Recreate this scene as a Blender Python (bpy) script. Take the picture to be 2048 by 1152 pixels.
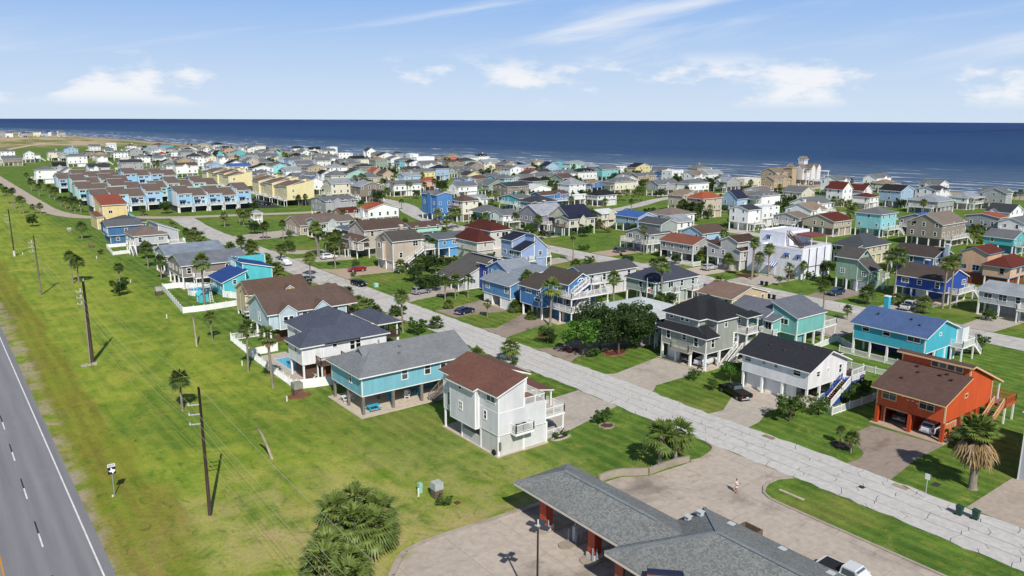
import bpy, math, random, colorsys
from mathutils import Vector, Matrix
sc = bpy.context.scene
for o in list(bpy.data.objects): bpy.data.objects.remove(o)
rad = math.radians
# ---------------------------------------------------------------- camera
cam = bpy.data.cameras.new('camera'); camo = bpy.data.objects.new('camera', cam); sc.collection.objects.link(camo)
cam.sensor_width = 36; cam.lens = 36*1570/2048; cam.clip_start = .5; cam.clip_end = 40000
AZ, PIT, ROLL, CH = rad(37.2), rad(12.2), rad(.2), 39.5
_f = Vector((math.sin(AZ)*math.cos(PIT), math.cos(AZ)*math.cos(PIT), -math.sin(PIT)))
_r = Vector((math.cos(AZ), -math.sin(AZ), 0)); _u = _r.cross(_f)
_r2 = _r*math.cos(ROLL)+_u*math.sin(ROLL); _u2 = _u*math.cos(ROLL)-_r*math.sin(ROLL)
camo.matrix_world = Matrix(((_r2.x,_u2.x,-_f.x,0),(_r2.y,_u2.y,-_f.y,0),(_r2.z,_u2.z,-_f.z,CH),(0,0,0,1)))
sc.camera = camo
# ---------------------------------------------------------------- sky, sun, exposure
SUN_EL, SUN_AZ = rad(41.6), rad(21.5+180)      # azimuth clockwise from +Y, where the sun stands
w = bpy.data.worlds.new('World'); sc.world = w; w.use_nodes = True
def sky_nodes(nt):
    N, L = nt.nodes, nt.links; N.clear()
    out = N.new('ShaderNodeOutputWorld'); bg = N.new('ShaderNodeBackground'); bg.inputs[1].default_value = .06
    st = N.new('ShaderNodeTexSky'); st.sky_type = 'NISHITA'; st.sun_disc = False; st.sun_elevation = SUN_EL; st.sun_rotation = SUN_AZ
    st.altitude = 0; st.air_density = 1.0; st.dust_density = .0; st.ozone_density = 1.6
    tc = N.new('ShaderNodeTexCoord'); sep = N.new('ShaderNodeSeparateXYZ'); L.new(tc.outputs['Generated'], sep.inputs[0])
    def mth(op, a, b=None, c=None, cl=False):
        n = N.new('ShaderNodeMath'); n.operation = op; n.use_clamp = cl
        for i, v in enumerate((a, b, c)):
            if v is None: continue
            if isinstance(v, (int, float)): n.inputs[i].default_value = v
            else: L.new(v, n.inputs[i])
        return n.outputs[0]
    az = mth('ARCTAN2', sep.outputs[0], sep.outputs[1])          # azimuth clockwise from +Y
    el = sep.outputs[2]
    def noise(sx, sy, sc_, det, rough, off=0., dist=0.):
        cmb = N.new('ShaderNodeCombineXYZ')
        L.new(mth('MULTIPLY_ADD', az, sx, off), cmb.inputs[0]); L.new(mth('MULTIPLY', el, sy), cmb.inputs[1])
        n = N.new('ShaderNodeTexNoise'); n.inputs['Scale'].default_value = sc_; n.inputs['Detail'].default_value = det
        n.inputs['Roughness'].default_value = rough; n.inputs['Distortion'].default_value = dist; L.new(cmb.outputs[0], n.inputs['Vector']); return n.outputs['Fac']
    def smooth(v, a, b):
        n = N.new('ShaderNodeMapRange'); n.interpolation_type = 'SMOOTHSTEP'; n.inputs[1].default_value = a; n.inputs[2].default_value = b
        L.new(v, n.inputs[0]); return n.outputs[0]
    # low cumulus bank above the sea, all round the horizon
    cu = noise(1, 2.6, 5.2, 8, .58, 3.37)
    base = noise(1, .3, 2.4, 2, .5, 8.6)
    cu = mth('ADD', cu, mth('MULTIPLY', mth('SUBTRACT', base, .5), .55))
    band = mth('MULTIPLY', smooth(el, .008, .028), mth('SUBTRACT', 1., smooth(el, .05, .085)))
    cum = mth('MULTIPLY', smooth(cu, .50, .60), band)
    cum = mth('MULTIPLY', cum, .86)
    # thin high streaks
    tilt = mth('MULTIPLY_ADD', az, -.16, el)
    cmb = N.new('ShaderNodeCombineXYZ'); L.new(mth('MULTIPLY', az, 1.1), cmb.inputs[0]); L.new(mth('MULTIPLY', tilt, 13.), cmb.inputs[1])
    n = N.new('ShaderNodeTexNoise'); n.inputs['Scale'].default_value = 1.7; n.inputs['Detail'].default_value = 7; n.inputs['Roughness'].default_value = .55; n.inputs['Distortion'].default_value = .35
    L.new(cmb.outputs[0], n.inputs['Vector'])
    ci = mth('MULTIPLY', smooth(n.outputs['Fac'], .49, .80), mth('MULTIPLY', smooth(el, .02, .1), .75))
    fac = mth('MAXIMUM', cum, ci, cl=True)
    mix = N.new('ShaderNodeMix'); mix.data_type = 'RGBA'; L.new(fac, mix.inputs[0]); L.new(st.outputs[0], mix.inputs[6])
    mix.inputs[7].default_value = (15.6, 15.7, 16.0, 1)
    hc = N.new('ShaderNodeMix'); hc.data_type = 'RGBA'; L.new(smooth(el, -.02, .22), hc.inputs[0]); hc.inputs[6].default_value = (10.6, 12.8, 15.6, 1); hc.inputs[7].default_value = (3.1, 7.0, 14.6, 1)
    hz = N.new('ShaderNodeMix'); hz.data_type = 'RGBA'; L.new(mth('MULTIPLY', mth('SUBTRACT', 1., smooth(el, .24, .6)), .93), hz.inputs[0]); L.new(st.outputs[0], hz.inputs[6]); L.new(hc.outputs[2], hz.inputs[7])
    L.new(hz.outputs[2], mix.inputs[6])
    L.new(mix.outputs[2], bg.inputs[0]); L.new(bg.outputs[0], out.inputs[0])
sky_nodes(w.node_tree)
sl = bpy.data.lights.new('sun', 'SUN'); sl.energy = 5.0; sl.angle = rad(.53); sl.color = (1, .955, .88)
so = bpy.data.objects.new('sun', sl); sc.collection.objects.link(so)
_sd = Vector((math.sin(SUN_AZ)*math.cos(SUN_EL), math.cos(SUN_AZ)*math.cos(SUN_EL), math.sin(SUN_EL)))
so.rotation_euler = (-_sd).to_track_quat('-Z', 'Y').to_euler(); so.location = (0, 0, 80)
sc.view_settings.view_transform = 'Standard'; sc.view_settings.look = 'None'; sc.view_settings.gamma = 1
sc.view_settings.exposure = 0; sc.view_settings.use_curve_mapping = False
sc.render.engine = 'CYCLES'
# ---------------------------------------------------------------- helpers
COL = sc.collection
rng = random.Random(7)
def lin(c): return c/12.92 if c <= .04045 else ((c+.055)/1.055)**2.4
def hexc(h, k=1.): h = h.lstrip('#'); return tuple(lin(int(h[i:i+2], 16)/255)*k for i in (0, 2, 4))+(1,)
class MB:
    def __init__(s): s.v = []; s.f = []; s.m = []; s.mi = 0
    def poly(s, pts):
        n = len(s.v); s.v += [tuple(p) for p in pts]; s.f.append(tuple(range(n, n+len(pts)))); s.m.append(s.mi); return s
    def box(s, x0, y0, z0, x1, y1, z1):
        if x0 > x1: x0, x1 = x1, x0
        if y0 > y1: y0, y1 = y1, y0
        P = [(x0,y0,z0),(x1,y0,z0),(x1,y1,z0),(x0,y1,z0),(x0,y0,z1),(x1,y0,z1),(x1,y1,z1),(x0,y1,z1)]
        for q in ((0,3,2,1),(4,5,6,7),(0,1,5,4),(1,2,6,5),(2,3,7,6),(3,0,4,7)): s.poly([P[i] for i in q])
        return s
    def slab(s, pts, t):                      # polygon (upward) with thickness t straight down
        s.poly(pts); lo = [(p[0], p[1], p[2]-t) for p in pts]; s.poly(lo[::-1])
        n = len(pts)
        for i in range(n):
            j = (i+1) % n; s.poly([pts[i], lo[i], lo[j], pts[j]])
        return s
    def bar(s, a, b, wd, ht=None):            # square bar between two points
        a, b = Vector(a), Vector(b); ht = ht or wd; d = (b-a).normalized()
        up = Vector((0,0,1)) if abs(d.z) < .98 else Vector((0,1,0))
        r = d.cross(up).normalized()*wd/2; u = r.cross(d).normalized()*ht/2
        A = [a-r-u, a+r-u, a+r+u, a-r+u]; B = [p+(b-a) for p in A]
        s.poly(A[::-1] if False else A); s.poly(B[::-1])
        for i in range(4):
            j = (i+1) % 4; s.poly([A[i], B[i], B[j], A[j]])
        return s
    def tube(s, path, rad_, n=8, cap=True):
        base = len(s.v); k = len(path)
        if not hasattr(rad_, '__len__'): rad_ = [rad_]*k
        path = [Vector(p) for p in path]
        ref = None
        for i, p in enumerate(path):
            d = (path[min(i+1, k-1)]-path[max(i-1, 0)]).normalized()
            if ref is None: ref = Vector((1,0,0)) if abs(d.x) < .9 else Vector((0,1,0))
            a = d.cross(ref).normalized(); b = d.cross(a)
            for j in range(n):
                t = 2*math.pi*j/n; q = p+(a*math.cos(t)+b*math.sin(t))*rad_[i]; s.v.append(tuple(q))
        for i in range(k-1):
            for j in range(n):
                j2 = (j+1) % n; s.f.append((base+i*n+j, base+(i+1)*n+j, base+(i+1)*n+j2, base+i*n+j2)[::-1]); s.m.append(s.mi)
        if cap:
            s.f.append(tuple(base+j for j in range(n))); s.m.append(s.mi)
            s.f.append(tuple(base+(k-1)*n+j for j in range(n))[::-1]); s.m.append(s.mi)
        return s
    def mesh(s, name, mats, org=(0,0,0), smooth=False, uv=True):
        me = bpy.data.meshes.new(name); ox, oy, oz = org
        V = [(x-ox, y-oy, z-oz) for x, y, z in s.v]
        me.from_pydata(V, [], s.f)
        for m in (mats if isinstance(mats, (list, tuple)) else [mats]): me.materials.append(m)
        if any(s.m): me.polygons.foreach_set('material_index', s.m)
        if uv:
            ul = me.uv_layers.new(name='uv'); U = []
            for f in s.f:
                a, b, c = (s.v[f[0]], s.v[f[1]], s.v[f[2]])
                ax, ay, az_ = b[0]-a[0], b[1]-a[1], b[2]-a[2]; bx, by, bz = c[0]-a[0], c[1]-a[1], c[2]-a[2]
                nx, ny, nz = ay*bz-az_*by, az_*bx-ax*bz, ax*by-ay*bx
                l = math.sqrt(nx*nx+ny*ny+nz*nz) or 1; nx /= l; ny /= l; nz /= l
                h = math.hypot(nx, ny)
                if h < .02:
                    for i in f: p = s.v[i]; U += (p[0], p[1])
                else:
                    ux, uy = -ny/h, nx/h; vx, vy, vz = -uy*0-nz*uy*0, 0, 0
                    vx = -nz*nx/h; vy = -nz*ny/h; vz = h
                    for i in f: p = s.v[i]; U += (p[0]*ux+p[1]*uy, p[0]*vx+p[1]*vy+p[2]*vz)
            ul.data.foreach_set('uv', U)
        if smooth: me.polygons.foreach_set('use_smooth', [True]*len(s.f))
        me.update(); return me
def link(name, me, parent=None, loc=(0,0,0), rz=0, scale=None):
    o = bpy.data.objects.new(name, me); COL.objects.link(o); o.location = loc
    if rz: o.rotation_euler = (0, 0, rz)
    if scale: o.scale = scale
    if parent: o.parent = parent
    return o
def tag(o, label=None, cat=None, group=None, kind=None):
    if label: o['label'] = label
    if cat: o['category'] = cat
    if group: o['group'] = group
    if kind: o['kind'] = kind
    return o
def empty(name, loc, label=None, cat=None, group=None, rz=0):
    o = bpy.data.objects.new(name, None); COL.objects.link(o); o.location = loc; o.rotation_euler = (0,0,rz); o.empty_display_size = .3
    return tag(o, label, cat, group)
def thing(name, mb, mat, loc, label, cat, group=None, smooth=False):
    return tag(link(name, mb.mesh(name, mat, loc, smooth), None, loc), label, cat, group)
# ---------------------------------------------------------------- materials
MATS = {}
def newmat(name):
    m = bpy.data.materials.new(name); m.use_nodes = True; nt = m.node_tree; nt.nodes.clear()
    out = nt.nodes.new('ShaderNodeOutputMaterial'); p = nt.nodes.new('ShaderNodeBsdfPrincipled'); nt.links.new(p.outputs[0], out.inputs[0])
    return m, nt, p
class NT:
    def __init__(s, nt): s.N, s.L = nt.nodes, nt.links
    def n(s, t, **kw):
        n = s.N.new(t)
        for k, v in kw.items(): setattr(n, k, v)
        return n
    def inp(s, n, k, v):
        if isinstance(v, bpy.types.NodeSocket): s.L.new(v, n.inputs[k])
        else: n.inputs[k].default_value = v
    def math(s, op, a, b=None, c=None, clamp=False):
        n = s.n('ShaderNodeMath', operation=op, use_clamp=clamp)
        for i, v in enumerate((a, b, c)):
            if v is not None: s.inp(n, i, v)
        return n.outputs[0]
    def mix(s, f, a, b, mode='MIX'):
        n = s.n('ShaderNodeMix', data_type='RGBA', blend_type=mode); s.inp(n, 0, f); s.inp(n, 6, a); s.inp(n, 7, b); return n.outputs[2]
    def noise(s, vec, scale, det=4, rough=.5, dist=0, out='Fac'):
        n = s.n('ShaderNodeTexNoise'); s.inp(n, 'Scale', scale); s.inp(n, 'Detail', det); s.inp(n, 'Roughness', rough); s.inp(n, 'Distortion', dist)
        if vec is not None: s.inp(n, 'Vector', vec)
        return n.outputs[out]
    def ss(s, v, a, b):
        n = s.n('ShaderNodeMapRange', interpolation_type='SMOOTHSTEP'); s.inp(n, 0, v); s.inp(n, 1, a); s.inp(n, 2, b); return n.outputs[0]
    def scale(s, vec, k):
        n = s.n('ShaderNodeMapping'); s.inp(n, 'Vector', vec); s.inp(n, 'Scale', k); return n.outputs[0]
    def bump(s, h, strength, dist=.05):
        n = s.n('ShaderNodeBump'); s.inp(n, 'Strength', strength); s.inp(n, 'Distance', dist); s.inp(n, 'Height', h); return n.outputs[0]
def mul(c, k): return (min(c[0]*k, 1), min(c[1]*k, 1), min(c[2]*k, 1), 1)
def paint(h, rough=.55, var=.06, k=1.):
    key = ('p', h, rough, k)
    if key in MATS: return MATS[key]
    m, nt, p = newmat('paint_'+h.lstrip('#')); t = NT(nt); c = hexc(h, k)
    g = t.n('ShaderNodeNewGeometry').outputs['Position']
    f = t.noise(t.scale(g, (1,1,.35)), .9, 4, .6)
    t.inp(p, 'Base Color', t.mix(t.ss(f, .3, .7), mul(c, 1-var*1.6), mul(c, 1+var*.4))); p.inputs['Roughness'].default_value = rough
    MATS[key] = m; return m
def siding(h, vert=False, lap=.19, k=1.):
    key = ('s', h, vert, k)
    if key in MATS: return MATS[key]
    m, nt, p = newmat('siding_'+h.lstrip('#')); t = NT(nt); c = hexc(h, k)
    uv = t.n('ShaderNodeUVMap').outputs[0]; sp = t.n('ShaderNodeSeparateXYZ'); t.inp(sp, 0, uv)
    g = t.n('ShaderNodeNewGeometry').outputs['Position']
    fr = t.math('FRACT', t.math('DIVIDE', sp.outputs[0 if vert else 1], lap))
    f = t.noise(t.scale(g, (.9,.9,.3)), .8, 5, .62)
    st = t.noise(t.scale(g, (3.5,3.5,.22)), 1.0, 3, .6)
    col = t.mix(t.ss(f, .28, .72), mul(c, .84), mul(c, 1.03))
    col = t.mix(t.math('MULTIPLY', t.ss(st, .52, .8), .32), col, mul(c, .6))
    groove = t.ss(fr, .0, .12) if not vert else t.ss(t.math('ABSOLUTE', t.math('SUBTRACT', fr, .5)), .0, .06)
    col = t.mix(t.math('MULTIPLY', t.math('SUBTRACT', 1., groove), .28), col, mul(c, .4))
    t.inp(p, 'Base Color', col); p.inputs['Roughness'].default_value = .6
    t.inp(p, 'Normal', t.bump(t.math('SUBTRACT', 1., fr) if not vert else groove, .35, .02))
    MATS[key] = m; return m
def shingle(h, k=1., cell=(1.0, .17), con=.33, flat=.55):
    key = ('r', h, k, cell, flat)
    if key in MATS: return MATS[key]
    m, nt, p = newmat('shingle_'+h.lstrip('#')); t = NT(nt); c = hexc(h, k)
    uv = t.n('ShaderNodeUVMap').outputs[0]; g = t.n('ShaderNodeNewGeometry').outputs['Position']
    b = t.n('ShaderNodeTexBrick', offset=.5); t.inp(b, 'Vector', uv); t.inp(b, 'Scale', 1.); t.inp(b, 'Brick Width', cell[0]*.42); t.inp(b, 'Row Height', cell[1])
    t.inp(b, 'Mortar Size', .012); t.inp(b, 'Mortar Smooth', .2); t.inp(b, 'Bias', 0.)
    t.inp(b, 'Color1', mul(c, 1-con)); t.inp(b, 'Color2', mul(c, 1+con)); t.inp(b, 'Mortar', mul(c, .45))
    f = t.noise(g, .35, 4, .6); f2 = t.noise(g, 9., 2, .6)
    col = t.mix(flat, b.outputs[0], mul(c, 1.))
    f9 = t.noise(t.scale(uv, (1.6, .16, 1)), 1., 4, .65)
    col = t.mix(t.math('MULTIPLY', t.ss(f, .35, .75), .4), col, mul(c, .6)); col = t.mix(t.math('MULTIPLY', t.ss(f9, .5, .75), .28), col, mul(c, 1.45))
    col = t.mix(t.math('MULTIPLY', t.ss(f2, .45, .75), .35), col, mul(c, 1.5))
    t.inp(p, 'Base Color', col); p.inputs['Roughness'].default_value = .9; p.inputs['Specular IOR Level'].default_value = .25
    t.inp(p, 'Normal', t.bump(b.outputs[1], -.4, .02))
    MATS[key] = m; return m
def metalroof(h):
    key = ('mr', h)
    if key in MATS: return MATS[key]
    m, nt, p = newmat('metal_roof_'+h.lstrip('#')); t = NT(nt); c = hexc(h)
    uv = t.n('ShaderNodeUVMap').outputs[0]; sp = t.n('ShaderNodeSeparateXYZ'); t.inp(sp, 0, uv)
    fr = t.math('FRACT', t.math('DIVIDE', sp.outputs[0], .45)); rib = t.ss(t.math('ABSOLUTE', t.math('SUBTRACT', fr, .5)), .0, .08)
    g = t.n('ShaderNodeNewGeometry').outputs['Position']; f = t.noise(g, .5, 4, .6)
    t.inp(p, 'Base Color', t.mix(t.ss(f, .3, .7), mul(c, .8), mul(c, 1.1))); p.inputs['Roughness'].default_value = .45; p.inputs['Metallic'].default_value = .25
    t.inp(p, 'Normal', t.bump(rib, -.5, .04)); MATS[key] = m; return m
def glassm(h='#10161c', rough=.08):
    key = ('g', h)
    if key in MATS: return MATS[key]
    m, nt, p = newmat('window_glass'); t = NT(nt); oi = t.n('ShaderNodeObjectInfo'); c = hexc(h)
    t.inp(p, 'Base Color', t.mix(t.math('MULTIPLY', t.ss(oi.outputs['Random'], .45, 1.), .55), c, hexc('#6f7d86')))
    p.inputs['Roughness'].default_value = rough; p.inputs['IOR'].default_value = 1.5; MATS[key] = m; return m
def concrete(h, stain='#5b5148', amt=.5, key=None, scl=.16):
    kk = ('c', h, stain, amt)
    if kk in MATS: return MATS[kk]
    m, nt, p = newmat('concrete_'+h.lstrip('#')); t = NT(nt); c = hexc(h)
    g = t.n('ShaderNodeNewGeometry').outputs['Position']; oi = t.n('ShaderNodeObjectInfo')
    f = t.noise(g, scl, 6, .62, .4); f2 = t.noise(g, 1.4, 5, .65, .2); f3 = t.noise(g, 14., 3, .6)
    col = t.mix(t.ss(f2, .3, .72), mul(c, .86), mul(c, 1.08))
    f4 = t.noise(t.scale(g, (1, .5, 1)), .55, 6, .7, 1.2); f5 = t.noise(t.scale(g, (.35, 1, 1)), .8, 5, .65, .5)
    col = t.mix(t.math('MULTIPLY', t.ss(f4, .52, .70), .35), col, mul(c, 1.22)); col = t.mix(t.math('MULTIPLY', t.ss(f5, .55, .72), amt*.6), col, mul(hexc(stain), .9))
    col = t.mix(t.math('MULTIPLY', t.ss(f, .50, .72), amt), col, hexc(stain))
    col = t.mix(t.math('MULTIPLY', t.ss(f3, .55, .8), .18), col, mul(c, .6))
    col = t.mix(t.math('MULTIPLY', oi.outputs['Random'], .16), col, mul(c, .72))
    t.inp(p, 'Base Color', col); p.inputs['Roughness'].default_value = .9; p.inputs['Specular IOR Level'].default_value = .2
    t.inp(p, 'Normal', t.bump(f3, .15, .02)); MATS[kk] = m; return m
def wood(h, k=1.):
    key = ('w', h, k)
    if key in MATS: return MATS[key]
    m, nt, p = newmat('timber_'+h.lstrip('#')); t = NT(nt); c = hexc(h, k)
    g = t.n('ShaderNodeNewGeometry').outputs['Position']; f = t.noise(t.scale(g, (9, 9, 1.2)), 1.2, 5, .65); f2 = t.noise(g, .7, 3, .6)
    col = t.mix(t.ss(f, .3, .7), mul(c, .6), mul(c, 1.2)); col = t.mix(t.math('MULTIPLY', t.ss(f2, .5, .8), .4), col, mul(c, .5))
    t.inp(p, 'Base Color', col); p.inputs['Roughness'].default_value = .85; t.inp(p, 'Normal', t.bump(f, .3, .02)); MATS[key] = m; return m
def leafm(name, h1, h2, h3=None, trans=.25):
    key = ('l', name)
    if key in MATS: return MATS[key]
    m, nt, p = newmat(name); t = NT(nt); g = t.n('ShaderNodeNewGeometry'); oi = t.n('ShaderNodeObjectInfo')
    f = t.noise(g.outputs['Position'], 1.3, 3, .6); r = g.outputs['Random Per Island']
    col = t.mix(t.math('ADD', t.math('MULTIPLY', r, .6), t.math('MULTIPLY', t.ss(f, .3, .7), .4)), hexc(h1), hexc(h2))
    if h3: col = t.mix(t.math('MULTIPLY', t.ss(oi.outputs['Random'], .3, 1.), .6), col, hexc(h3))
    t.inp(p, 'Base Color', col); p.inputs['Roughness'].default_value = .5; p.inputs['Specular IOR Level'].default_value = .3
    tr = t.n('ShaderNodeBsdfTranslucent'); t.inp(tr, 'Color', t.mix(.5, col, hexc('#8aa02a')))
    mx = t.n('ShaderNodeMixShader'); mx.inputs[0].default_value = trans; t.L.new(p.outputs[0], mx.inputs[1]); t.L.new(tr.outputs[0], mx.inputs[2])
    t.L.new(mx.outputs[0], [n for n in t.N if n.type == 'OUTPUT_MATERIAL'][0].inputs[0]); MATS[key] = m; return m
WHT = '#e9e9e6'

# ================================================================ THE SETTING
def ground_mat():
    m, nt, p = newmat('grass_ground'); t = NT(nt)
    g = t.n('ShaderNodeNewGeometry').outputs['Position']; sp = t.n('ShaderNodeSeparateXYZ'); t.inp(sp, 0, g); X, Y = sp.outputs[0], sp.outputs[1]
    wob = t.noise(t.scale(g, (1, .35, 1)), .12, 5, .6); xw = t.math('ADD', X, t.math('MULTIPLY', t.math('SUBTRACT', wob, .5), 9.))
    big = t.noise(g, .035, 6, .62, .4); mid = t.noise(g, .22, 6, .65, .5); fine = t.noise(g, 2.2, 5, .7); vf = t.noise(g, 11., 3, .7)
    strk = t.noise(t.scale(g, (1, .12, 1)), .55, 4, .6, .3)
    lawn = t.mix(t.ss(mid, .3, .7), hexc('#405e24'), hexc('#5c7930'))
    lawn = t.mix(t.math('MULTIPLY', t.ss(big, .5, .7), .7), t.mix(t.math('MULTIPLY', t.ss(t.noise(g, .3, 5, .68, .5), .56, .70), .55), lawn, hexc('#8f8a4c')), hexc('#7d7c40'))
    field = t.mix(t.ss(mid, .3, .68), hexc('#698329'), hexc('#90983a'))
    field = t.mix(t.math('MULTIPLY', t.ss(strk, .48, .68), .55), field, hexc('#566f24'))
    pat = t.noise(t.scale(g, (1, .55, 1)), .055, 5, .62, .9); pat2 = t.noise(g, .11, 5, .65, .6)
    field = t.mix(t.math('MULTIPLY', t.ss(pat, .50, .62), .62), field, hexc('#4f6d26')); field = t.mix(t.math('MULTIPLY', t.ss(pat2, .54, .68), .5), field, hexc('#a49a48'))
    near = t.math('SUBTRACT', 1., t.ss(Y, 62., 92.))                       # drier, paler turf by the drive-through
    dry = t.math('MULTIPLY', near, t.ss(mid, .36, .6)); field = t.mix(t.math('MULTIPLY', dry, .85), field, hexc('#a39a62')); bare = t.math('MULTIPLY', near, t.ss(t.noise(g, .16, 6, .7, .6), .51, .62)); field = t.mix(t.math('MULTIPLY', bare, .7), field, hexc('#b09a70'))
    dry2 = t.math('MULTIPLY', t.ss(t.noise(g, .09, 6, .7, .8), .60, .72), .6); field = t.mix(dry2, field, hexc('#948a45'))
    swale = t.math('MULTIPLY', t.ss(xw, 9.5, 11.5), t.math('SUBTRACT', 1., t.ss(xw, 16., 17.6)))
    brown = t.mix(t.ss(strk, .32, .66), hexc('#6c6f22'), hexc('#74612b'))
    c = t.mix(t.math('MULTIPLY', t.ss(xw, 34., 46.), t.math('SUBTRACT', 1., t.math('MULTIPLY', t.math('MULTIPLY', near, t.math('SUBTRACT', 1., t.ss(X, 52., 62.))), .6))), field, lawn)
    c = t.mix(t.math('MULTIPLY', t.math('MULTIPLY', swale, .62), t.ss(mid, .15, .55)), c, brown)
    edge = t.math('SUBTRACT', 1., t.ss(xw, 10.2, 12.2)); c = t.mix(t.math('MULTIPLY', edge, t.ss(mid, .42, .6)), c, hexc('#9c8f7c'))
    # far beyond the built lots the ground is sandy scrub
    far = t.math('MULTIPLY', t.ss(Y, 1150., 1300.), t.ss(X, -200., 60.))
    sand = t.mix(t.ss(t.noise(t.scale(g, (1, .25, 1)), .02, 5, .6), .42, .6), hexc('#b39d85'), hexc('#6e7440'))
    c = t.mix(far, c, sand)
    blot = t.noise(t.scale(g, (1, .6, 1)), .75, 5, .7, .6); spk = t.noise(g, 5., 4, .75)
    mow = t.math('SINE', t.math('ADD', t.math('MULTIPLY', X, 3.3), t.math('MULTIPLY', wob, 6.))); c = t.mix(t.math('MULTIPLY', t.ss(mow, -.4, .9), .12), c, hexc('#a3a845')); c = t.mix(t.math('MULTIPLY', t.ss(blot, .54, .68), .5), c, hexc('#3d581f')); c = t.mix(t.math('MULTIPLY', t.ss(blot, .47, .34), .30), c, hexc('#9a9448'))
    k = t.math('ADD', t.math('ADD', t.math('MULTIPLY', fine, .75), t.math('MULTIPLY', spk, .75)), t.math('ADD', t.math('MULTIPLY', vf, .45), .05))
    c = t.mix(1., c, k, 'MULTIPLY')
    t.inp(p, 'Base Color', c); p.inputs['Roughness'].default_value = .95; p.inputs['Specular IOR Level'].default_value = .1
    t.inp(p, 'Normal', t.bump(t.math('ADD', t.math('MULTIPLY', vf, .5), fine), .7, .12)); return m
GRASS = ground_mat()
SHORE = [(560,-700),(500,0),(470,230),(415,600),(356,1022),(318,1583),(268,2131),(190,2700),(60,3300),(-250,4200),(-1400,6500),(-6000,12000)]
def shore_strip(name, offs, zs, mat, uv=False):
    mb = MB(); n = len(SHORE); nor = []
    for i in range(n):
        a = Vector(SHORE[max(i-1, 0)]); b = Vector(SHORE[min(i+1, n-1)]); d = (b-a).normalized(); nor.append(Vector((d.y, -d.x)))
    al = [0]
    for i in range(1, n): al.append(al[-1]+(Vector(SHORE[i])-Vector(SHORE[i-1])).length)
    V = [[(SHORE[i][0]+nor[i].x*o, SHORE[i][1]+nor[i].y*o, z) for o, z in zip(offs, zs)] for i in range(n)]; UV = []
    for i in range(n-1):
        for j in range(len(offs)-1):
            mb.poly([V[i][j], V[i][j+1], V[i+1][j+1], V[i+1][j]]); UV += [al[i], offs[j], al[i], offs[j+1], al[i+1], offs[j+1], al[i+1], offs[j]]
    me = mb.mesh(name, mat, uv=True); me.uv_layers[0].data.foreach_set('uv', UV)
    return tag(link(name, me), kind='structure')
mb = MB(); gp = [(-600,-700,0)]+[(x-34, y, 0) for x, y in SHORE]+[(-9000,12000,0),(-3000,3000,0)]; mb.poly(gp)
tag(link('ground', mb.mesh('ground', GRASS)), kind='structure')
def sand_mat():
    m, nt, p = newmat('beach_sand'); t = NT(nt); uv = t.n('ShaderNodeUVMap').outputs[0]; sp = t.n('ShaderNodeSeparateXYZ'); t.inp(sp, 0, uv)
    g = t.n('ShaderNodeNewGeometry').outputs['Position']; f = t.noise(g, .12, 5, .6)
    v = t.math('ADD', sp.outputs[1], t.math('MULTIPLY', f, 10.))
    c = t.mix(t.ss(v, -14., 2.), hexc('#a08e75'), hexc('#75665a')); c = t.mix(t.math('MULTIPLY', t.ss(f, .5, .7), t.math('SUBTRACT', 1., t.ss(v, -30., -18.))), c, hexc('#5e6b33'))
    t.inp(p, 'Base Color', c); p.inputs['Roughness'].default_value = .9; return m
shore_strip('beach', [-34, -12, 0, 10, 60], [.0, .02, -.55, -.75, -2.2], sand_mat())
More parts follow.
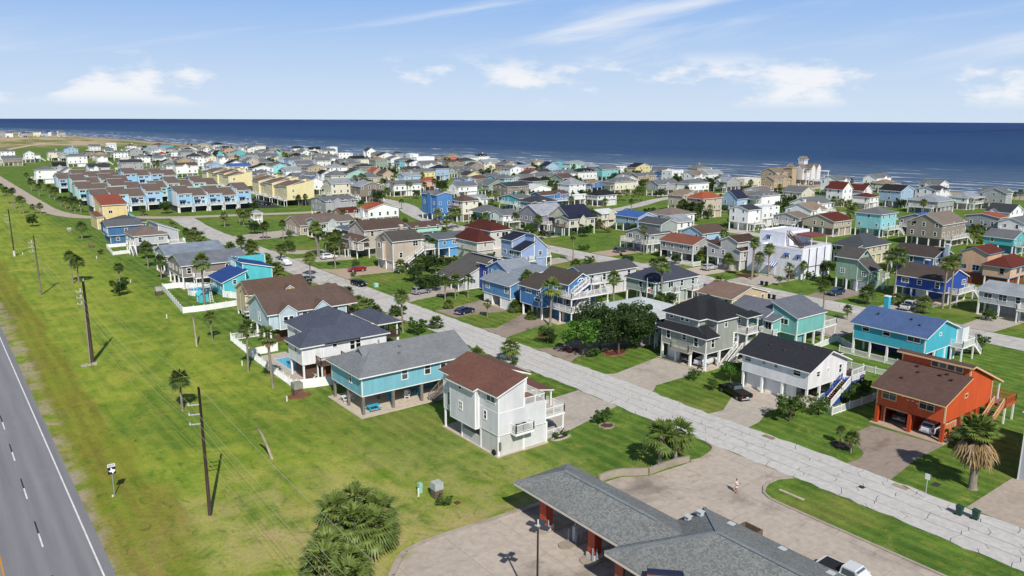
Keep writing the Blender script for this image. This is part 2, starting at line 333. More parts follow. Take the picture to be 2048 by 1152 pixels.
def sea_mat():
    m, nt, p = newmat('sea_water'); t = NT(nt); uv = t.n('ShaderNodeUVMap').outputs[0]; sp = t.n('ShaderNodeSeparateXYZ'); t.inp(sp, 0, uv)
    u, v = sp.outputs[0], sp.outputs[1]
    g = t.n('ShaderNodeNewGeometry').outputs['Position']
    wb = t.noise(t.scale(uv, (.02, .02, 1)), 1., 4, .6); vv = t.math('ADD', v, t.math('MULTIPLY', t.math('SUBTRACT', wb, .5), 46.))
    shal = t.ss(v, 0., 420.); deep = t.ss(v, 150., 2600.)
    band = t.noise(t.scale(uv, (.0015, .006, 1)), 1., 4, .6, .4)
    c = t.mix(shal, hexc('#5a6d7e'), hexc('#254569')); c = t.mix(deep, c, hexc('#0f2e5e')); c = t.mix(t.math('MULTIPLY', t.ss(band, .42, .66), .35), c, hexc('#0a265c'))
    # breakers: broken white lines parallel to the beach
    def lines(period, lo, hi, far):
        ph = t.math('FRACT', t.math('DIVIDE', vv, period)); ln = t.math('SUBTRACT', 1., t.ss(t.math('ABSOLUTE', t.math('SUBTRACT', ph, .5)), .0, .16))
        br = t.noise(t.scale(uv, (.013, .05, 1)), 1., 5, .65, .5)
        return t.math('MULTIPLY', t.math('MULTIPLY', ln, t.ss(br, lo, hi)), t.math('SUBTRACT', 1., t.ss(v, far*.6, far)))
    fo = t.math('MAXIMUM', lines(23., .42, .54, 130.), lines(41., .54, .62, 280.))
    wash = t.math('SUBTRACT', 1., t.ss(t.math('ADD', v, t.math('MULTIPLY', wb, 8.)), 1., 9.)); fo = t.math('MAXIMUM', fo, t.math('MULTIPLY', wash, .8))
    caps = t.math('MULTIPLY', t.ss(t.noise(t.scale(uv, (.045, .16, 1)), 1., 4, .6), .69, .74), t.math('SUBTRACT', 1., t.ss(v, 500., 2500.)))
    fo = t.math('MAXIMUM', fo, t.math('MULTIPLY', caps, .55))
    fo = t.math('MULTIPLY', fo, t.ss(t.noise(t.scale(uv, (.2, .5, 1)), 1., 3, .6), .25, .5))
    w1 = t.noise(t.scale(uv, (.035, .13, 1)), 1., 6, .62, .3); w2 = t.noise(t.scale(uv, (.4, .9, 1)), 1., 4, .6)
    c = t.mix(t.math('MULTIPLY', t.ss(w1, .35, .7), .5), c, mul(hexc('#16305c'), 1.))
    t.inp(p, 'Base Color', t.mix(fo, c, hexc('#e6e6e6'))); p.inputs['Roughness'].default_value = .42; p.inputs['IOR'].default_value = 1.33; p.inputs['Specular IOR Level'].default_value = .04
    t.inp(p, 'Normal', t.bump(t.math('ADD', t.math('MULTIPLY', w1, 1.), t.math('MULTIPLY', w2, .25)), .9, 2.2)); return m
shore_strip('sea', [-20, 0, 60, 300, 1500, 13000], [-.62]*6, sea_mat())
# ---- roads
def smooth_line(pts, step=8):
    out = [Vector(pts[0])]
    for i in range(len(pts)-1):
        p0, p1, p2, p3 = (Vector(pts[max(i-1, 0)]), Vector(pts[i]), Vector(pts[i+1]), Vector(pts[min(i+2, len(pts)-1)]))
        k = max(1, int((p2-p1).length/step))
        for j in range(1, k+1):
            s = j/k; out.append(.5*((2*p1)+(p2-p0)*s+(2*p0-5*p1+4*p2-p3)*s*s+(3*p1-p0-3*p2+p3)*s**3))
    return out
def ribbon(pts, wd, z, th=None, wob=0, seed=1):
    r = random.Random(seed); mb = MB(); L, R = [], []
    for i, p in enumerate(pts):
        d = (pts[min(i+1, len(pts)-1)]-pts[max(i-1, 0)]).normalized(); n = Vector((d.y, -d.x))
        L.append(p-n*(wd/2+r.uniform(-wob, wob))); R.append(p+n*(wd/2+r.uniform(-wob, wob)))
    for i in range(len(pts)-1):
        q = [(R[i].x,R[i].y,z),(R[i+1].x,R[i+1].y,z),(L[i+1].x,L[i+1].y,z),(L[i].x,L[i].y,z)]
        mb.poly(q)
    return mb
def asphalt_mat():
    m, nt, p = newmat('asphalt'); t = NT(nt); g = t.n('ShaderNodeNewGeometry').outputs['Position']; sp = t.n('ShaderNodeSeparateXYZ'); t.inp(sp, 0, g)
    tr = t.math('SINE', t.math('MULTIPLY', t.math('SUBTRACT', sp.outputs[0], 1.8), 2*math.pi/1.8)); f = t.noise(t.scale(g, (1, .05, 1)), 1.1, 4, .6); v = t.noise(g, 18., 3, .7)
    big = t.noise(g, .12, 4, .6)
    c = t.mix(t.math('ADD', t.math('MULTIPLY', tr, .16), f), hexc('#8d8c8e'), hexc('#6d6c70')); c = t.mix(t.math('MULTIPLY', t.ss(v, .4, .8), .4), c, hexc('#555457'))
    c = t.mix(t.math('MULTIPLY', t.ss(big, .55, .7), .3), c, hexc('#8a888a'))
    t.inp(p, 'Base Color', c); p.inputs['Roughness'].default_value = .85; t.inp(p, 'Normal', t.bump(v, .3, .02)); return m
ASPH = asphalt_mat(); LINE = paint('#dcdcd8', .7, .12); BLK = paint('#2a2a2c', .8); YEL = paint('#c98a1e', .7)
hw = tag(link('highway', MB().poly([(-9,-300,.02),(9.9,-300,.02),(9.9,1800,.02),(-9,1800,.02)]).mesh('highway', ASPH)), kind='structure')
def mark(name, x0, y0, x1, y1, mat): return link(name, MB().poly([(x0,y0,.026),(x1,y0,.026),(x1,y1,.026),(x0,y1,.026)]).mesh(name, mat), hw)
mark('edge_line', 8.98, -300, 9.13, 1800, LINE); mark('centre_line', 1.65, -300, 1.78, 1800, YEL); mark('centre_line', 1.95, -300, 2.08, 1800, YEL)
for k in range(-1, 40):
    y = 79.8+k*11.85
    mark('lane_dash', 5.34, y, 5.48, y+3.05, LINE); mark('lane_dash_contrast', 5.34, y+3.07, 5.48, y+6.0, BLK)  # white dash, then a black painted contrast strip
ROADC = concrete('#bfbcb8', '#a09b96', .35); CRACK = paint('#37342f', .9)
# the near street: slabs cracked apart and sealed with tar, each slab a piece of its own
def xb(k, y):
    base = 74.95+k*2.06; r = math.sin(y*.23+k*2.1)*.08+math.sin(y*.61+k)*.05
    if k in (0, 4): r += (math.sin(y*1.3+k)*.12+math.sin(y*2.9+k*3)*.1+math.sin(y*.17)*.15)
    return base+r
street = tag(link('street', MB().poly([(74.6,8,.018),(83.6,8,.018),(83.6,150,.018),(74.6,150,.018)][0:4]).mesh('street', CRACK)), kind='structure')
bm_ = MB()
for i in range(8, 150): bm_.poly([(xb(0,i)+.02,i,.018),(xb(4,i)-.02,i,.018),(xb(4,i+1)-.02,i+1,.018),(xb(0,i+1)+.02,i+1,.018)])
street.data = bm_.mesh('street', CRACK)
r = random.Random(3)
for k in range(4):
    cuts = [8.+r.uniform(-1, 1)]
    while cuts[-1] < 149: cuts.append(cuts[-1]+r.uniform(2.6, 5.4) if cuts[-1] < 100 else cuts[-1]+r.uniform(5, 9))
    lines = [[(f, c+r.uniform(-.45, .45)+r.choice((0, 0, .5, -.5))*(f-.5)) for f in (0, .35, .7, 1)] for c in cuts]
    for a, b in zip(lines, lines[1:]):
        P = []; gx = .036
        def X(f, y): l, h = xb(k, y)+gx, xb(k+1, y)-gx; return l+(h-l)*f
        for f, y in a: P.append((X(f, y+gx), y+gx))
        y0, y1 = a[-1][1]+gx, b[-1][1]-gx; n = max(1, int(y1-y0))
        P += [(X(1, y0+(y1-y0)*j/n), y0+(y1-y0)*j/n) for j in range(1, n)]
        for f, y in b[::-1]: P.append((X(f, y-gx), y-gx))
        y0, y1 = b[0][1]-gx, a[0][1]+gx; n = max(1, int(y0-y1))
        P += [(X(0, y0+(y1-y0)*j/n), y0+(y1-y0)*j/n) for j in range(1, n)]
        dz = r.uniform(0, .012)
        link('slab', MB().slab([(x, y, .038+dz) for x, y in P], .04).mesh('slab', ROADC), street)
def road_mat():
    m, nt, p = newmat('far_street_concrete'); t = NT(nt); g = t.n('ShaderNodeNewGeometry').outputs['Position']
    v = t.n('ShaderNodeTexVoronoi', feature='DISTANCE_TO_EDGE'); t.inp(v, 'Vector', t.scale(g, (.5, .25, 1))); t.inp(v, 'Scale', 1.)
    f = t.noise(g, .3, 5, .6); c = t.mix(t.ss(f, .3, .7), hexc('#aaa59f'), hexc('#c0bcb6')); c = t.mix(t.math('MULTIPLY', t.math('SUBTRACT', 1., t.ss(v.outputs[0], .0, .04)), .5), c, hexc('#5a5654'))
    t.inp(p, 'Base Color', c); p.inputs['Roughness'].default_value = .9; return m
FROAD = road_mat()
def road(name, pts, wd, z=.02, mat=None, wob=.12, step=4): return tag(link(name, ribbon(smooth_line(pts, step), wd, z, wob=wob, seed=len(pts)).mesh(name, mat or FROAD)), kind='structure')
road('street', [(79.1,149.5),(79.3,200),(80,250),(80.5,290),(83,318),(84,334)], 8.2)
road('street', [(155.3,-10),(155.5,60),(155.5,130),(155,200),(158,250),(168,290),(181,330),(184,420),(182,520),(180,650)], 8.6, .022)
road('street', [(234,-40),(234,60),(233,150),(232,300),(230,500)], 7.5, .02)
road('street', [(317,-40),(318,120),(316,300),(310,600),(280,1100)], 7.5, .02)
road('street', [(176,262),(225,246),(262,254),(300,270),(340,272),(385,262),(440,262)], 6.5, .027)
road('street', [(43.5,1100),(44,700),(44,520),(44.5,430),(45.5,385),(52,357),(64,347),(82,333),(105,326),(135,318),(170,318)], 7.0, .028, concrete('#b3a596', '#8d8175', .5))
road('beach_track', [(60,1000),(110,1200),(170,1400),(230,1500)], 9, .03, concrete('#c4b094', '#a8937a', .4))
# ---- concrete aprons: polygons cut into poured panels
def clip(poly, ax, val, keep_less):
    out = []
    for i in range(len(poly)):
        a, b = poly[i], poly[(i+1) % len(poly)]; ia = (a[ax] <= val) == keep_less or a[ax] == val; ib = (b[ax] <= val) == keep_less or b[ax] == val
        if ia: out.append(a)
        if ia != ib: t = (val-a[ax])/(b[ax]-a[ax]); out.append((a[0]+(b[0]-a[0])*t, a[1]+(b[1]-a[1])*t))
    return out
JOINT = paint('#7c746c', .9)
def apron(name, poly, cx, cy, mat, z=.03, gap=.015, joint=None, off=(0, 0)):
    if sum(poly[i][0]*poly[(i+1) % len(poly)][1]-poly[(i+1) % len(poly)][0]*poly[i][1] for i in range(len(poly))) < 0: poly = poly[::-1]
    base = tag(link(name, MB().poly([(x, y, z-.018) for x, y in poly]).mesh(name, joint or JOINT)), kind='structure')
    xs = [p[0] for p in poly]; ys = [p[1] for p in poly]
    x = min(xs)-off[0]
    while x < max(xs):
        y = min(ys)-off[1]
        while y < max(ys):
            q = clip(clip(clip(clip(poly, 0, x+gap, False), 0, x+cx-gap, True), 1, y+gap, False), 1, y+cy-gap, True)
            if len(q) > 2:
                a = abs(sum(q[i][0]*q[(i+1) % len(q)][1]-q[(i+1) % len(q)][0]*q[i][1] for i in range(len(q))))/2
                if a > .15: link('panel', MB().slab([(u, v, z) for u, v in q], .03).mesh('panel', mat), base)
            y += cy
        x += cx
    return base
LOTC = concrete('#b3a79b', '#6f645b', .8, scl=.12); DRV = concrete('#b0a79c', '#857a70', .55); DRVG = concrete('#97897e', '#5d5049', .8); SLABC = concrete('#bdb0a0', '#93867a', .3)
LOT = [(27.5,14),(28.3,46),(29.4,55.7),(30.8,57.2),(32.5,58.3),(34.3,58.75),(45.8,58.2),(51,58.1),(56.8,58),(59.4,57.8),(62.2,56.1),(68.7,55.7),(70.4,55.4),(73.2,56.0),(74.95,57.3),(74.95,46.0),(73.2,46.8),(71.6,46.85),(70.4,46.5),(69.4,45.9),(68.7,44.9),(68.5,43.3),(68.5,14)]
apron('parking_lot', LOT, 6.1, 6.1, LOTC, .032, .018, off=(3.2, 2.4))
def drive(poly, mat=DRV, c=(3.6, 3.6), z=.03): return apron('driveway', poly, c[0], c[1], mat, z)
drive([(62.2,71.2),(74.9,74.2),(74.9,82.3),(62.2,81.5),(59,81),(59,71)], DRV, (4, 4))                       # beside the brown-roofed house
drive([(82.6,44.6),(85.5,44.3),(87.5,44.8),(90,47.5),(93,49),(96.8,48.9),(97.6,40.2),(91,40.2),(86,39.6),(82.6,39.2)], DRVG, (30, 30))
drive([(82.7,64.6),(85.6,64.2),(90.2,66.5),(94.5,68.2),(97,68.5),(97,60.2),(90,60.2),(86,58.6),(82.6,58.2)], DRV, (5, 5))
drive([(82.8,85.8),(84.8,84.6),(96.6,86.6),(97,77),(86,77),(83.6,75.4),(82.7,75.4)], DRV, (5, 5))
drive([(83.4,103),(86,101.4),(98,104),(99,94.5),(86,95),(83.2,93.4)], DRVG, (5, 5))
drive([(83.6,119.6),(86,118.2),(97,124),(98.5,115.5),(86,112.6),(83.4,111.6)], DRVG, (5, 5))
drive([(84,137.5),(86.5,136.6),(97,139.4),(97.5,127.6),(88,130),(84.2,129.8)], DRVG, (5, 5))
drive([(83.8,156),(86,154),(100,158.5),(100.5,150),(86,148),(83.6,147)], DRV, (5, 5))
drive([(83.6,195.5),(86,192.5),(97.5,190),(98,180),(88,181),(83.6,178)], concrete('#b09c8a', '#8d7a6c', .5), (6, 6))
drive([(83.6,214),(98,212),(98,203),(83.6,206)], DRV, (6, 6)); drive([(83.8,232),(92,226),(100,224),(100,219),(88,221),(83.8,226)], DRV, (6, 6))
drive([(84,268),(103,272),(103,256),(84,255)], DRV, (6, 6))
drive([(62,92),(74.9,93.5),(74.9,99),(62,99)], DRV); drive([(63.5,111),(75,112),(75,117),(63.5,117)], DRV); drive([(62,134),(75.2,134),(75.2,141),(62,141)], DRV); drive([(61,152),(75.2,152),(75.2,158),(61,158)], DRV)
drive([(66,178),(75.6,179),(75.6,185),(66,184)], DRV)
drive([(138.5,57.5),(151.2,57),(151.2,66),(138.5,66)], DRV); drive([(132,75.3),(151,76.2),(151,83.5),(132,82.8)], DRV); drive([(147,101),(151,101),(151,108),(147,108)], DRV); drive([(137,112),(151,112.5),(151,119),(137,119)], DRV)
drive([(134,128.5),(151,130),(151,136),(134,134)], DRV); drive([(134.5,163),(150.8,165),(150.8,171),(134.5,170)], DRV)
for y0, y1, f in ((59,66,DRV),(76,84,DRV),(92,99.6,DRVG),(111,121.5,DRV),(128,137.5,SLABC),(142,150,DRV),(163,172,concrete('#b09c8a', '#8d7a6c', .5)),(202,208,DRV)): drive([(160,y0+.6),(160,y1-.4),(174,y1),(174,y0)], f)
drive([(83.3,31.2),(94.6,31.2),(96,22),(83.2,22)], concrete('#aa9d90', '#85786c', .4), (5, 5))
apron('asphalt_yard', [(100,352),(131,342),(134,420),(124,420),(122,372),(100,366)], 60, 60, paint('#2c2c30', .9), .03)
# kerbs and the low retaining wall along the parking lot
def sweep(name, pts, wd, h, mat, parent=None, z0=0, seglen=None):
    mb = MB()
    for a, b in zip(pts, pts[1:]):
        a, b = Vector(a), Vector(b); d = (b-a).normalized(); n = Vector((d.y, -d.x))*wd/2; e = d*.0
        mb.slab([tuple((a-e-n))+(z0+h,), tuple((a-e)+n)[:2]+(z0+h,), tuple((b+e)+n)[:2]+(z0+h,), tuple((b+e)-n)[:2]+(z0+h,)], h+.05)
    return mb
KERB = concrete('#a79c90', '#6e6258', .6)
kerb1 = smooth_line([(28.0,40),(28.5,50),(29.2,55.9),(31.2,58.0),(34.3,59.0),(45.8,58.45),(51,58.4),(56.5,58.4)], 1.6)
thing('kerb', sweep('kerb', kerb1, .55, .18, KERB), KERB, (40,58.6,0), 'wide pale concrete kerb curving round the parking lot below the palm clump', 'kerb')
kerb2 = smooth_line([(74.6,46.3),(73.2,47.0),(71.6,47.0),(70.2,46.6),(69.0,45.8),(68.4,44.6),(68.3,40),(68.3,30),(68.3,15)], 1.4)
thing('kerb', sweep('kerb', kerb2, .28, .16, KERB), KERB, (68.4,35,0), 'narrow dark-edged kerb round the grass island beside the cracked street', 'kerb')
kerb3 = smooth_line([(68.9,55.9),(70.4,55.6),(73.2,56.2),(74.5,57.2),(74.9,58.6)], .8)
thing('kerb', sweep('kerb', kerb3, .25, .15, KERB), KERB, (72,56,0), 'short kerb round the lawn tip where the lot meets the street', 'kerb')
wall = empty('retaining_wall', (62,57,0), 'low grey concrete retaining wall below the two palms by the parking lot', 'wall')
WALLC = concrete('#9b9184', '#5f564e', .6)
for pts, hh in (([(56.6,58.45),(58.2,58.5),(59.6,58.2),(61,57.3),(62.3,56.5)], .8), ([(62.45,56.45),(64.5,56.5),(66.6,56.35),(68.75,56.0)], .75)):
    link('wall_section', sweep('w', smooth_line(pts, .7), .3, hh, WALLC).mesh('wall_section', WALLC, wall.location), wall)

# ================================================================ HOUSES
WINC = {}
def win_mesh(wd, ht, kind, frame):
    """window seen from outside, facing -Y, centred at origin; frame mesh and pane mesh"""
    key = (round(wd, 2), round(ht, 2), kind, frame)
    if key in WINC: return WINC[key]
    b = MB(); f = .11; d = .07
    b.box(-wd/2-f, -d, -ht/2-f, wd/2+f, .02, -ht/2); b.box(-wd/2-f, -d, ht/2, wd/2+f, .02, ht/2+f)
    b.box(-wd/2-f, -d+.004, -ht/2, -wd/2, .02, ht/2); b.box(wd/2, -d+.004, -ht/2, wd/2+f, .02, ht/2)
    if 'd' in kind: b.box(-wd/2, -d+.03, -.03, wd/2, .01, .03)           # meeting rail of a sash
    if 'v' in kind: b.box(-.035, -d+.027, -ht/2, .035, .01, ht/2)        # mullion
    if 's' in kind: b.box(-wd/2-f-.06, -d-.08, -ht/2-f-.06, wd/2+f+.06, .02, -ht/2-f-.004)
    fm = b.mesh('window', paint(frame, .5))
    pm = MB().poly([(-wd/2, -.012, -ht/2), (wd/2, -.012, -ht/2), (wd/2, -.012, ht/2), (-wd/2, -.012, ht/2)]).mesh('pane', glassm(), uv=False)
    c = MB(); c.v = list(b.v); c.f = list(b.f); c.m = [0]*len(b.f); c.mi = 1
    c.poly([(-wd/2, -.012, -ht/2), (wd/2, -.012, -ht/2), (wd/2, -.012, ht/2), (-wd/2, -.012, ht/2)])
    both = c.mesh('window', [paint(frame, .5), glassm()], uv=False)
    WINC[key] = (fm, pm, both); return WINC[key]
PILE = {}
def pile_mesh(mat):
    if mat.name not in PILE: PILE[mat.name] = MB().box(-.5, -.5, 0, .5, .5, 1).mesh('piling', mat, uv=False)
    return PILE[mat.name]
def roof_polys(kind, x0, y0, x1, y1, z, rise, oh=.4, og=.3):
    if kind == 'gy':
        xm = (x0+x1)/2; s = rise/(xm-x0); ze = z-oh*s; zr = z+rise
        return [[(x0-oh,y0-og,ze),(xm,y0-og,zr),(xm,y1+og,zr),(x0-oh,y1+og,ze)], [(xm,y0-og,zr),(x1+oh,y0-og,ze),(x1+oh,y1+og,ze),(xm,y1+og,zr)]]
    if kind == 'gx':
        ym = (y0+y1)/2; s = rise/(ym-y0); ze = z-oh*s; zr = z+rise
        return [[(x0-og,y0-oh,ze),(x1+og,y0-oh,ze),(x1+og,ym,zr),(x0-og,ym,zr)], [(x0-og,ym,zr),(x1+og,ym,zr),(x1+og,y1+oh,ze),(x0-og,y1+oh,ze)]]
    if kind in ('h', 'hx', 'hy'):
        X0, X1, Y0, Y1 = x0-oh, x1+oh, y0-oh, y1+oh; hw = min(X1-X0, Y1-Y0)/2; s = rise/(hw-oh); ze = z-oh*s; zr = z+rise
        xm, ym = (X0+X1)/2, (Y0+Y1)/2
        if X1-X0 > Y1-Y0+.05:
            a, b = (X0+hw, ym, zr), (X1-hw, ym, zr)
            return [[(X0,Y0,ze),(X1,Y0,ze),b,a], [(X1,Y1,ze),(X0,Y1,ze),a,b], [(X0,Y1,ze),(X0,Y0,ze),a], [(X1,Y0,ze),(X1,Y1,ze),b]]
        if Y1-Y0 > X1-X0+.05:
            a, b = (xm, Y0+hw, zr), (xm, Y1-hw, zr)
            return [[(X0,Y0,ze),(X1,Y0,ze),a], [(X1,Y0,ze),(X1,Y1,ze),b,a], [(X1,Y1,ze),(X0,Y1,ze),b], [(X0,Y1,ze),(X0,Y0,ze),a,b]]
        a = (xm, ym, zr)
        return [[(X0,Y0,ze),(X1,Y0,ze),a], [(X1,Y0,ze),(X1,Y1,ze),a], [(X1,Y1,ze),(X0,Y1,ze),a], [(X0,Y1,ze),(X0,Y0,ze),a]]
    if kind in ('sx', 'sX'):      # shed, low at x0 (sx) or low at x1 (sX)
        s = rise/(x1-x0); a, b = (z-oh*s, z+rise+oh*s) if kind == 'sx' else (z+rise+oh*s, z-oh*s)
        return [[(x0-oh,y0-og,a),(x1+oh,y0-og,b),(x1+oh,y1+og,b),(x0-oh,y1+og,a)]]
    if kind in ('sy', 'sY'):
        s = rise/(y1-y0); a, b = (z-oh*s, z+rise+oh*s) if kind == 'sy' else (z+rise+oh*s, z-oh*s)
        return [[(x0-og,y0-oh,a),(x1+og,y0-oh,a),(x1+og,y1+oh,b),(x0-og,y1+oh,b)]]
    if kind == 'f': return [[(x0-oh,y0-oh,z),(x1+oh,y0-oh,z),(x1+oh,y1+oh,z),(x0-oh,y1+oh,z)]]
class House:
    def __init__(s, name, x, y, label, cat='house', group=None, wall='#ffffff', roof='#555555', trim=WHT, far=False, pile=None):
        s.o = empty(name, (x, y, 0), label, cat, group); s.org = (x, y, 0); s.wc, s.rc, s.tc, s.far = wall, roof, trim, far
        s.pm = pile or paint(WHT); s.x, s.y = x, y
    def part(s, name, mb, mat, parent=None, smooth=False): return link(name, mb.mesh(name, mat, s.org, smooth), parent or s.o)
    def box(s, name, x0, y0, z0, x1, y1, z1, mat, parent=None): return s.part(name, MB().box(x0,y0,z0,x1,y1,z1), mat, parent)
    def wallmat(s, c=None, vert=False):
        c = c or s.wc; return paint(c) if s.far else siding(c, vert)
    def roofparts(s, polys, roof=None, t1=.07, t2=.24, trim=None, lift=.27, metal=False):
        a, b = MB(), MB(); P = [[(x, y, z+lift) for x, y, z in p] for p in polys]
        for p in P:
            a.slab(p, t1); cx = sum(q[0] for q in p)/len(p); cy = sum(q[1] for q in p)/len(p)
            b.slab([(q[0], q[1], q[2]-t1-.003) for q in p], t2-t1)
        rm = roof if not isinstance(roof, str) and roof else shingle(roof or s.rc)
        o = s.part('roof', a, rm); s.part('fascia', b, paint(trim or s.tc)); return o
    def walls(s, x0, y0, x1, y1, z0, z1, kind='f', rise=0, wall=None, vert=False, trimb=True):
        b = MB(); xm, ym = (x0+x1)/2, (y0+y1)/2; e = z1+.06
        za = zb = zc = zd = e                     # corners (x0,y0),(x1,y0),(x1,y1),(x0,y1)
        if kind == 'sx': zb = zc = e+rise
        if kind == 'sX': za = zd = e+rise
        if kind == 'sy': zc = zd = e+rise
        if kind == 'sY': za = zb = e+rise
        C = [(x0,y0,za),(x1,y0,zb),(x1,y1,zc),(x0,y1,zd)]
        apex = {'gy': {0: (xm,y0,e+rise), 2: (xm,y1,e+rise)}, 'gx': {1: (x1,ym,e+rise), 3: (x0,ym,e+rise)}}.get(kind, {})
        for i in range(4):
            p, q = C[i], C[(i+1) % 4]; f = [(p[0],p[1],z0),(q[0],q[1],z0),q]
            if i in apex: f.append(apex[i])
            f.append(p); b.poly(f)
        b.poly([(x0,y1,z0),(x1,y1,z0),(x1,y0,z0),(x0,y0,z0)])
        o = s.part('wall', b, s.wallmat(wall, vert))
        if trimb and not s.far:
            c = MB(); d = .012; wd = .13
            for (x, y, z) in C:
                sx = 1 if x == x0 else -1; sy = 1 if y == y0 else -1
                c.box(x-sx*d, y-sy*d, z0-.01, x+sx*wd, y+sy*wd, z-.02)
            c.box(x0-d*.8, y0-d*.8, z0-.14, x1+d*.8, y1+d*.8, z0-.006)
            s.part('corner_trim', c, paint(s.tc), o)
        return o
    def block(s, x0, y0, x1, y1, z0, z1, kind='gy', rise=2., wall=None, roof=None, oh=.45, og=.35, vert=False, trim=None, metal=None):
        w_ = s.walls(x0, y0, x1, y1, z0, z1, kind, rise, wall, vert)
        s.roofparts(roof_polys(kind, x0, y0, x1, y1, z1, rise, oh, og), metal or roof, trim=trim)
        return w_
    def flat(s, x0, y0, x1, y1, z0, z1, wall=None, par=.35, roofc='#cfd0d2'):
        s.walls(x0, y0, x1, y1, z0, z1-.06, 'f', 0, wall); b = MB(); t = .22
        b.box(x0-.03,y0-.03,z1,x1+.03,y0+t,z1+par); b.box(x0-.03,y1-t,z1,x1+.03,y1+.03,z1+par); b.box(x0-.028,y0+t,z1,x0+t,y1-t,z1+par-.002); b.box(x1-t,y0+t,z1,x1+.028,y1-t,z1+par-.002)
        s.part('parapet', b, paint(wall or s.wc)); s.box('roof', x0+t, y0+t, z1-.05, x1-t, y1-t, z1+.06, concrete(roofc))
    def win(s, face, plane, pos, z, wd, ht, kind='d', frame=None):
        fm, pm, both = win_mesh(wd, ht, kind, frame or s.tc); rz = 0 if face == 'b' else -math.pi/2
        loc = (pos-s.org[0], plane-s.org[1], z) if face == 'b' else (plane-s.org[0], pos-s.org[1], z)
        if s.far: return link('window', both, s.o, loc, rz)
        o = link('window', fm, s.o, loc, rz); link('pane', pm, o); return o
    def autowin(s, x0, y0, x1, y1, zs, r, faces='ab', dens=3.4, wd=.85, ht=1.25, skip=.18, kind=None):
        for z in zs:
            for fc in faces:
                a, b, pl = (y0, y1, x0) if fc == 'a' else (x0, x1, y0); n = max(1, round((b-a)/dens))
                for i in range(n):
                    if r.random() < skip and n > 1: continue
                    u = a+(b-a)*(i+.5)/n+r.uniform(-.3, .3); k = kind or r.choice(['d', 'd', 'dv', 'd', 'v']); ww = wd*(1.7 if 'v' in k else 1); hh = ht*r.choice((1, 1, .75))
                    s.win(fc, pl, u, z+1.45, min(ww, (b-a)*.7), hh, k)
    def piles(s, pts, z1, sz=.28, z0=0):
        me = pile_mesh(s.pm)
        for x, y in pts: link('piling', me, s.o, (x-s.org[0], y-s.org[1], z0), 0, (sz, sz, z1-z0))
    def pilegrid(s, x0, y0, x1, y1, z1, nx, ny, sz=.28, inner=False):
        P = []
        for i in range(nx):
            for j in range(ny):
                if inner or i in (0, nx-1) or j in (0, ny-1): P.append((x0+.16+(x1-x0-.32)*i/max(nx-1, 1), y0+.16+(y1-y0-.32)*j/max(ny-1, 1)))
        s.piles(P, z1, sz)
    def rail(s, segs, h=1.0, mat=None, bal=.16, parent=None, name='railing', wide=.09):
        mat = mat or paint(WHT); b = MB()
        for A, B in segs:
            A, B = Vector(A), Vector(B); L = (B-A).length; up = Vector((0,0,1))
            b.bar(A+up*h, B+up*h, wide, .07); b.bar(A+up*.1, B+up*.1, .05)
            n = max(1, round(L/2.)); 
            for i in range(n+1): p = A+(B-A)*i/n; b.bar(p, p+up*(h+.06), .1)
            if bal:
                m = int(L/bal)
                for i in range(1, m): p = A+(B-A)*i/m; b.bar(p+up*.1, p+up*(h-.03), .035)
            elif not s.far: b.bar(A+up*h*.55, B+up*h*.55, .05)
        return s.part(name, b, mat, parent)
    def deck(s, x0, y0, x1, y1, z, rails='abcd', mat=None, rmat=None, posts=True, bal=.16, th=.28, psz=.2, z0=0):
        mat = mat or wood('#9c8f82'); d = s.box('deck', x0, y0, z-th, x1, y1, z, rmat or paint(WHT)); s.box('deck_floor', x0+.04, y0+.04, z+.002, x1-.04, y1-.04, z+.03, mat, d)
        S = []; e = .06; zz = z+.03
        if 'a' in rails: S.append(((x0+e,y0+e,zz),(x0+e,y1-e,zz)))
        if 'b' in rails: S.append(((x0+e,y0+e,zz),(x1-e,y0+e,zz)))
        if 'c' in rails: S.append(((x1-e,y0+e,zz),(x1-e,y1-e,zz)))
        if 'd' in rails: S.append(((x0+e,y1-e,zz),(x1-e,y1-e,zz)))
        if S: s.rail(S, 1., rmat or paint(WHT), bal)
        if posts: s.piles([(x, y) for x in (x0+.2, x1-.2) for y in (y0+.2, y1-.2)], z-th-.003, psz, z0)
        return d
    def stairs(s, p0, p1, wd, mat=None, smat=None, rmat=None, rails=True, n=None):
        """p0 top landing edge, p1 foot on the ground; width to both sides"""
        A, B = Vector(p0), Vector(p1); n = n or max(4, round((A.z-B.z)/.19)); d = B-A; h = Vector((d.x, d.y, 0)).normalized(); sd = Vector((-h.y, h.x, 0))*wd/2
        b = MB()
        for q in (sd, -sd): b.bar(A+q-Vector((0,0,.12)), B+q-Vector((0,0,.0)), .06, .28)
        st = s.part('stairs', b, smat or paint(WHT)); tm = mat or wood('#8d8074')
        if s.far:
            t = MB()
            for i in range(1, n): c = A+d*i/n; t.bar(c-sd*.95, c+sd*.95, .28, .04)
            s.part('tread', t, tm, st)
        else:
            for i in range(1, n): c = A+d*i/n; s.part('tread', MB().bar(c-sd*.95, c+sd*.95, .28, .045), tm, st)
        if rails: s.rail([(A+sd, B+sd), (A-sd, B-sd)], .95, rmat or smat or paint(WHT), .22, st)
        return st
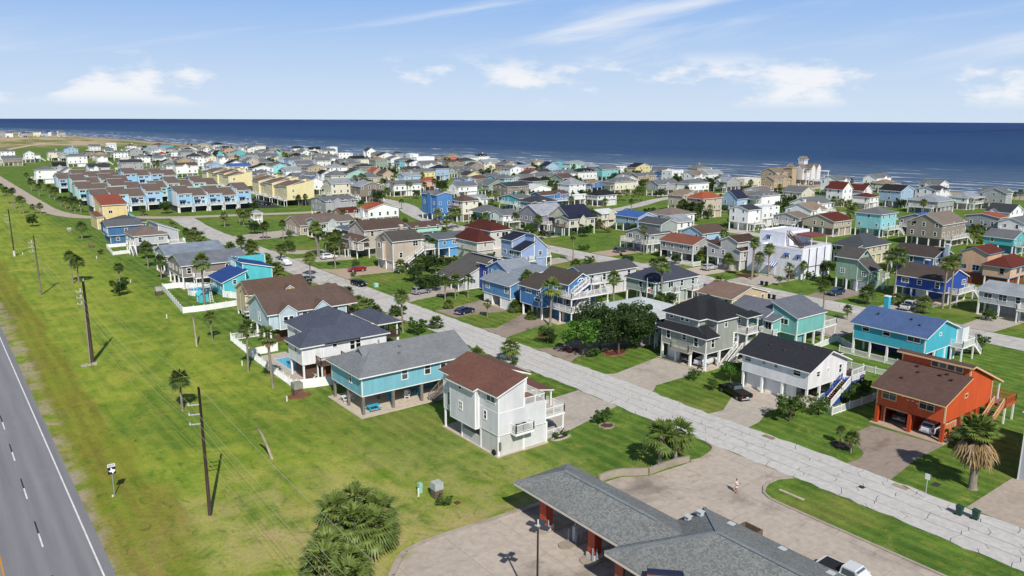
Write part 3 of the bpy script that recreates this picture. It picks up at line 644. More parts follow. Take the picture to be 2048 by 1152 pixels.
    def garage(s, face, plane, pos, wd, ht, col=WHT, rows=4, z0=.05):
        b = MB(); rh = ht/rows; d = .04
        for i in range(rows):
            for j in range(4): b.box(-wd/2+j*wd/4+.03, -d, z0+i*rh+.03, -wd/2+(j+1)*wd/4-.03, .0, z0+(i+1)*rh-.03)
        b.box(-wd/2, -.02, z0, wd/2, .01, z0+ht)
        f = MB(); f.box(-wd/2-.14, -.06, z0, -wd/2, .01, z0+ht+.14); f.box(wd/2, -.06, z0, wd/2+.14, .01, z0+ht+.14); f.box(-wd/2, -.058, z0+ht, wd/2, .01, z0+ht+.138)
        loc = (pos-s.org[0], plane-s.org[1], 0) if face == 'b' else (plane-s.org[0], pos-s.org[1], 0); rz = 0 if face == 'b' else -math.pi/2
        o = link('garage_door', b.mesh('garage_door', paint(col, .5), uv=False), s.o, loc, rz); link('door_frame', f.mesh('door_frame', paint(s.tc), uv=False), o); return o
    def door(s, face, plane, pos, z, wd=.95, ht=2.1, col='#d8d8d4'):
        b = MB().box(-wd/2, -.05, 0, wd/2, .01, ht); f = MB(); f.box(-wd/2-.1, -.06, 0, -wd/2, .01, ht+.1); f.box(wd/2, -.06, 0, wd/2+.1, .01, ht+.1); f.box(-wd/2, -.058, ht, wd/2, .01, ht+.098)
        for zz in (.25, 1.2): b.box(-wd/2+.15, -.075, zz, wd/2-.15, -.04, zz+.7)
        loc = (pos-s.org[0], plane-s.org[1], z) if face == 'b' else (plane-s.org[0], pos-s.org[1], z); rz = 0 if face == 'b' else -math.pi/2
        o = link('door', b.mesh('door', paint(col, .4), uv=False), s.o, loc, rz); link('door_frame', f.mesh('door_frame', paint(s.tc), uv=False), o); return o
    def vents(s, pts, col='#3a3430', sz=.22):
        for x, y, z in pts: s.part('roof_vent', MB().box(x-sz/2, y-sz/2, z-.1, x+sz/2, y+sz/2, z+.25).box(x-sz*.8, y-sz*.8, z+.25, x+sz*.8, y+sz*.8, z+.31), paint(col))
    def ac(s, x, y, z): 
        u = s.part('air_conditioner', MB().box(x-.4, y-.4, z, x+.4, y+.4, z+.8), paint('#8c8f8e')); s.part('fan_grille', MB().tube([(x,y,z+.801),(x,y,z+.84)], .34, 12), paint('#2c2e30'), u)
    def chimney(s, x, y, z0, z1, col=None, sz=.9): 
        c = s.part('chimney', MB().box(x-sz/2, y-sz/2, z0, x+sz/2, y+sz/2, z1), s.wallmat(col)); s.part('chimney_cap', MB().box(x-sz/2-.08, y-sz/2-.08, z1+.003, x+sz/2+.08, y+sz/2+.08, z1+.15), paint(WHT), c)
    def gbay(s, x0, x1, y0, y1, z0, z1, rise, wall=None, roof=None):      # bay with its own small gable, ridge along y
        s.walls(x0, y0, x1, y1, z0, z1, 'gy', rise, wall); s.roofparts(roof_polys('gy', x0, y0, x1, y1+1.6, z1, rise, .25, .2), roof, t1=.06, t2=.2)
    def gbay_x(s, y0, y1, x0, x1, z0, z1, rise, wall=None, roof=None):
        s.walls(x0, y0, x1, y1, z0, z1, 'gx', rise, wall); s.roofparts(roof_polys('gx', x0, y0, x1+1.6, y1, z1, rise, .25, .2), roof, t1=.06, t2=.2)
def auto(name, label, x0, y0, x1, y1, ze, kind, rise, wall, roof, seed, z0=2.8, far=True, deck=None, dk_rmat=None, garage=False, cat='house', group=None, metal=False, lower=None, extra=True, trim=WHT, floors=None, dens=3.4):
    """a stilt house: living floor on pilings, enclosed store below, roof, windows, deck and stairs"""
    r = random.Random(seed); L, W = y1-y0, x1-x0
    h = House(name, x0, y0, label, cat, group, wall, roof, trim, far)
    if kind == 'f': h.flat(x0, y0, x1, y1, z0, ze, wall)
    else: h.block(x0, y0, x1, y1, z0, ze, kind, rise, metal=metalroof(roof) if metal else None)
    floors = floors or ([z0] if ze-z0 < 4.2 else [z0, z0+2.75])
    h.autowin(x0, y0, x1, y1, floors, r, 'ab', dens, kind='d' if far else None)
    if z0 > 1:
        nx = max(2, round(W/3.6)+1); ny = max(2, round(L/3.6)+1)
        h.pilegrid(x0, y0, x1, y1, z0-.15, nx, ny, .3)
        lw = lower or wall; a = r.uniform(.3, .5); e0, e1 = (x0+W*a, x1-.3)
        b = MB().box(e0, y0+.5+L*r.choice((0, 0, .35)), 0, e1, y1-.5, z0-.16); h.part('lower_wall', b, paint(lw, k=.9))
        h.box('slab', x0-.2, y0-.2, .0, x1+.2, y1+.2, .05, SLABC)
        if garage or r.random() < .4: h.garage('a', e0-.005, (y0+y1)/2+L*.12, 2.6, 2.1)
    else: h.door('a', x0, y0+L*.3, z0+.05)
    if extra:
        if deck is None: deck = r.choice(['a', 'b', 'a', None])
        bal = .3 if far else .16
        if deck == 'a': h.deck(x0-2.2, y0+L*.1, x0-.01, y1-L*.1, z0+.0, 'abd', bal=bal, rmat=dk_rmat)
        if deck == 'b': h.deck(x0+W*.15, y0-2.2, x1-W*.1, y0-.01, z0, 'abc', bal=bal, rmat=dk_rmat)
        if deck == 'b' and r.random() < .6: h.stairs((x1-W*.1+.6, y0-1.2, z0), (x1-W*.1+4.2, y0-1.2, .05), 1.1)
        if deck == 'a' and r.random() < .5: h.stairs((x0-1.2, y0+L*.1-.3, z0), (x0-1.2, y0+L*.1-3.9, .05), 1.1)
        if kind in ('gx', 'gy', 'h') and r.random() < .25: h.chimney(x0+W*.7, y0+L*.7, ze, ze+rise+.9)
        if kind == 'gy' and r.random() < .45: yy = y0+L*r.uniform(.3, .6); h.gbay_x(yy, yy+2.6, x0-.5, x0+.6, z0, ze+.1, .9)
        if kind == 'gx' and r.random() < .55: xx = x0+W*r.uniform(.15, .5); h.gbay(xx, xx+2.8, y0-.5, y0+.6, z0, ze+.1, .9)
        if kind == 'h' and r.random() < .5:
            e = 2.6; h.roofparts(roof_polys('sy' if deck == 'b' else 'sx', x0-e if deck != 'b' else x0+.6, y0-e if deck == 'b' else y0+.6, x0-.02 if deck != 'b' else x1-.6, y0-.02 if deck == 'b' else y1-.6, z0+2.35, .45, .1, .1), t1=.05, t2=.18)
            if deck == 'b': h.piles([(x0+.8, y0-2.4), (x1-.8, y0-2.4)], z0+2.4, .16)
            else: h.piles([(x0-2.4, y0+.8), (x0-2.4, y1-.8)], z0+2.4, .16)
    return h

GREYW = wood('#7d756c'); BROWN = wood('#4a372c'); W = paint(WHT)
# ---- H1: tall pale house with brown roof, nearest on the field side
h = House('stilt_house', 51.4, 70.3, 'tall off-white three-level house with brown shingle roof and stacked white balconies', wall='#cececf', roof='#6b4a40')
def h1():
    h.walls(51.4,70.3,58.7,82.3,2.8,5.55,'f'); W1 = h.wc
    h.walls(51.4,70.305,55.3,82.295,5.63,7.8,'sx',1.5); h.walls(55.31,74.2,58.69,82.29,5.63,7.6,'f')
    h.walls(50.75,74.2,51.39,79.8,2.55,7.35,'f')
    h.walls(51.405,70.29,51.42,70.3,2.8,2.9,'f',trimb=False)
    zr = 9.45; s = (zr-7.85)/(55.5-51.0)
    h.roofparts([[(50.95,69.95,7.55),(55.5,69.95,zr-.25),(55.5,82.75,zr-.25),(50.95,82.75,7.55)], [(50.3,73.9,7.35-.02),(50.95,73.9,7.55),(50.95,80.1,7.55),(50.3,80.1,7.33)], [(55.5,73.8,zr-.25),(59.1,73.8,7.85),(59.1,82.75,7.85),(55.5,82.75,zr-.25)]], '#6b4a40')
    # terrace beside the upper floor, lower deck with porch roof over it
    h.box('terrace_floor',55.4,70.4,5.53,58.6,74.15,5.6,wood('#7b5c50')); h.walls(55.32,70.31,58.68,70.45,4.7,5.62,'f',trimb=False)
    h.rail([((55.4,70.4,5.6),(58.62,70.4,5.6)),((58.62,70.4,5.6),(58.62,74.1,5.6))],.95,W,.13)
    h.deck(58.72,71.0,62.4,79.5,3.05,'bcd',wood('#b3aba2'),W)
    h.roofparts([[(58.6,73.4,5.9),(62.6,73.4,5.1),(62.6,82.4,5.1),(58.6,82.4,5.9)]],'#6b4a40',t1=.06,t2=.2); h.piles([(62.3,73.7),(62.3,79.3)],5.1,.16,3.08)
    # lower level
    h.box('slab',51.2,70.1,.0,59.0,82.5,.12,SLABC); pm = siding('#c4c2be')
    h.part('lower_wall',MB().box(51.5,70.42,.12,55.2,70.6,2.65).box(51.5,70.42,.12,51.66,74.0,2.65),pm)
    h.part('lattice_screen',(lambda b:[b.bar((x,70.5,.15),(x,70.5,2.65),.05) for x in [55.3+.14*i for i in range(26)]] and [b.bar((55.25,70.46,z),(58.9,70.46,z),.05) for z in [.2+.14*i for i in range(18)]] and b)(MB()),W)
    h.part('lower_wall',MB().box(55.4,70.9,.12,58.8,82.0,2.65),paint('#5f8d8f'))
    h.box('half_wall',51.5,74.2,.12,51.62,78.1,1.35,pm)
    h.piles([(51.55,74.05),(51.55,78.2),(51.55,82.1),(51.55,70.5),(55.25,70.42),(58.9,70.5),(62.2,71.2),(62.2,79.3)],2.7,.24)
    h.rail([((59.1,71.1,.1),(62.2,71.1,.1))],1.0,W,.13)
    h.deck(53.2,69.2,56.0,70.27,2.85,'abc',wood('#8c837a'),W,posts=False); h.ac(54.9,69.75,2.9); h.ac(53.9,69.75,2.9)
    h.part('steps',(lambda b:[b.box(51.7+.28*i,70.05,.02,51.9+.28*i,70.28,.1) for i in range(12)] and b)(MB()),concrete('#8f867c'))
    for p,wd,ht,k in (('a1',.9,.8,'d'),): pass
    h.win('a',51.4,80.93, 7.18,.75,.95,'dv'); h.win('a',50.75,77.43, 7.13,.6,.75,'d'); h.win('a',51.4,80.59, 4.31,1.2,1.7,'dv'); h.win('a',50.75,77.32, 4.62,.65,.9,'dv')
    h.win('a',51.4,72.95, 4.61,.5,1.0,'d'); h.win('a',51.4,71.78, 7.11,1.6,.95,'v')
    h.part('meter_box',MB().box(51.5,70.15,.9,51.75,70.29,1.9),paint('#6b6b6b'))
h1()
tag(link('wheel_tyre', MB().tube([(51.33,71.0,.45),(51.2,71.0,.45)],[.38,.38],16).mesh('wheel_tyre',paint('#1c1c1c'),(51.3,71,0)),None,(51.3,71,0)),'black tyre leaning on the off-white house corner','tyre')
# ---- H2: teal house on timber pilings
h = House('stilt_house', 44.5, 91.9, 'teal single-level house with long grey roof raised on timber pilings', wall='#78b2c0', roof='#74777a', pile=GREYW)
def h2():
    h.walls(44.5,91.9,58.7,101.4,2.85,5.55,'f'); e0,e1 = 91.3,102.0; ym = 96.65; zr = 8.0; ze = 5.45; xh = 48.7
    h.roofparts([[(43.9,e0,ze),(62.4,e0,ze),(62.4,ym,zr),(xh,ym,zr)],[(xh,ym,zr),(62.4,ym,zr),(62.4,e1,ze),(43.9,e1,ze)],[(43.9,e1,ze),(43.9,e0,ze),(xh,ym,zr)]])
    g = MB().poly([(46.9,95.35,7.05),(46.9,ym,8.02),(46.9,97.95,7.05)]); h.part('gablet_wall',g,h.wallmat())
    h.roofparts([[(46.5,95.1,6.95),(xh+.6,95.1,6.95),(xh+.6,ym,8.12),(46.5,ym,8.12)],[(46.5,ym,8.12),(xh+.6,ym,8.12),(xh+.6,98.2,6.95),(46.5,98.2,6.95)]],t1=.06,t2=.16)
    h.walls(61.9,92,62.1,101.3,5.45,5.5,'gx',2.2)
    h.pilegrid(44.6,92,58.6,101.3,2.7,4,3,.34,True); h.piles([(62.2,92.2),(62.2,101.2)],5.4,.2)
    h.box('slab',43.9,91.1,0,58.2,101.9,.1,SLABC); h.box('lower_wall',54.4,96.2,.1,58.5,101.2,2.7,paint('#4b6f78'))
    h.deck(58.72,92.1,62.3,101.3,2.85,'bcd',GREYW,GREYW)
    h.stairs((58.2,91.2,2.85),(54.8,91.2,.1),1.2,GREYW,GREYW,GREYW)
    h.win('b',91.9,51.07, 4.74,.85,1.5,'d'); h.win('b',91.9,54.75, 4.79,.85,1.5,'d'); h.win('b',91.9,57.37, 5.01,.8,1.1,'d'); h.win('a',44.5,95.24, 4.71,.6,1.5,'d')
    h.vents([(52.2,95.2,7.6),(51.5,94.0,7.0)],'#777777')
h2()
# ---- H3: white house with slate-blue roof and pool
h = House('stilt_house', 43.5, 109.7, 'white house with slate-blue hip roof beside a swimming pool', wall='#dddddd', roof='#4b505e')
def h3():
    h.walls(43.5,109.7,47,115.0,2.9,5.75,'f'); h.walls(46.95,109.705,57.8,115.02,2.9,5.74,'f',trimb=False); h.walls(47.5,115.0,57.8,125.5,2.9,5.75,'f')
    h.roofparts(roof_polys('hy',47.5,109.7,57.8,125.5,5.75,2.75,.5)); h.roofparts(roof_polys('hx',43.5,109.7,52.5,115.0,5.75,1.55,.5))
    h.part('lower_wall',MB().box(48.2,110.3,0,57.4,125,2.75),paint('#9a7c63')); h.part('lower_wall',MB().box(44.4,110.8,0,48.19,114.6,2.75),wood('#5a4034')); h.part('lattice_screen',MB().box(46.9,109.9,0,49.6,110.0,2.6),wood('#5b4034')); h.pilegrid(43.6,109.8,47.2,114.9,2.76,2,2,.26); h.pilegrid(47.5,115.2,57.8,125.5,2.76,4,4,.26)
    h.deck(45.6,107.7,49.9,109.68,2.95,'abc',BROWN,wood('#5f4c40')); 
    for x in (46.5,47.6,48.7): h.box('timber_brace',x,108.6,0,x+.18,108.78,2.6,wood('#a4683f'))
    h.roofparts(roof_polys('h',59.6,115.8,63.5,125.2,5.4,.9,.35)); h.piles([(59.8,116),(63.2,116),(63.2,120.5),(63.2,125)],5.4,.2); h.deck(57.82,115.8,63.6,125.2,2.95,'bcd',BROWN,BROWN)
    h.walls(57.81,117,59.5,125,2.96,5.4,'f',trimb=False)
    h.door('b',109.7,46.03,2.95); h.win('b',109.7,48.85, 5.15,.65,.65,''); h.win('b',109.7,51.8, 4.71,.75,1.55,'d'); h.win('b',109.7,52.81, 4.78,.75,1.55,'d')
    h.win('a',43.5,111.97, 4.94,.6,1.1,'d'); h.win('a',47.5,121.86, 4.71,1.2,1.0,'v'); h.vents([(55.5,118,7.6),(51.5,113.2,7.0)],'#333333')
    h.part('wall_vent',MB().box(56.2,109.6,4.2,56.5,109.69,4.7),paint('#9a9a9a'))
h3()
POOLW = bpy.data.materials.new('pool_water'); POOLW.use_nodes = True
_p = POOLW.node_tree.nodes['Principled BSDF']; _p.inputs['Base Color'].default_value = hexc('#2f9fc4'); _p.inputs['Roughness'].default_value = .08
_t = NT(POOLW.node_tree); _t.inp(_p,'Normal',_t.bump(_t.noise(_t.n('ShaderNodeNewGeometry').outputs['Position'],2.2,3,.6),.15,.05))
po = empty('swimming_pool',(44.6,119.5,0),'turquoise swimming pool with pale deck behind the white fence','pool')
link('pool_deck',MB().slab([(42.4,107.9,.1),(47.45,107.2,.1),(47.45,127,.1),(42.4,127,.1)],.12).mesh('pool_deck',concrete('#b5aca1','#8d857c',.3),po.location),po)
link('water',MB().slab([(44.3,115.6,.125),(47.1,115.6,.125),(47.1,123.6,.125),(44.3,123.6,.125)],.03).mesh('water',POOLW,po.location),po)
link('coping',MB().box(44.1,115.4,.1,44.3,123.8,.15).box(47.1,115.4,.1,47.3,123.8,.15).box(44.3,115.4,.1,47.1,115.6,.15).box(44.3,123.6,.1,47.1,123.8,.15).mesh('coping',concrete('#c9c2b8'),po.location),po)
# ---- H4: pale blue house, brown roof, two gabled bays
h = House('stilt_house', 47.0, 132.7, 'pale blue-grey house with broad brown roof and two gabled bays', wall='#b2c4cb', roof='#5c4c45')
def h4():
    h.block(47,132.7,61.8,143.2,2.8,5.55,'gx',2.7,og=.5); h.gbay(48.6,51.9,132.0,133.2,2.75,5.5,1.3); h.gbay(55.2,58.3,132.0,133.2,2.75,5.5,1.3)
    h.roofparts([[(61.7,132.3,5.35),(64.4,132.3,5.35),(64.4,138,7.0),(61.7,138,8.1)]]); h.piles([(64.2,132.6),(64.2,137.8)],5.3,.22)
    for x,n in ((50.25,2),(56.75,2)):
        for d in (-.52,.52): h.win('b',132.0,x+d,4.2,.75,1.35,'d')
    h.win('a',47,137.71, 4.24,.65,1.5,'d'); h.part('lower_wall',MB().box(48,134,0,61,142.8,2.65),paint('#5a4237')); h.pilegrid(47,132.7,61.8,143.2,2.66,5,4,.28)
    h.win('b',132.7,53.6,4.9,.9,.4,''); h.win('b',132.7,59.6,4.9,.9,.4,'')
    h.deck(61.82,133,64.3,142,2.8,'bcd',BROWN,BROWN); h.vents([(50,136,7.2),(53,136.5,7.45),(54.3,136.3,7.35),(55.5,137.3,7.9),(58.2,136.9,7.7)],'#6b625c',.2)
h4()
# ---- H5, H6, H7, H8, H9, H10 further along the field
h = House('stilt_house', 49.9, 151, 'tan house with brown roof tucked behind the pale blue house', wall='#c9b288', roof='#5d4a40')
h.block(49.9,151,62,159.2,1.2,5.4,'gx',1.9); h.gbay_x(151.6,154.6,49.2,50.4,1.2,5.3,1.0); h.autowin(49.9,151,62,159.2,[1.8],random.Random(4),'ab'); h.pilegrid(49.9,151,62,159.2,1.1,4,3,.25); h.ac(49.3,151.4,2.2); h.box('platform',48.8,150.9,2.0,49.85,152,2.18,W)
h.gbay(56.5,59.2,150.4,151.4,1.2,5.3,1.0)
h = House('house', 52.4, 176, 'turquoise house with royal-blue shed roofs beside the white play-yard fence', wall='#56bcc4', roof='#26447f')
def h6():
    h.block(52.4,176,57.6,185.5,.3,3.3,'sx',2.0); h.block(57.65,178,64.5,187,.3,5.2,'sX',1.7); h.walls(57.3,182.2,58.0,186.2,3,7.2,'f'); h.walls(59.5,186.5,66,187.2,3,6.9,'f')
    h.autowin(52.4,176,57.6,185.5,[.6],random.Random(2),'a',2.6,.9,1.0); h.win('b',176,55,3.2,.7,.9,'d'); h.part('foundation',MB().box(52.5,176.1,0,64.4,186.9,.3),concrete('#9b948a'))
    for i in range(3):
        for j in range(2): h.win('a',57.3,183.2+i*.85,5.6+j*.75,.5,.45,'')
    h.ac(53.2,175.2,.1)
h6()
h = auto('stilt_house','taupe house with grey metal roof behind the tall palm',47.4,190,62.8,202,5.5,'gx',1.9,'#867c74','#7d8188',11,far=False,deck='b',metal=True,garage=False,lower='#8a6a50'); h.gbay(58,61.5,189.4,190.6,2.8,5.4,1.1)
auto('stilt_house','grey house with pale blue-grey metal roof between the taupe house and the street',48.5,208,63,219.5,5.3,'gx',1.8,'#9aa0a4','#8d96a2',12,far=False,metal=True,deck=None,extra=False)
h = House('stilt_house', 49.4, 247.6, 'light grey house with tall wedge wall and white picket yard', wall='#b9babd', roof='#6f625c')
def h8():
    h.block(49.4,247.6,58.5,259.4,2.8,5.5,'h',1.9); h.block(56.5,249,62,259.6,2.8,6.0,'sX',2.2,wall='#b3b4b8',roof='#8d8f94'); h.pilegrid(49.4,247.6,62,259.4,2.65,5,4,.26); h.part('lower_wall',MB().box(52,248.4,0,61,259,2.65),paint('#a9aaac'))
    h.autowin(49.4,247.6,58.5,259.4,[2.8],random.Random(8),'ab'); h.deck(58.6,245.6,63.2,248.9,2.8,'abc'); h.deck(47.8,248.5,49.38,252,2.8,'abd'); h.stairs((48.6,248.2,2.8),(48.6,244.6,.05),1.0)
h8()
h = House('stilt_house', 47.1, 274.2, 'steel-blue house with grey roof and white shutters beside the field', wall='#3c6a97', roof='#5d6064')
def h9():
    h.block(47.1,274.2,57.4,284.8,2.6,5.4,'gx',1.4); h.walls(47.8,274.8,56.8,284,.0,2.45,'f'); h.block(49,281,60,291,2.6,5.4,'h',1.9,roof='#4b4d50',wall='#4a7098'); h.autowin(47.1,274.2,57.4,284.8,[2.6],random.Random(5),'ab',3.2); h.win('b',274.8,50,1.3,.9,1.0,'d')
    h.deck(58.5,276,63.5,281,2.8,'abcd')
h9()
h = House('house', 52.9, 313, 'pale yellow tall house with red-brown roof at the cross street', wall='#dcc68e', roof='#8a4a38')
def h10():
    h.block(52.9,313,61,328,.2,8.4,'sy',2.2); h.block(50.6,312,52.85,324,.2,4.4,'sy',.7,roof='#6b4a3c'); h.win('b',313,54.8,3.0,1.2,1.0,'v'); h.win('b',313,55.4,6,1.2,.9,'v'); h.win('a',52.9,318,6.5,.8,1.2,'d')
    h.part('foundation',MB().box(52.8,313.1,0,61,328,.2),concrete('#9b948a')); h.stairs((61.8,316,2.8),(61.8,312,.05),1.1,None,paint('#7fb9c4')); h.deck(61.05,316,64,327,2.8,'bcd',None,paint('#7fb9c4'))
h10()
# ================================================================ right side of the near street
# ---- R1 orange house
h = House('stilt_house', 97.6, 40.6, 'orange-red timber house with brown roof, clerestory windows and open carport', wall='#c85226', roof='#5b4640', trim='#d9b489')
def r1():
    x0,x1,y0,y1 = 98.3,111.2,40.6,49.4; ck = '#c85226'
    b = MB()
    def side(y, rev):
        P = [(x0,y,2.6),(x1,y,2.6),(x1,y,5.9),(104.1,y,8.75),(104.1,y,7.35),(x0,y,5.35)]; b.poly(P[::-1] if rev else P)
    side(y0,False); side(y1,True)
    b.poly([(x0,y1,2.6),(x0,y0,2.6),(x0,y0,5.35),(x0,y1,5.35)]); b.poly([(104.1,y1,7.2),(104.1,y0,7.2),(104.1,y0,8.75),(104.1,y1,8.75)]); b.poly([(x1,y0,2.6),(x1,y1,2.6),(x1,y1,5.9),(x1,y0,5.9)]); b.poly([(x0,y1,2.6),(x1,y1,2.6),(x1,y0,2.6),(x0,y0,2.6)])
    wl = h.part('wall',b,siding(ck,False,.22)); c = MB()
    for x,y,za,zb in ((x0,y0,2.6,5.3),(x0,y1,2.6,5.3),(x1,y0,2.6,5.9),(104.1,y0,7.3,8.7),(104.1,y1,7.3,8.7)): h.part('corner_trim',MB().box(x-.02,y-.02 if y==y0 else y-.16,za,x+.16,y+.16 if y==y0 else y+.02,zb),paint(h.tc),wl)
    h.roofparts([[(97.2,y0-.4,5.0),(104.09,y0-.4,7.35),(104.09,y1+.4,7.35),(97.2,y1+.4,5.0)]],trim=h.tc); h.roofparts([[(103.5,y0-.5,8.72),(104.3,y0-.5,8.85),(104.3,y1+.5,8.85),(103.5,y1+.5,8.72)],[(104.3,y0-.5,8.85),(113.6,y0-.5,5.0),(113.6,y1+.5,5.0),(104.3,y1+.5,8.85)]],trim=h.tc,t2=.3)
    for i in range(4): h.win('a',104.1,42.0+i*1.02,8.15,.78,.62,'',h.tc)
    h.win('a',x0,47.74, 4.41,1.75,1.35,'dv',h.tc); h.win('a',x0,42.92, 4.43,1.75,1.35,'dv',h.tc); h.win('b',y0,103.55, 5.14,.65,.4,'',h.tc)
    for yy,zz in ((46.0,4.6),(45.3,4.3),(44.7,4.35),(44.1,4.2)): h.part('wall_bird',MB().poly([(x0-.03,yy-.22,zz+.05),(x0-.03,yy,zz-.08),(x0-.03,yy+.24,zz+.07),(x0-.03,yy,zz+.06)]),paint('#e8d9c8'))
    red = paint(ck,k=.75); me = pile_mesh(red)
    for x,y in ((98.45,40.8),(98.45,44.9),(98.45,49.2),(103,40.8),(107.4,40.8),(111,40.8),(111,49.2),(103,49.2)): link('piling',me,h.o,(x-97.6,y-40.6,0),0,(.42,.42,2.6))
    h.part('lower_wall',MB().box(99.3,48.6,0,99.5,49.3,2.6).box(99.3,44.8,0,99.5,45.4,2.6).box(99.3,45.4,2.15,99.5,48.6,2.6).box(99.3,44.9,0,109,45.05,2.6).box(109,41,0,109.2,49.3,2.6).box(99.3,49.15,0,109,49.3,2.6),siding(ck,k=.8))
    f = MB(); f.box(99.22,45.3,0,99.3,45.45,2.2); f.box(99.22,48.5,0,99.3,48.65,2.2); f.box(99.22,45.3,2.1,99.3,48.65,2.25); h.part('garage_frame',f,paint(h.tc))
    h.box('slab',97.7,40.2,0,111.5,49.8,.09,concrete('#b09c8a','#8b7869',.5))
    g = MB()
    for zz in (.2,2.2): g.bar((99,40.75,zz),(101.6,40.75,zz),.08)
    for i in range(6): g.bar((99+.52*i,40.75,.2),(99+.52*i,40.75,2.2),.07)
    h.part('side_gate',g,paint(h.tc)); h.box('gate_panel',99.05,40.78,.25,101.55,40.82,2.15,siding(ck))
    h.vents([(100.2,47.3,6.2),(102.2,46.2,6.85),(103.3,46.9,7.3),(102.6,43.6,7.05),(103.2,43.0,7.2),(102.2,42.0,6.9)],'#4a2f28',.24)
    # rear porch with stairs
    h.deck(111.3,38.6,114.4,49,2.6,'bcd',wood('#8a6a55'),paint('#b8542e')); h.piles([(113.3,40.5),(113.3,49)],5.0,.16,2.6); h.stairs((110.9,39.4,2.65),(106.6,39.4,.05),1.2,wood('#6d5040'),paint('#c05a30'),paint(h.tc))
    h.ac(106,40.1,.1)
r1()
# ---- R2 white house with charcoal roof
h = House('stilt_house', 95.6, 57.8, 'white house with charcoal roof, twin garage doors and blue-edged side stairs', wall='#dfdfdf', roof='#2d2e33')
def r2():
    x0,y0,x1,y1 = 95.7,57.9,105.5,68.9
    h.block(x0,y0,x1,y1,2.75,5.3,'gy',2.05,og=.55)
    for p,wd,ht in (((862,583),1.0,.75),((987,614),.55,.55),((1083,641),.55,.55),((1250,697),1.1,.85)): pass
    h.win('a',x0,67.86, 4.72,1.0,.75,'d'); h.win('a',x0,65.13, 4.81,.5,.5,'d'); h.win('a',x0,63.09, 4.82,.5,.5,'d'); h.win('a',x0,59.67, 4.67,1.1,.8,'d')
    h.win('b',y0,98.05, 4.49,.75,.7,'d'); h.win('b',y0,100.46, 4.65,.3,.4,'d'); h.win('b',y0,103.72, 4.26,.6,1.2,'d')
    h.part('lower_wall',MB().box(96.6,62.0,0,105.2,68.8,2.6),siding('#d9d9d9')); h.garage('a',96.6,67.1,2.5,2.05); h.garage('a',96.6,63.8,2.5,2.05); h.piles([(95.9,58.1),(95.9,62),(95.9,65.4),(95.9,68.7),(99,58.1),(102.2,58.1),(105.3,58.1)],2.6,.3)
    h.box('slab',95.6,57.6,0,105.7,69.1,.07,SLABC); h.part('curtain_screen',(lambda b:[b.box(96.62,60.2+.17*i,.1,96.66+.03*(i%2),60.35+.17*i,2.55) for i in range(10)] and b)(MB()),W)
    h.rail([((99.1,58.1,.1),(102.1,58.1,.1))],1.0,W,.13)
    h.roofparts([[(105.2,60.5,5.15),(109,60.5,4.75),(109,68,4.75),(105.2,68,5.15)]],t1=.06,t2=.2); h.piles([(108.7,60.8),(108.7,67.7)],4.75,.22); BLU = paint('#2d4f9a')
    h.deck(105.55,57.0,109.2,68,2.75,'bcd',BROWN,W); h.box('landing',103.6,56.0,2.45,107.2,57.4,2.7,BLU); h.stairs((103.6,56.7,2.7),(98.8,56.7,.05),1.3,wood('#8a5a3c'),W,None,False); h.rail([((103.6,57.4,2.7),(98.8,57.4,.1))],.9,BLU,.2); h.rail([((98.8,56.0,.1),(103.6,56.0,2.7)),((103.6,56.0,2.7),(107.2,56.0,2.7))],.9,W,.09)
    h.part('stair_skirt',MB().poly([(98.8,55.96,.05),(103.6,55.96,2.6),(103.6,55.96,1.6),(100.6,55.96,.05)]),BLU); h.vents([(98.3,66,6.6),(98.0,63.4,6.5),(99.5,61.2,7.1)],'#4a4a4e',.18); h.ac(108,59.5,2.8)
r2()
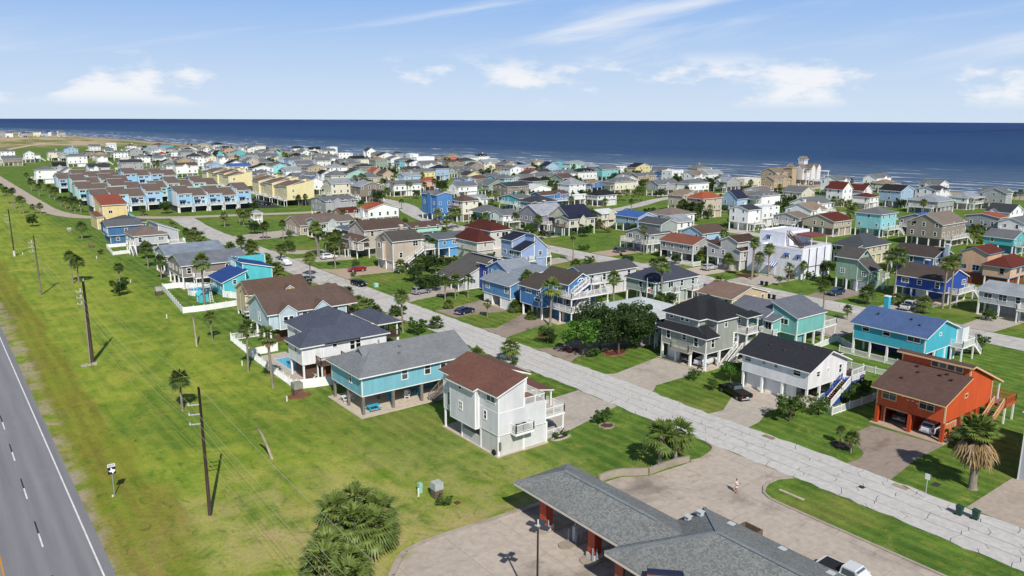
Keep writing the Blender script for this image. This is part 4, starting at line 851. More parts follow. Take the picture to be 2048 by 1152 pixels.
# ---- R3 grey three-level house
h = House('stilt_house', 97.2, 77, 'grey-green three-level house with black hip roof and skirt roof', wall='#96998f', roof='#26272b')
def r3():
    h.walls(97.25,77,104.2,86.4,2.85,5.4,'f'); h.walls(104.2,77.01,107.9,86.39,2.85,5.4,'f',trimb=False); h.walls(98.0,79.3,107.9,86.35,5.4,8.1,'f'); h.walls(99.8,77.02,107.85,79.31,5.4,8.1,'f')
    zr = 10.6; X0,X1,Y0,Y1 = 97.5,108.4,78.8,86.8
    h.roofparts(roof_polys('h',98.0,79.3,107.9,86.35,8.1,2.3,.5)); h.roofparts(roof_polys('h',99.8,77.02,107.85,85,8.1,2.2,.5))
    h.roofparts([[(96.7,76.5,5.2),(98.0,79.4,6.3),(98.0,86.3,6.2),(96.7,86.9,5.2)],[(96.7,76.5,5.2),(100.1,76.5,5.2),(98.9,78.6,6.9),(98.0,79.4,6.5)],[(100.1,76.5,5.2),(100.1,79.3,5.6),(98.9,78.6,6.9)]],t1=.06,t2=.2)
    for p in (): pass
    h.win('a',97.25,84.88, 4.44,.75,1.3,'d'); h.win('a',97.25,81.5, 4.66,.75,.85,'d'); h.win('a',97.25,79.03, 4.38,.75,1.45,'d'); h.win('b',77,98.87, 4.43,.7,1.5,'d'); h.win('b',77,104.97, 4.41,1.3,1.5,'dv')
    h.win('a',98,85.01, 7.5,.65,.7,'d'); h.win('a',98,82.71, 7.55,.65,.8,'d'); h.win('a',98,81.67, 7.55,.65,.8,'d'); h.win('b',77.02,101.99, 7.28,.6,1.3,'d'); h.win('b',77.02,105.4, 7.28,.6,1.3,'d')
    h.deck(104.8,74.9,107.9,76.98,5.4,'abc',None,W); h.deck(104.8,75,108,76.98,2.85,'bc'); h.piles([(105,75.1),(107.7,75.1)],8.1,.16,5.4); h.roofparts([[(104.4,74.7,7.95),(108.4,74.7,7.95),(108.4,77,8.2),(104.4,77,8.2)]],t1=.06,t2=.18)
    h.stairs((104.6,76,2.85),(100.6,76,.05),1.1); h.pilegrid(97.25,77,107.9,86.4,2.7,4,4,.34); h.part('lower_wall',MB().box(98.6,83.2,0,107.5,86.2,2.68),siding('#8a8d84')); h.garage('a',98.6,84.7,2.3,2.0); h.box('slab',97,76.6,0,108,86.8,.07,SLABC)
    h.deck(96.1,79.6,97.24,83.4,2.65,'abd',None,paint('#9a9d93'),posts=False)
r3()
# ---- house behind the oaks
h = auto('stilt_house','light teal house almost hidden behind the dark oaks',99.5,93,110.5,104,5.3,'h',1.7,'#7fb9bb','#b0b7b8',31,far=False,deck='b'); 
# ---- R4 blue house with stacked white decks
h = House('stilt_house', 96.6, 110.5, 'bright blue house with two stacked white balconies and outside stairs', wall='#4279b2', roof='#49423d')
def r4():
    h.walls(99.6,114.3,108.2,124,2.8,5.3,'f'); h.block(100.3,113.7,106.8,122.5,5.4,7.6,'gy',1.75,og=.5); h.block(96.7,118.4,100.5,124.6,2.6,6.2,'sx',1.6); h.walls(96.7,117.6,99.6,118.39,2.6,6.0,'f')
    h.walls(98.4,116.2,99.61,117.7,2.8,7.4,'f'); h.deck(98.3,110.5,108.3,114.28,2.75,'ab',None,W); h.deck(98.3,110.5,108.3,113.68,5.5,'ab',None,W,posts=False); h.piles([(98.45,110.7),(103.2,110.7),(108.1,110.7)],5.22,.2,2.8); h.deck(98.3,113.7,99.58,116.1,5.5,'a',None,W,posts=False)
    h.deck(98.3,114.29,99.58,117,2.75,'a',None,W,posts=False)
    h.stairs((104.4,112.6,7.6),(100.4,112.6,5.55),1.0); h.stairs((104.4,112,5.4),(100.8,112,2.8),1.0); h.stairs((104,109.7,2.75),(100.4,109.7,.05),1.1); h.deck(104.4,111.6,107.2,113.6,7.6,'abc',None,W,psz=.14,z0=5.5)
    h.win('a',100.3,115.3,6.6,1.2,1.1,'dv'); h.win('b',113.7,102.3,6.5,1.0,1.0,'dv'); a = MB()
    a.poly([(102.6,113.64,7.75)]+[(103.55+1.0*math.cos(t),113.64,7.75+.75*math.sin(t)) for t in [math.pi-k*math.pi/8 for k in range(0,9)]][::-1][::-1]); h.part('arched_window_frame',a,W); a = MB()
    for s_ in (-1,1): a.poly([(103.55+s_*.1,113.62,7.85),(103.55+s_*.8,113.62,7.85),(103.55+s_*.62,113.62,8.15),(103.55+s_*.1,113.62,8.35)])
    h.part('arched_pane',a,glassm()); h.win('b',114.3,101,4.1,1.6,1.4,'v'); h.win('b',114.3,104,4.1,1.6,1.9,'v'); h.win('a',99.6,115.4,4.1,1.3,1.3,'v'); h.win('a',96.7,121.8,5.3,1.6,.7,'v'); h.win('a',96.7,118.9,4.0,1.7,.5,'v'); h.win('a',96.7,118.6,5.5,1.0,1.1,'dv')
    h.part('lower_wall',MB().box(99.9,113.6,0,104,118,2.62),siding('#3d6c94')); h.door('a',99.9,115.2,.1,.95,2.1,'#c4452c'); h.pilegrid(96.8,117.7,108,124,2.5,4,3,.32); h.piles([(99.8,114.5),(108,114.5)],2.6,.3); h.box('slab',97,113,0,108,124.4,.08,SLABC)
r4()
# ---- R5 blue house, grey roofs
h = House('stilt_house', 96.4, 127.6, 'blue split-level house with pale grey roofs left of the balcony house', wall='#5686b3', roof='#7f8790')
def r5():
    h.block(96.4,127.6,101.6,137.6,2.55,5.3,'sx',1.6); h.walls(101.61,127.7,107.5,137.5,2.55,7.2,'f'); h.block(100.6,134.0,107.6,141.5,2.55,6.9,'gx',1.7); h.roofparts([[(101.4,127.3,6.95),(108,127.3,7.6),(108,134.2,7.6),(101.4,134.2,6.95)]])
    h.win('a',96.4,135.7,4.2,1.1,1.2,'dv'); h.win('a',96.4,129.0,4.2,1.1,1.2,'dv'); h.win('a',100.6,139.8,6,.5,.9,'d'); h.win('b',127.6,99,4.2,.6,1.1,'d'); h.win('b',127.6,100.6,4.2,.6,1.1,'d')
    h.part('lower_wall',MB().box(96.6,127.8,0,107,131.2,2.5).box(96.6,134.4,0,107,137.4,2.5),siding('#c9ccd0')); h.garage('a',96.6,129.5,2.8,2.1); h.garage('a',96.6,135.9,2.6,2.1); h.box('slab',96.2,127.4,0,107.6,138,.07,SLABC); h.piles([(96.6,131.2),(96.6,134.4)],2.5,.25)
r5()
# ---- R6 grey roofed house with royal blue wing
h = House('stilt_house', 100.2, 146, 'low house with sweeping grey roof and royal-blue wing behind the three palms', wall='#c4c7c9', roof='#54524f')
def r6():
    h.block(100.2,150,108,160,.2,3.3,'sx',3.2); h.block(104,145.5,109.5,150,.2,5.2,'sX',.9,wall='#22398c'); h.block(108.05,148,113,158,.2,5.6,'sX',1.4,wall='#22398c'); h.autowin(100.2,150,108,160,[.4],random.Random(3),'ab'); h.win('a',104,147.6,3.6,.6,1.6,'d'); h.piles([(98.4,150.3),(98.4,153.5),(98.4,156.7),(98.4,159.8)],3,.22); h.roofparts([[(98,149.6,2.5),(100.4,149.6,3.25),(100.4,160.4,3.25),(98,160.4,2.5)]]); h.garage('a',104,146.4,1.6,2.1)
r6()
# ---- R7 / R8 beige houses
h = House('stilt_house', 97.8, 180.5, 'beige three-level house with zigzag white stairs and dark grey roof', wall='#b7aa99', roof='#4c4845')
def r7():
    h.block(97.8,180.5,106.5,189,2.7,7.9,'gx',2.0); h.gbay_x(184.6,188.6,97.0,98.4,2.7,7.4,1.3); h.win('a',97.0,186.6,6.3,1.5,1.3,'v'); h.autowin(97.8,180.5,106.5,189,[2.7,5.4],random.Random(6),'b',4.2); h.part('lower_wall',MB().box(98.2,181,0,106,188.8,2.6),siding('#c9c4bc')); h.deck(106.6,179,110,188,5.2,'abc'); h.chimney(104,187,7.8,11)
    h.stairs((106.4,179.6,5.2),(102.4,179.6,2.7),1.1); h.stairs((102.2,179.6,2.7),(98.4,179.6,.05),1.1); h.pilegrid(97.8,180.5,106.5,189,2.6,3,3,.28)
r7()
h = House('stilt_house', 98.4, 201.2, 'beige house with brown roof and two small gabled bays on pilings', wall='#b9afa2', roof='#54443d')
def r8():
    h.block(101,203,114.5,212.5,2.7,8.0,'gx',2.1); h.walls(98.4,203.5,100.99,212,2.7,5.2,'f'); h.roofparts([[(97.9,201,5.0),(101,201,6.1),(101,212.6,6.1),(97.9,212.6,5.0)]]); h.gbay_x(204.0,206.4,97.7,99,2.7,5.2,1.1); h.gbay_x(201.6,203.6,98.2,100,2.7,5.0,1.0); h.win('a',97.7,205.2,4.1,.7,1.3,'d'); h.win('a',98.2,202.6,4.1,.7,1.3,'d'); h.autowin(101,203,114.5,212.5,[2.7,5.4],random.Random(5),'ab',4.5); h.pilegrid(98.4,203,114,212.5,2.6,5,3,.28); h.part('lower_wall',MB().box(103,205,0,113.5,212,2.6),paint('#8b8279')); h.deck(97,208,98.38,212,2.7,'abd',None,BROWN)
r8()
auto('ranch_house','tan ranch house with wide brown roof and carport left of the beige bay house',103.4,256,119,270,3.4,'gx',2.6,'#b3a08b','#6b5b53',41,z0=.3,far=False,extra=False)
auto('stilt_house','pale grey-green house with grey roof in front of the ranch house',105,244,118,254,5.4,'gx',1.3,'#b1b8b4','#6e625c',42,far=False,deck='b')
auto('stilt_house','grey-blue roofed house wedged behind the two beige houses',108,222,120,233,5.2,'h',1.9,'#a9b1b8','#5a626b',43,far=False,deck=None)
# ================================================================ row behind (backs to the near street's houses)
h = House('stilt_house', 125.8, 56.3, 'bright turquoise house with blue shingle roof on white pilings', wall='#45abc0', roof='#4a5f86')
def s1():
    h.block(125.8,56.3,136.8,68.5,2.75,5.4,'gy',2.0,og=.5); h.win('a',125.8,66.28, 4.94,1.1,1.0,'d'); h.win('a',125.8,62.7, 4.93,1.1,1.0,'d'); h.win('a',125.8,58.18, 4.87,2.0,1.0,'v'); h.win('b',56.3,130.69, 5.25,.6,.35,'')
    h.part('lower_wall',MB().box(131,57,0,136.5,68,2.6),siding('#2b2f66')); h.part('lower_wall',MB().box(130.5,56.5,0,134.5,57,2.6),siding('#3bb3c6')); h.pilegrid(125.8,56.3,136.8,68.5,2.6,4,5,.3); h.chimney(133.5,67,6.5,9.2,'#3fb0c4',.8); h.walls(136.82,55.4,139.0,59,2.9,5.4,'f',0,'#d9dada'); h.deck(134.6,54.2,139.2,56.28,2.75,'abc',None,W); h.vents([(128.9,66,6.9),(129.3,60.5,7.0),(128.2,58.6,6.5)],'#3c3f44',.2)
    h.stairs((139.4,55.2,2.75),(143,55.2,.05),1.1);
s1()
h = House('stilt_house', 119.9, 75.5, 'mint-teal house with angled grey shed roofs behind the charcoal-roofed white house', wall='#74b3ac', roof='#62666f')
def s2():
    h.block(119.9,75.5,128.4,80.6,2.55,5.5,'sy',2.0,oh=.25,og=.3); h.block(117.4,80.7,128,88.5,2.55,4.9,'gy',1.9,oh=.6); h.walls(117.4,78.8,119.88,80.69,2.55,4.9,'f'); h.roofparts([[(116.8,78.3,4.7),(120,78.3,5.2),(120,80.8,5.2),(116.8,80.8,4.7)]]); h.win('a',119.9,78.2,4.5,1.6,.95,'v'); h.win('a',117.4,79.6,3.7,1.2,1.4,'v'); h.deck(128.45,75.4,132.4,82,2.75,'bcd'); h.pilegrid(119.9,75.5,128.4,88,2.4,4,4,.28); h.part('lower_wall',MB().box(120.4,76.2,0,124,88,2.4),siding('#6fa9a4')); h.deck(115.8,77.6,117.3,80.6,2.55,'abd')
s2()
auto('house','low tan house with brown gable roof beside the second street',134,100,146.3,109,2.5,'gy',1.7,'#c4ac8d','#7a6459',51,z0=.1,far=False,extra=False)
h = auto('stilt_house','pale sage house with slate hip roof and flag beside the dark oaks',123.6,112.2,137.4,120.8,5.35,'h',2.3,'#a4b1ab','#3f4350',52,far=False,deck=None,extra=False,lower='#a9b5b0'); h.deck(133.5,110.2,137.3,112.18,2.8,'abc'); h.deck(128.5,110.9,130.4,112.18,2.8,'abc'); h.ac(129.4,111.5,2.85)
auto('stilt_house','long white house with dark grey gable roof behind the balcony house',116.6,127.2,133.2,133.6,5.4,'gx',1.3,'#cfd0d0','#4a4b4f',53,far=False,deck=None,extra=False,dens=4.5)
h = House('stilt_house', 126, 162, 'periwinkle three-level house with navy shed roofs', wall='#8fa3c9', roof='#1f2536')
def s5():
    h.block(126,162,130.4,166,2.75,5.1,'sx',1.8); h.block(126,166.05,131.5,171,2.75,7.4,'sx',1.6); h.block(130.45,162.05,135,170.9,2.75,5.3,'sX',3.6); h.autowin(126,162,130,171,[2.7],random.Random(9),'a',3); h.part('lower_wall',MB().box(126.3,162.3,0,134.5,170.6,2.6),siding('#93a6c6')); h.deck(135.05,162.5,137,169,2.75,'bcd'); h.deck(126.5,159.6,129,161.98,2.75,'abc'); h.win('b',162,132.5,4,.9,1,'d'); h.piles([(126.2,162.2),(134.8,162.2)],2.6,.25)
s5()
h = House('stilt_house', 124.3, 180, 'cream two-level house with maroon hip roofs', wall='#cdc8bf', roof='#4d241d')
def s6():
    h.block(124.3,180,130,191.5,2.9,5.6,'h',2.6); h.block(129.5,180.8,136.5,194,2.9,8.1,'h',1.9); h.win('a',124.3,183.5,4.4,.5,.7,'d'); h.win('b',180,127,4.4,.6,.9,'d'); h.win('b',180.8,132,6.8,.8,.9,'d'); h.win('b',180.8,134.6,6.8,2.2,1.2,'v'); h.part('lower_wall',MB().box(124.6,180.3,0,136,191,2.75),siding('#c4bfb6')); h.ac(123.5,186,2.9)
s6()
auto('stilt_house','sky-blue house with flat-pitched grey roof beside the maroon-roofed house',118,190.5,129,201,5.3,'gx',1.0,'#5f9fd6','#5b5f66',55,far=False,deck=None,extra=False)
auto('stilt_house','mint house with low grey gable roof behind the dark trees',112,196,121,203,4.9,'gx',1.1,'#8fd0b5','#54504d',56,far=False,deck=None,extra=False)
# ================================================================ far side of the second street
h = auto('stilt_house','grey-white house with pale roof and dark shutters at the right edge',173,56,183,68,5.1,'gy',1.3,'#b4b6b8','#a7abae',61,far=False,deck=None,extra=False,metal=True); h.deck(171.4,57.5,172.98,60.2,2.7,'abd')
h = auto('stilt_house','royal-blue house with brown roof and white shutters',174.9,75.6,185.3,86.4,5.3,'gy',2.0,'#22489a','#4d443f',62,far=False,deck='b',garage=True,lower='#2a55a8')
h = House('stilt_house', 173.5, 92, 'sage-green tall house with grey roofs and round gable window', wall='#86a28c', roof='#4f4c4a')
def t2():
    b = MB(); PR = [(173.5,2.75),(181.4,2.75),(181.4,5.6),(176.6,9.5),(173.5,7.7)]
    b.poly([(x,95,z) for x,z in PR]); b.poly([(x,100.3,z) for x,z in PR][::-1]); b.poly([(173.5,100.3,2.75),(173.5,95,2.75),(173.5,95,7.7),(173.5,100.3,7.7)]); b.poly([(181.4,95,2.75),(181.4,100.3,2.75),(181.4,100.3,5.6),(181.4,95,5.6)]); b.poly([(173.5,100.3,2.75),(181.4,100.3,2.75),(181.4,95,2.75),(173.5,95,2.75)])
    h.part('wall',b,siding(h.wc)); h.roofparts([[(173.0,94.6,7.45),(176.6,94.6,9.55),(176.6,100.7,9.55),(173.0,100.7,7.45)],[(176.6,94.6,9.55),(181.9,94.6,5.25),(181.9,100.7,5.25),(176.6,100.7,9.55)]])
    h.walls(173.52,92,178.3,94.98,2.75,5.3,'sy',2.2); h.roofparts([[(173.1,91.6,5.0),(178.6,91.6,5.0),(178.6,95.0,7.5),(173.1,95.0,7.5)]])
    h.part('round_window',MB().tube([(176.7,94.99,8.75),(176.7,94.93,8.75)],.4,16),glassm()); h.win('a',173.5,98.6,4.4,1.0,1.0,'dv'); h.win('a',173.5,93.3,4.4,1.0,1.0,'dv'); h.part('lower_wall',MB().box(174.4,92.4,0,180,96.8,2.6),siding('#86a28c')); h.garage('a',174.4,94.5,2.6,2.1); h.pilegrid(173.5,92,180.5,100.2,2.6,3,4,.28); h.deck(180.9,91.9,183,95,2.75,'bcd')
t2()
h = House('modern_house', 174.8, 110.3, 'large white flat-roofed modern house with blue awnings and roof terrace', wall='#e6e6ee', roof='#c9cace')
def t3():
    h.flat(174.8,110.3,187.6,122.6,0,7.3,par=.5); h.flat(177.6,117.4,188.5,125,7.3,10.6,par=.4); h.flat(174.85,122.61,187.5,126.5,0,7.2,par=.5)
    h.garage('a',174.8,114.0,4.6,2.3); h.garage('a',174.8,122.6,4.6,2.3); BL = paint('#2f57a8'); WS = paint('#e8e8ee')
    def awn(y,z,wd,d=.8,hh=.5,x=174.8):
        b = MB(); n = 8; b2 = MB()
        for i in range(n):
            t = b if i%2 == 0 or wd < 1.6 else b2; ya = y-wd/2+wd*i/n; yb = ya+wd/n; t.slab([(x-d,ya,z-hh),(x-.01,ya,z),(x-.01,yb,z),(x-d,yb,z-hh)],.05)
        a = h.part('awning',b,BL)
        if b2.f: h.part('awning_stripe',b2,WS,a)
    awn(118.4,3.4,2.6,1.2,.8)
    for y in (111.2,114.6,120.0): awn(y,6.3,1.5,.5,.35); h.win('a',174.8,y-.35,5.4,.5,.6,''); h.win('a',174.8,y+.35,5.4,.5,.6,'')
    awn(122.3,9.8,1.5,.5,.35,177.6); h.win('a',177.6,122.3,9.0,.9,.7,'v'); h.door('a',174.8,118.4,.05,1.1,2.2)
    for x in (177.6,181,184.6): h.part('downpipe',MB().box(x-.09,110.12,.1,x+.09,110.28,7.6),paint('#2b2f45'))
    h.box('cornice',174.7,110.2,2.9,187.7,110.29,3.05,paint('#38416a')); h.roofparts([[(180.6,111.5,10.0),(188,111.5,10.0),(188,116.8,10.2),(180.6,116.8,10.2)]],paint('#7a3b26'),t1=.06,t2=.2,trim='#8a4a30'); h.piles([(180.8,111.8),(187.6,111.8),(187.6,116.6)],10.1,.16,7.4)
    h.stairs((178.2,117.0,10.5),(178.2,112.6,7.4),1.0,BROWN,BROWN,BROWN)
t3()
h = House('stilt_house', 172.3, 126.9, 'light grey two-level house with dark brown roofs beside the white modern house', wall='#b4b3b0', roof='#43332d')
def t4():
    h.block(173,128.5,181,134,2.75,7.4,'gx',1.2); h.walls(172.4,127,180,138,2.75,5.2,'f'); h.block(172.45,134.02,180,138,5.2,5.5,'sy',.9); h.roofparts([[(172,126.6,5.1),(180.4,126.6,5.1),(180.4,128.6,5.7),(172,128.6,5.7)]]); h.autowin(172.4,127,180,138,[2.75],random.Random(14),'ab',3.4); h.pilegrid(172.4,127,180,138,2.6,3,4,.28); h.part('lower_wall',MB().box(173,127.4,0,179.6,134.2,2.6),siding('#b9b8b5')); h.garage('a',173,131,2.7,2.1)
t4()
auto('stilt_house','grey house with terracotta-brown roof and white fence at its foot',170,141,179.5,153,5.3,'gy',1.6,'#a3a29c','#7d4e3e',64,far=False,deck=None,extra=False)
h = auto('stilt_house','grey-green house with wraparound white deck across the second street',174.8,162,184,171.5,5.3,'gx',1.5,'#97a098','#4d4e52',65,far=False,deck=None,extra=False,lower='#c9c9c9'); h.deck(172.4,160.4,174.78,172,2.85,'abd'); h.deck(174.8,160.2,183,161.98,2.85,'bc'); h.walls(180.5,162.5,188,172,5.2,7.8,'gy',1.3); h.roofparts(roof_polys('gy',180.5,162.5,188,172,7.8,1.3,.4))
h = House('stilt_house', 177, 201, 'cream house with steep navy gable roof and long wooden stairs', wall='#c9c3ae', roof='#23263a')
def t8():
    h.block(177,201,189,208.5,2.95,5.7,'gx',.9); h.block(178.5,202.5,189.5,213,5.6,6.0,'gx',3.6); h.gbay(181.5,184,200.4,201.6,2.95,5.6,1.2); h.autowin(177,201,189,208.5,[2.95],random.Random(3),'ab',3); h.pilegrid(177,201,189,212,2.8,4,4,.28); h.part('lower_wall',MB().box(178,205,0,182,212,2.8),siding('#c6bfae')); h.garage('a',178,208,2.6,2.1); h.stairs((189.6,200.4,2.95),(195,199.4,.05),1.2,BROWN,BROWN,BROWN); h.deck(175.6,203,176.98,207.5,2.95,'abd',None,BROWN)
t8()
h = auto('stilt_house','grey-lilac steep gabled house with silver roof on dark pilings',175.2,215,188,227,6.0,'gx',3.0,'#8f8c98','#a9abb3',67,far=False,deck='b',metal=True)
# ================================================================ third row
h = House('stilt_house', 204, 76, 'peach split-level house with maroon roofs and blue trim', wall='#d2aa8b', roof='#5a2a20', trim='#7f9fb9')
h.block(204,74,216,80,2.8,5.4,'h',1.9); h.block(206,80.05,214,86,2.8,7.6,'gx',1.3); h.block(206,86.05,214,91,2.8,5.0,'sY',1.2); h.autowin(204,74,216,86,[2.8],random.Random(2),'ab',3.4); h.part('lower_wall',MB().box(205,75,0,215,90,2.7),siding('#7c3a28')); h.pilegrid(204,74,216,90,2.65,3,4,.28); h.chimney(207,90,5,8.6,'#a9b7c4')
auto('stilt_house','slate-blue house with brown gable roof behind the royal-blue house',203.6,91.5,213.6,102.4,5.3,'gy',1.9,'#4c6387','#463d39',71,far=False,deck='b')
auto('stilt_house','cream house under a wide charcoal hip roof behind the white modern house',205.5,111,218.5,120,5.3,'h',2.6,'#c6bb95','#45484e',72,far=False,deck=None)

h = House('house', 94.6, 18, 'pale grey tall house at the right edge of the photo', wall='#b9bfc4', roof='#5a5c60')
h.block(94.6,17,106,30.7,.1,8.2,'gy',2.4,og=.3); h.door('a',94.6,28.6,.15,1.0,2.2); h.win('a',94.6,26,4.6,1.0,1.3,'d'); h.win('a',94.6,29,6.6,.8,1.2,'d'); h.part('foundation',MB().box(94.5,17,0,106,30.8,.1),SLABC)

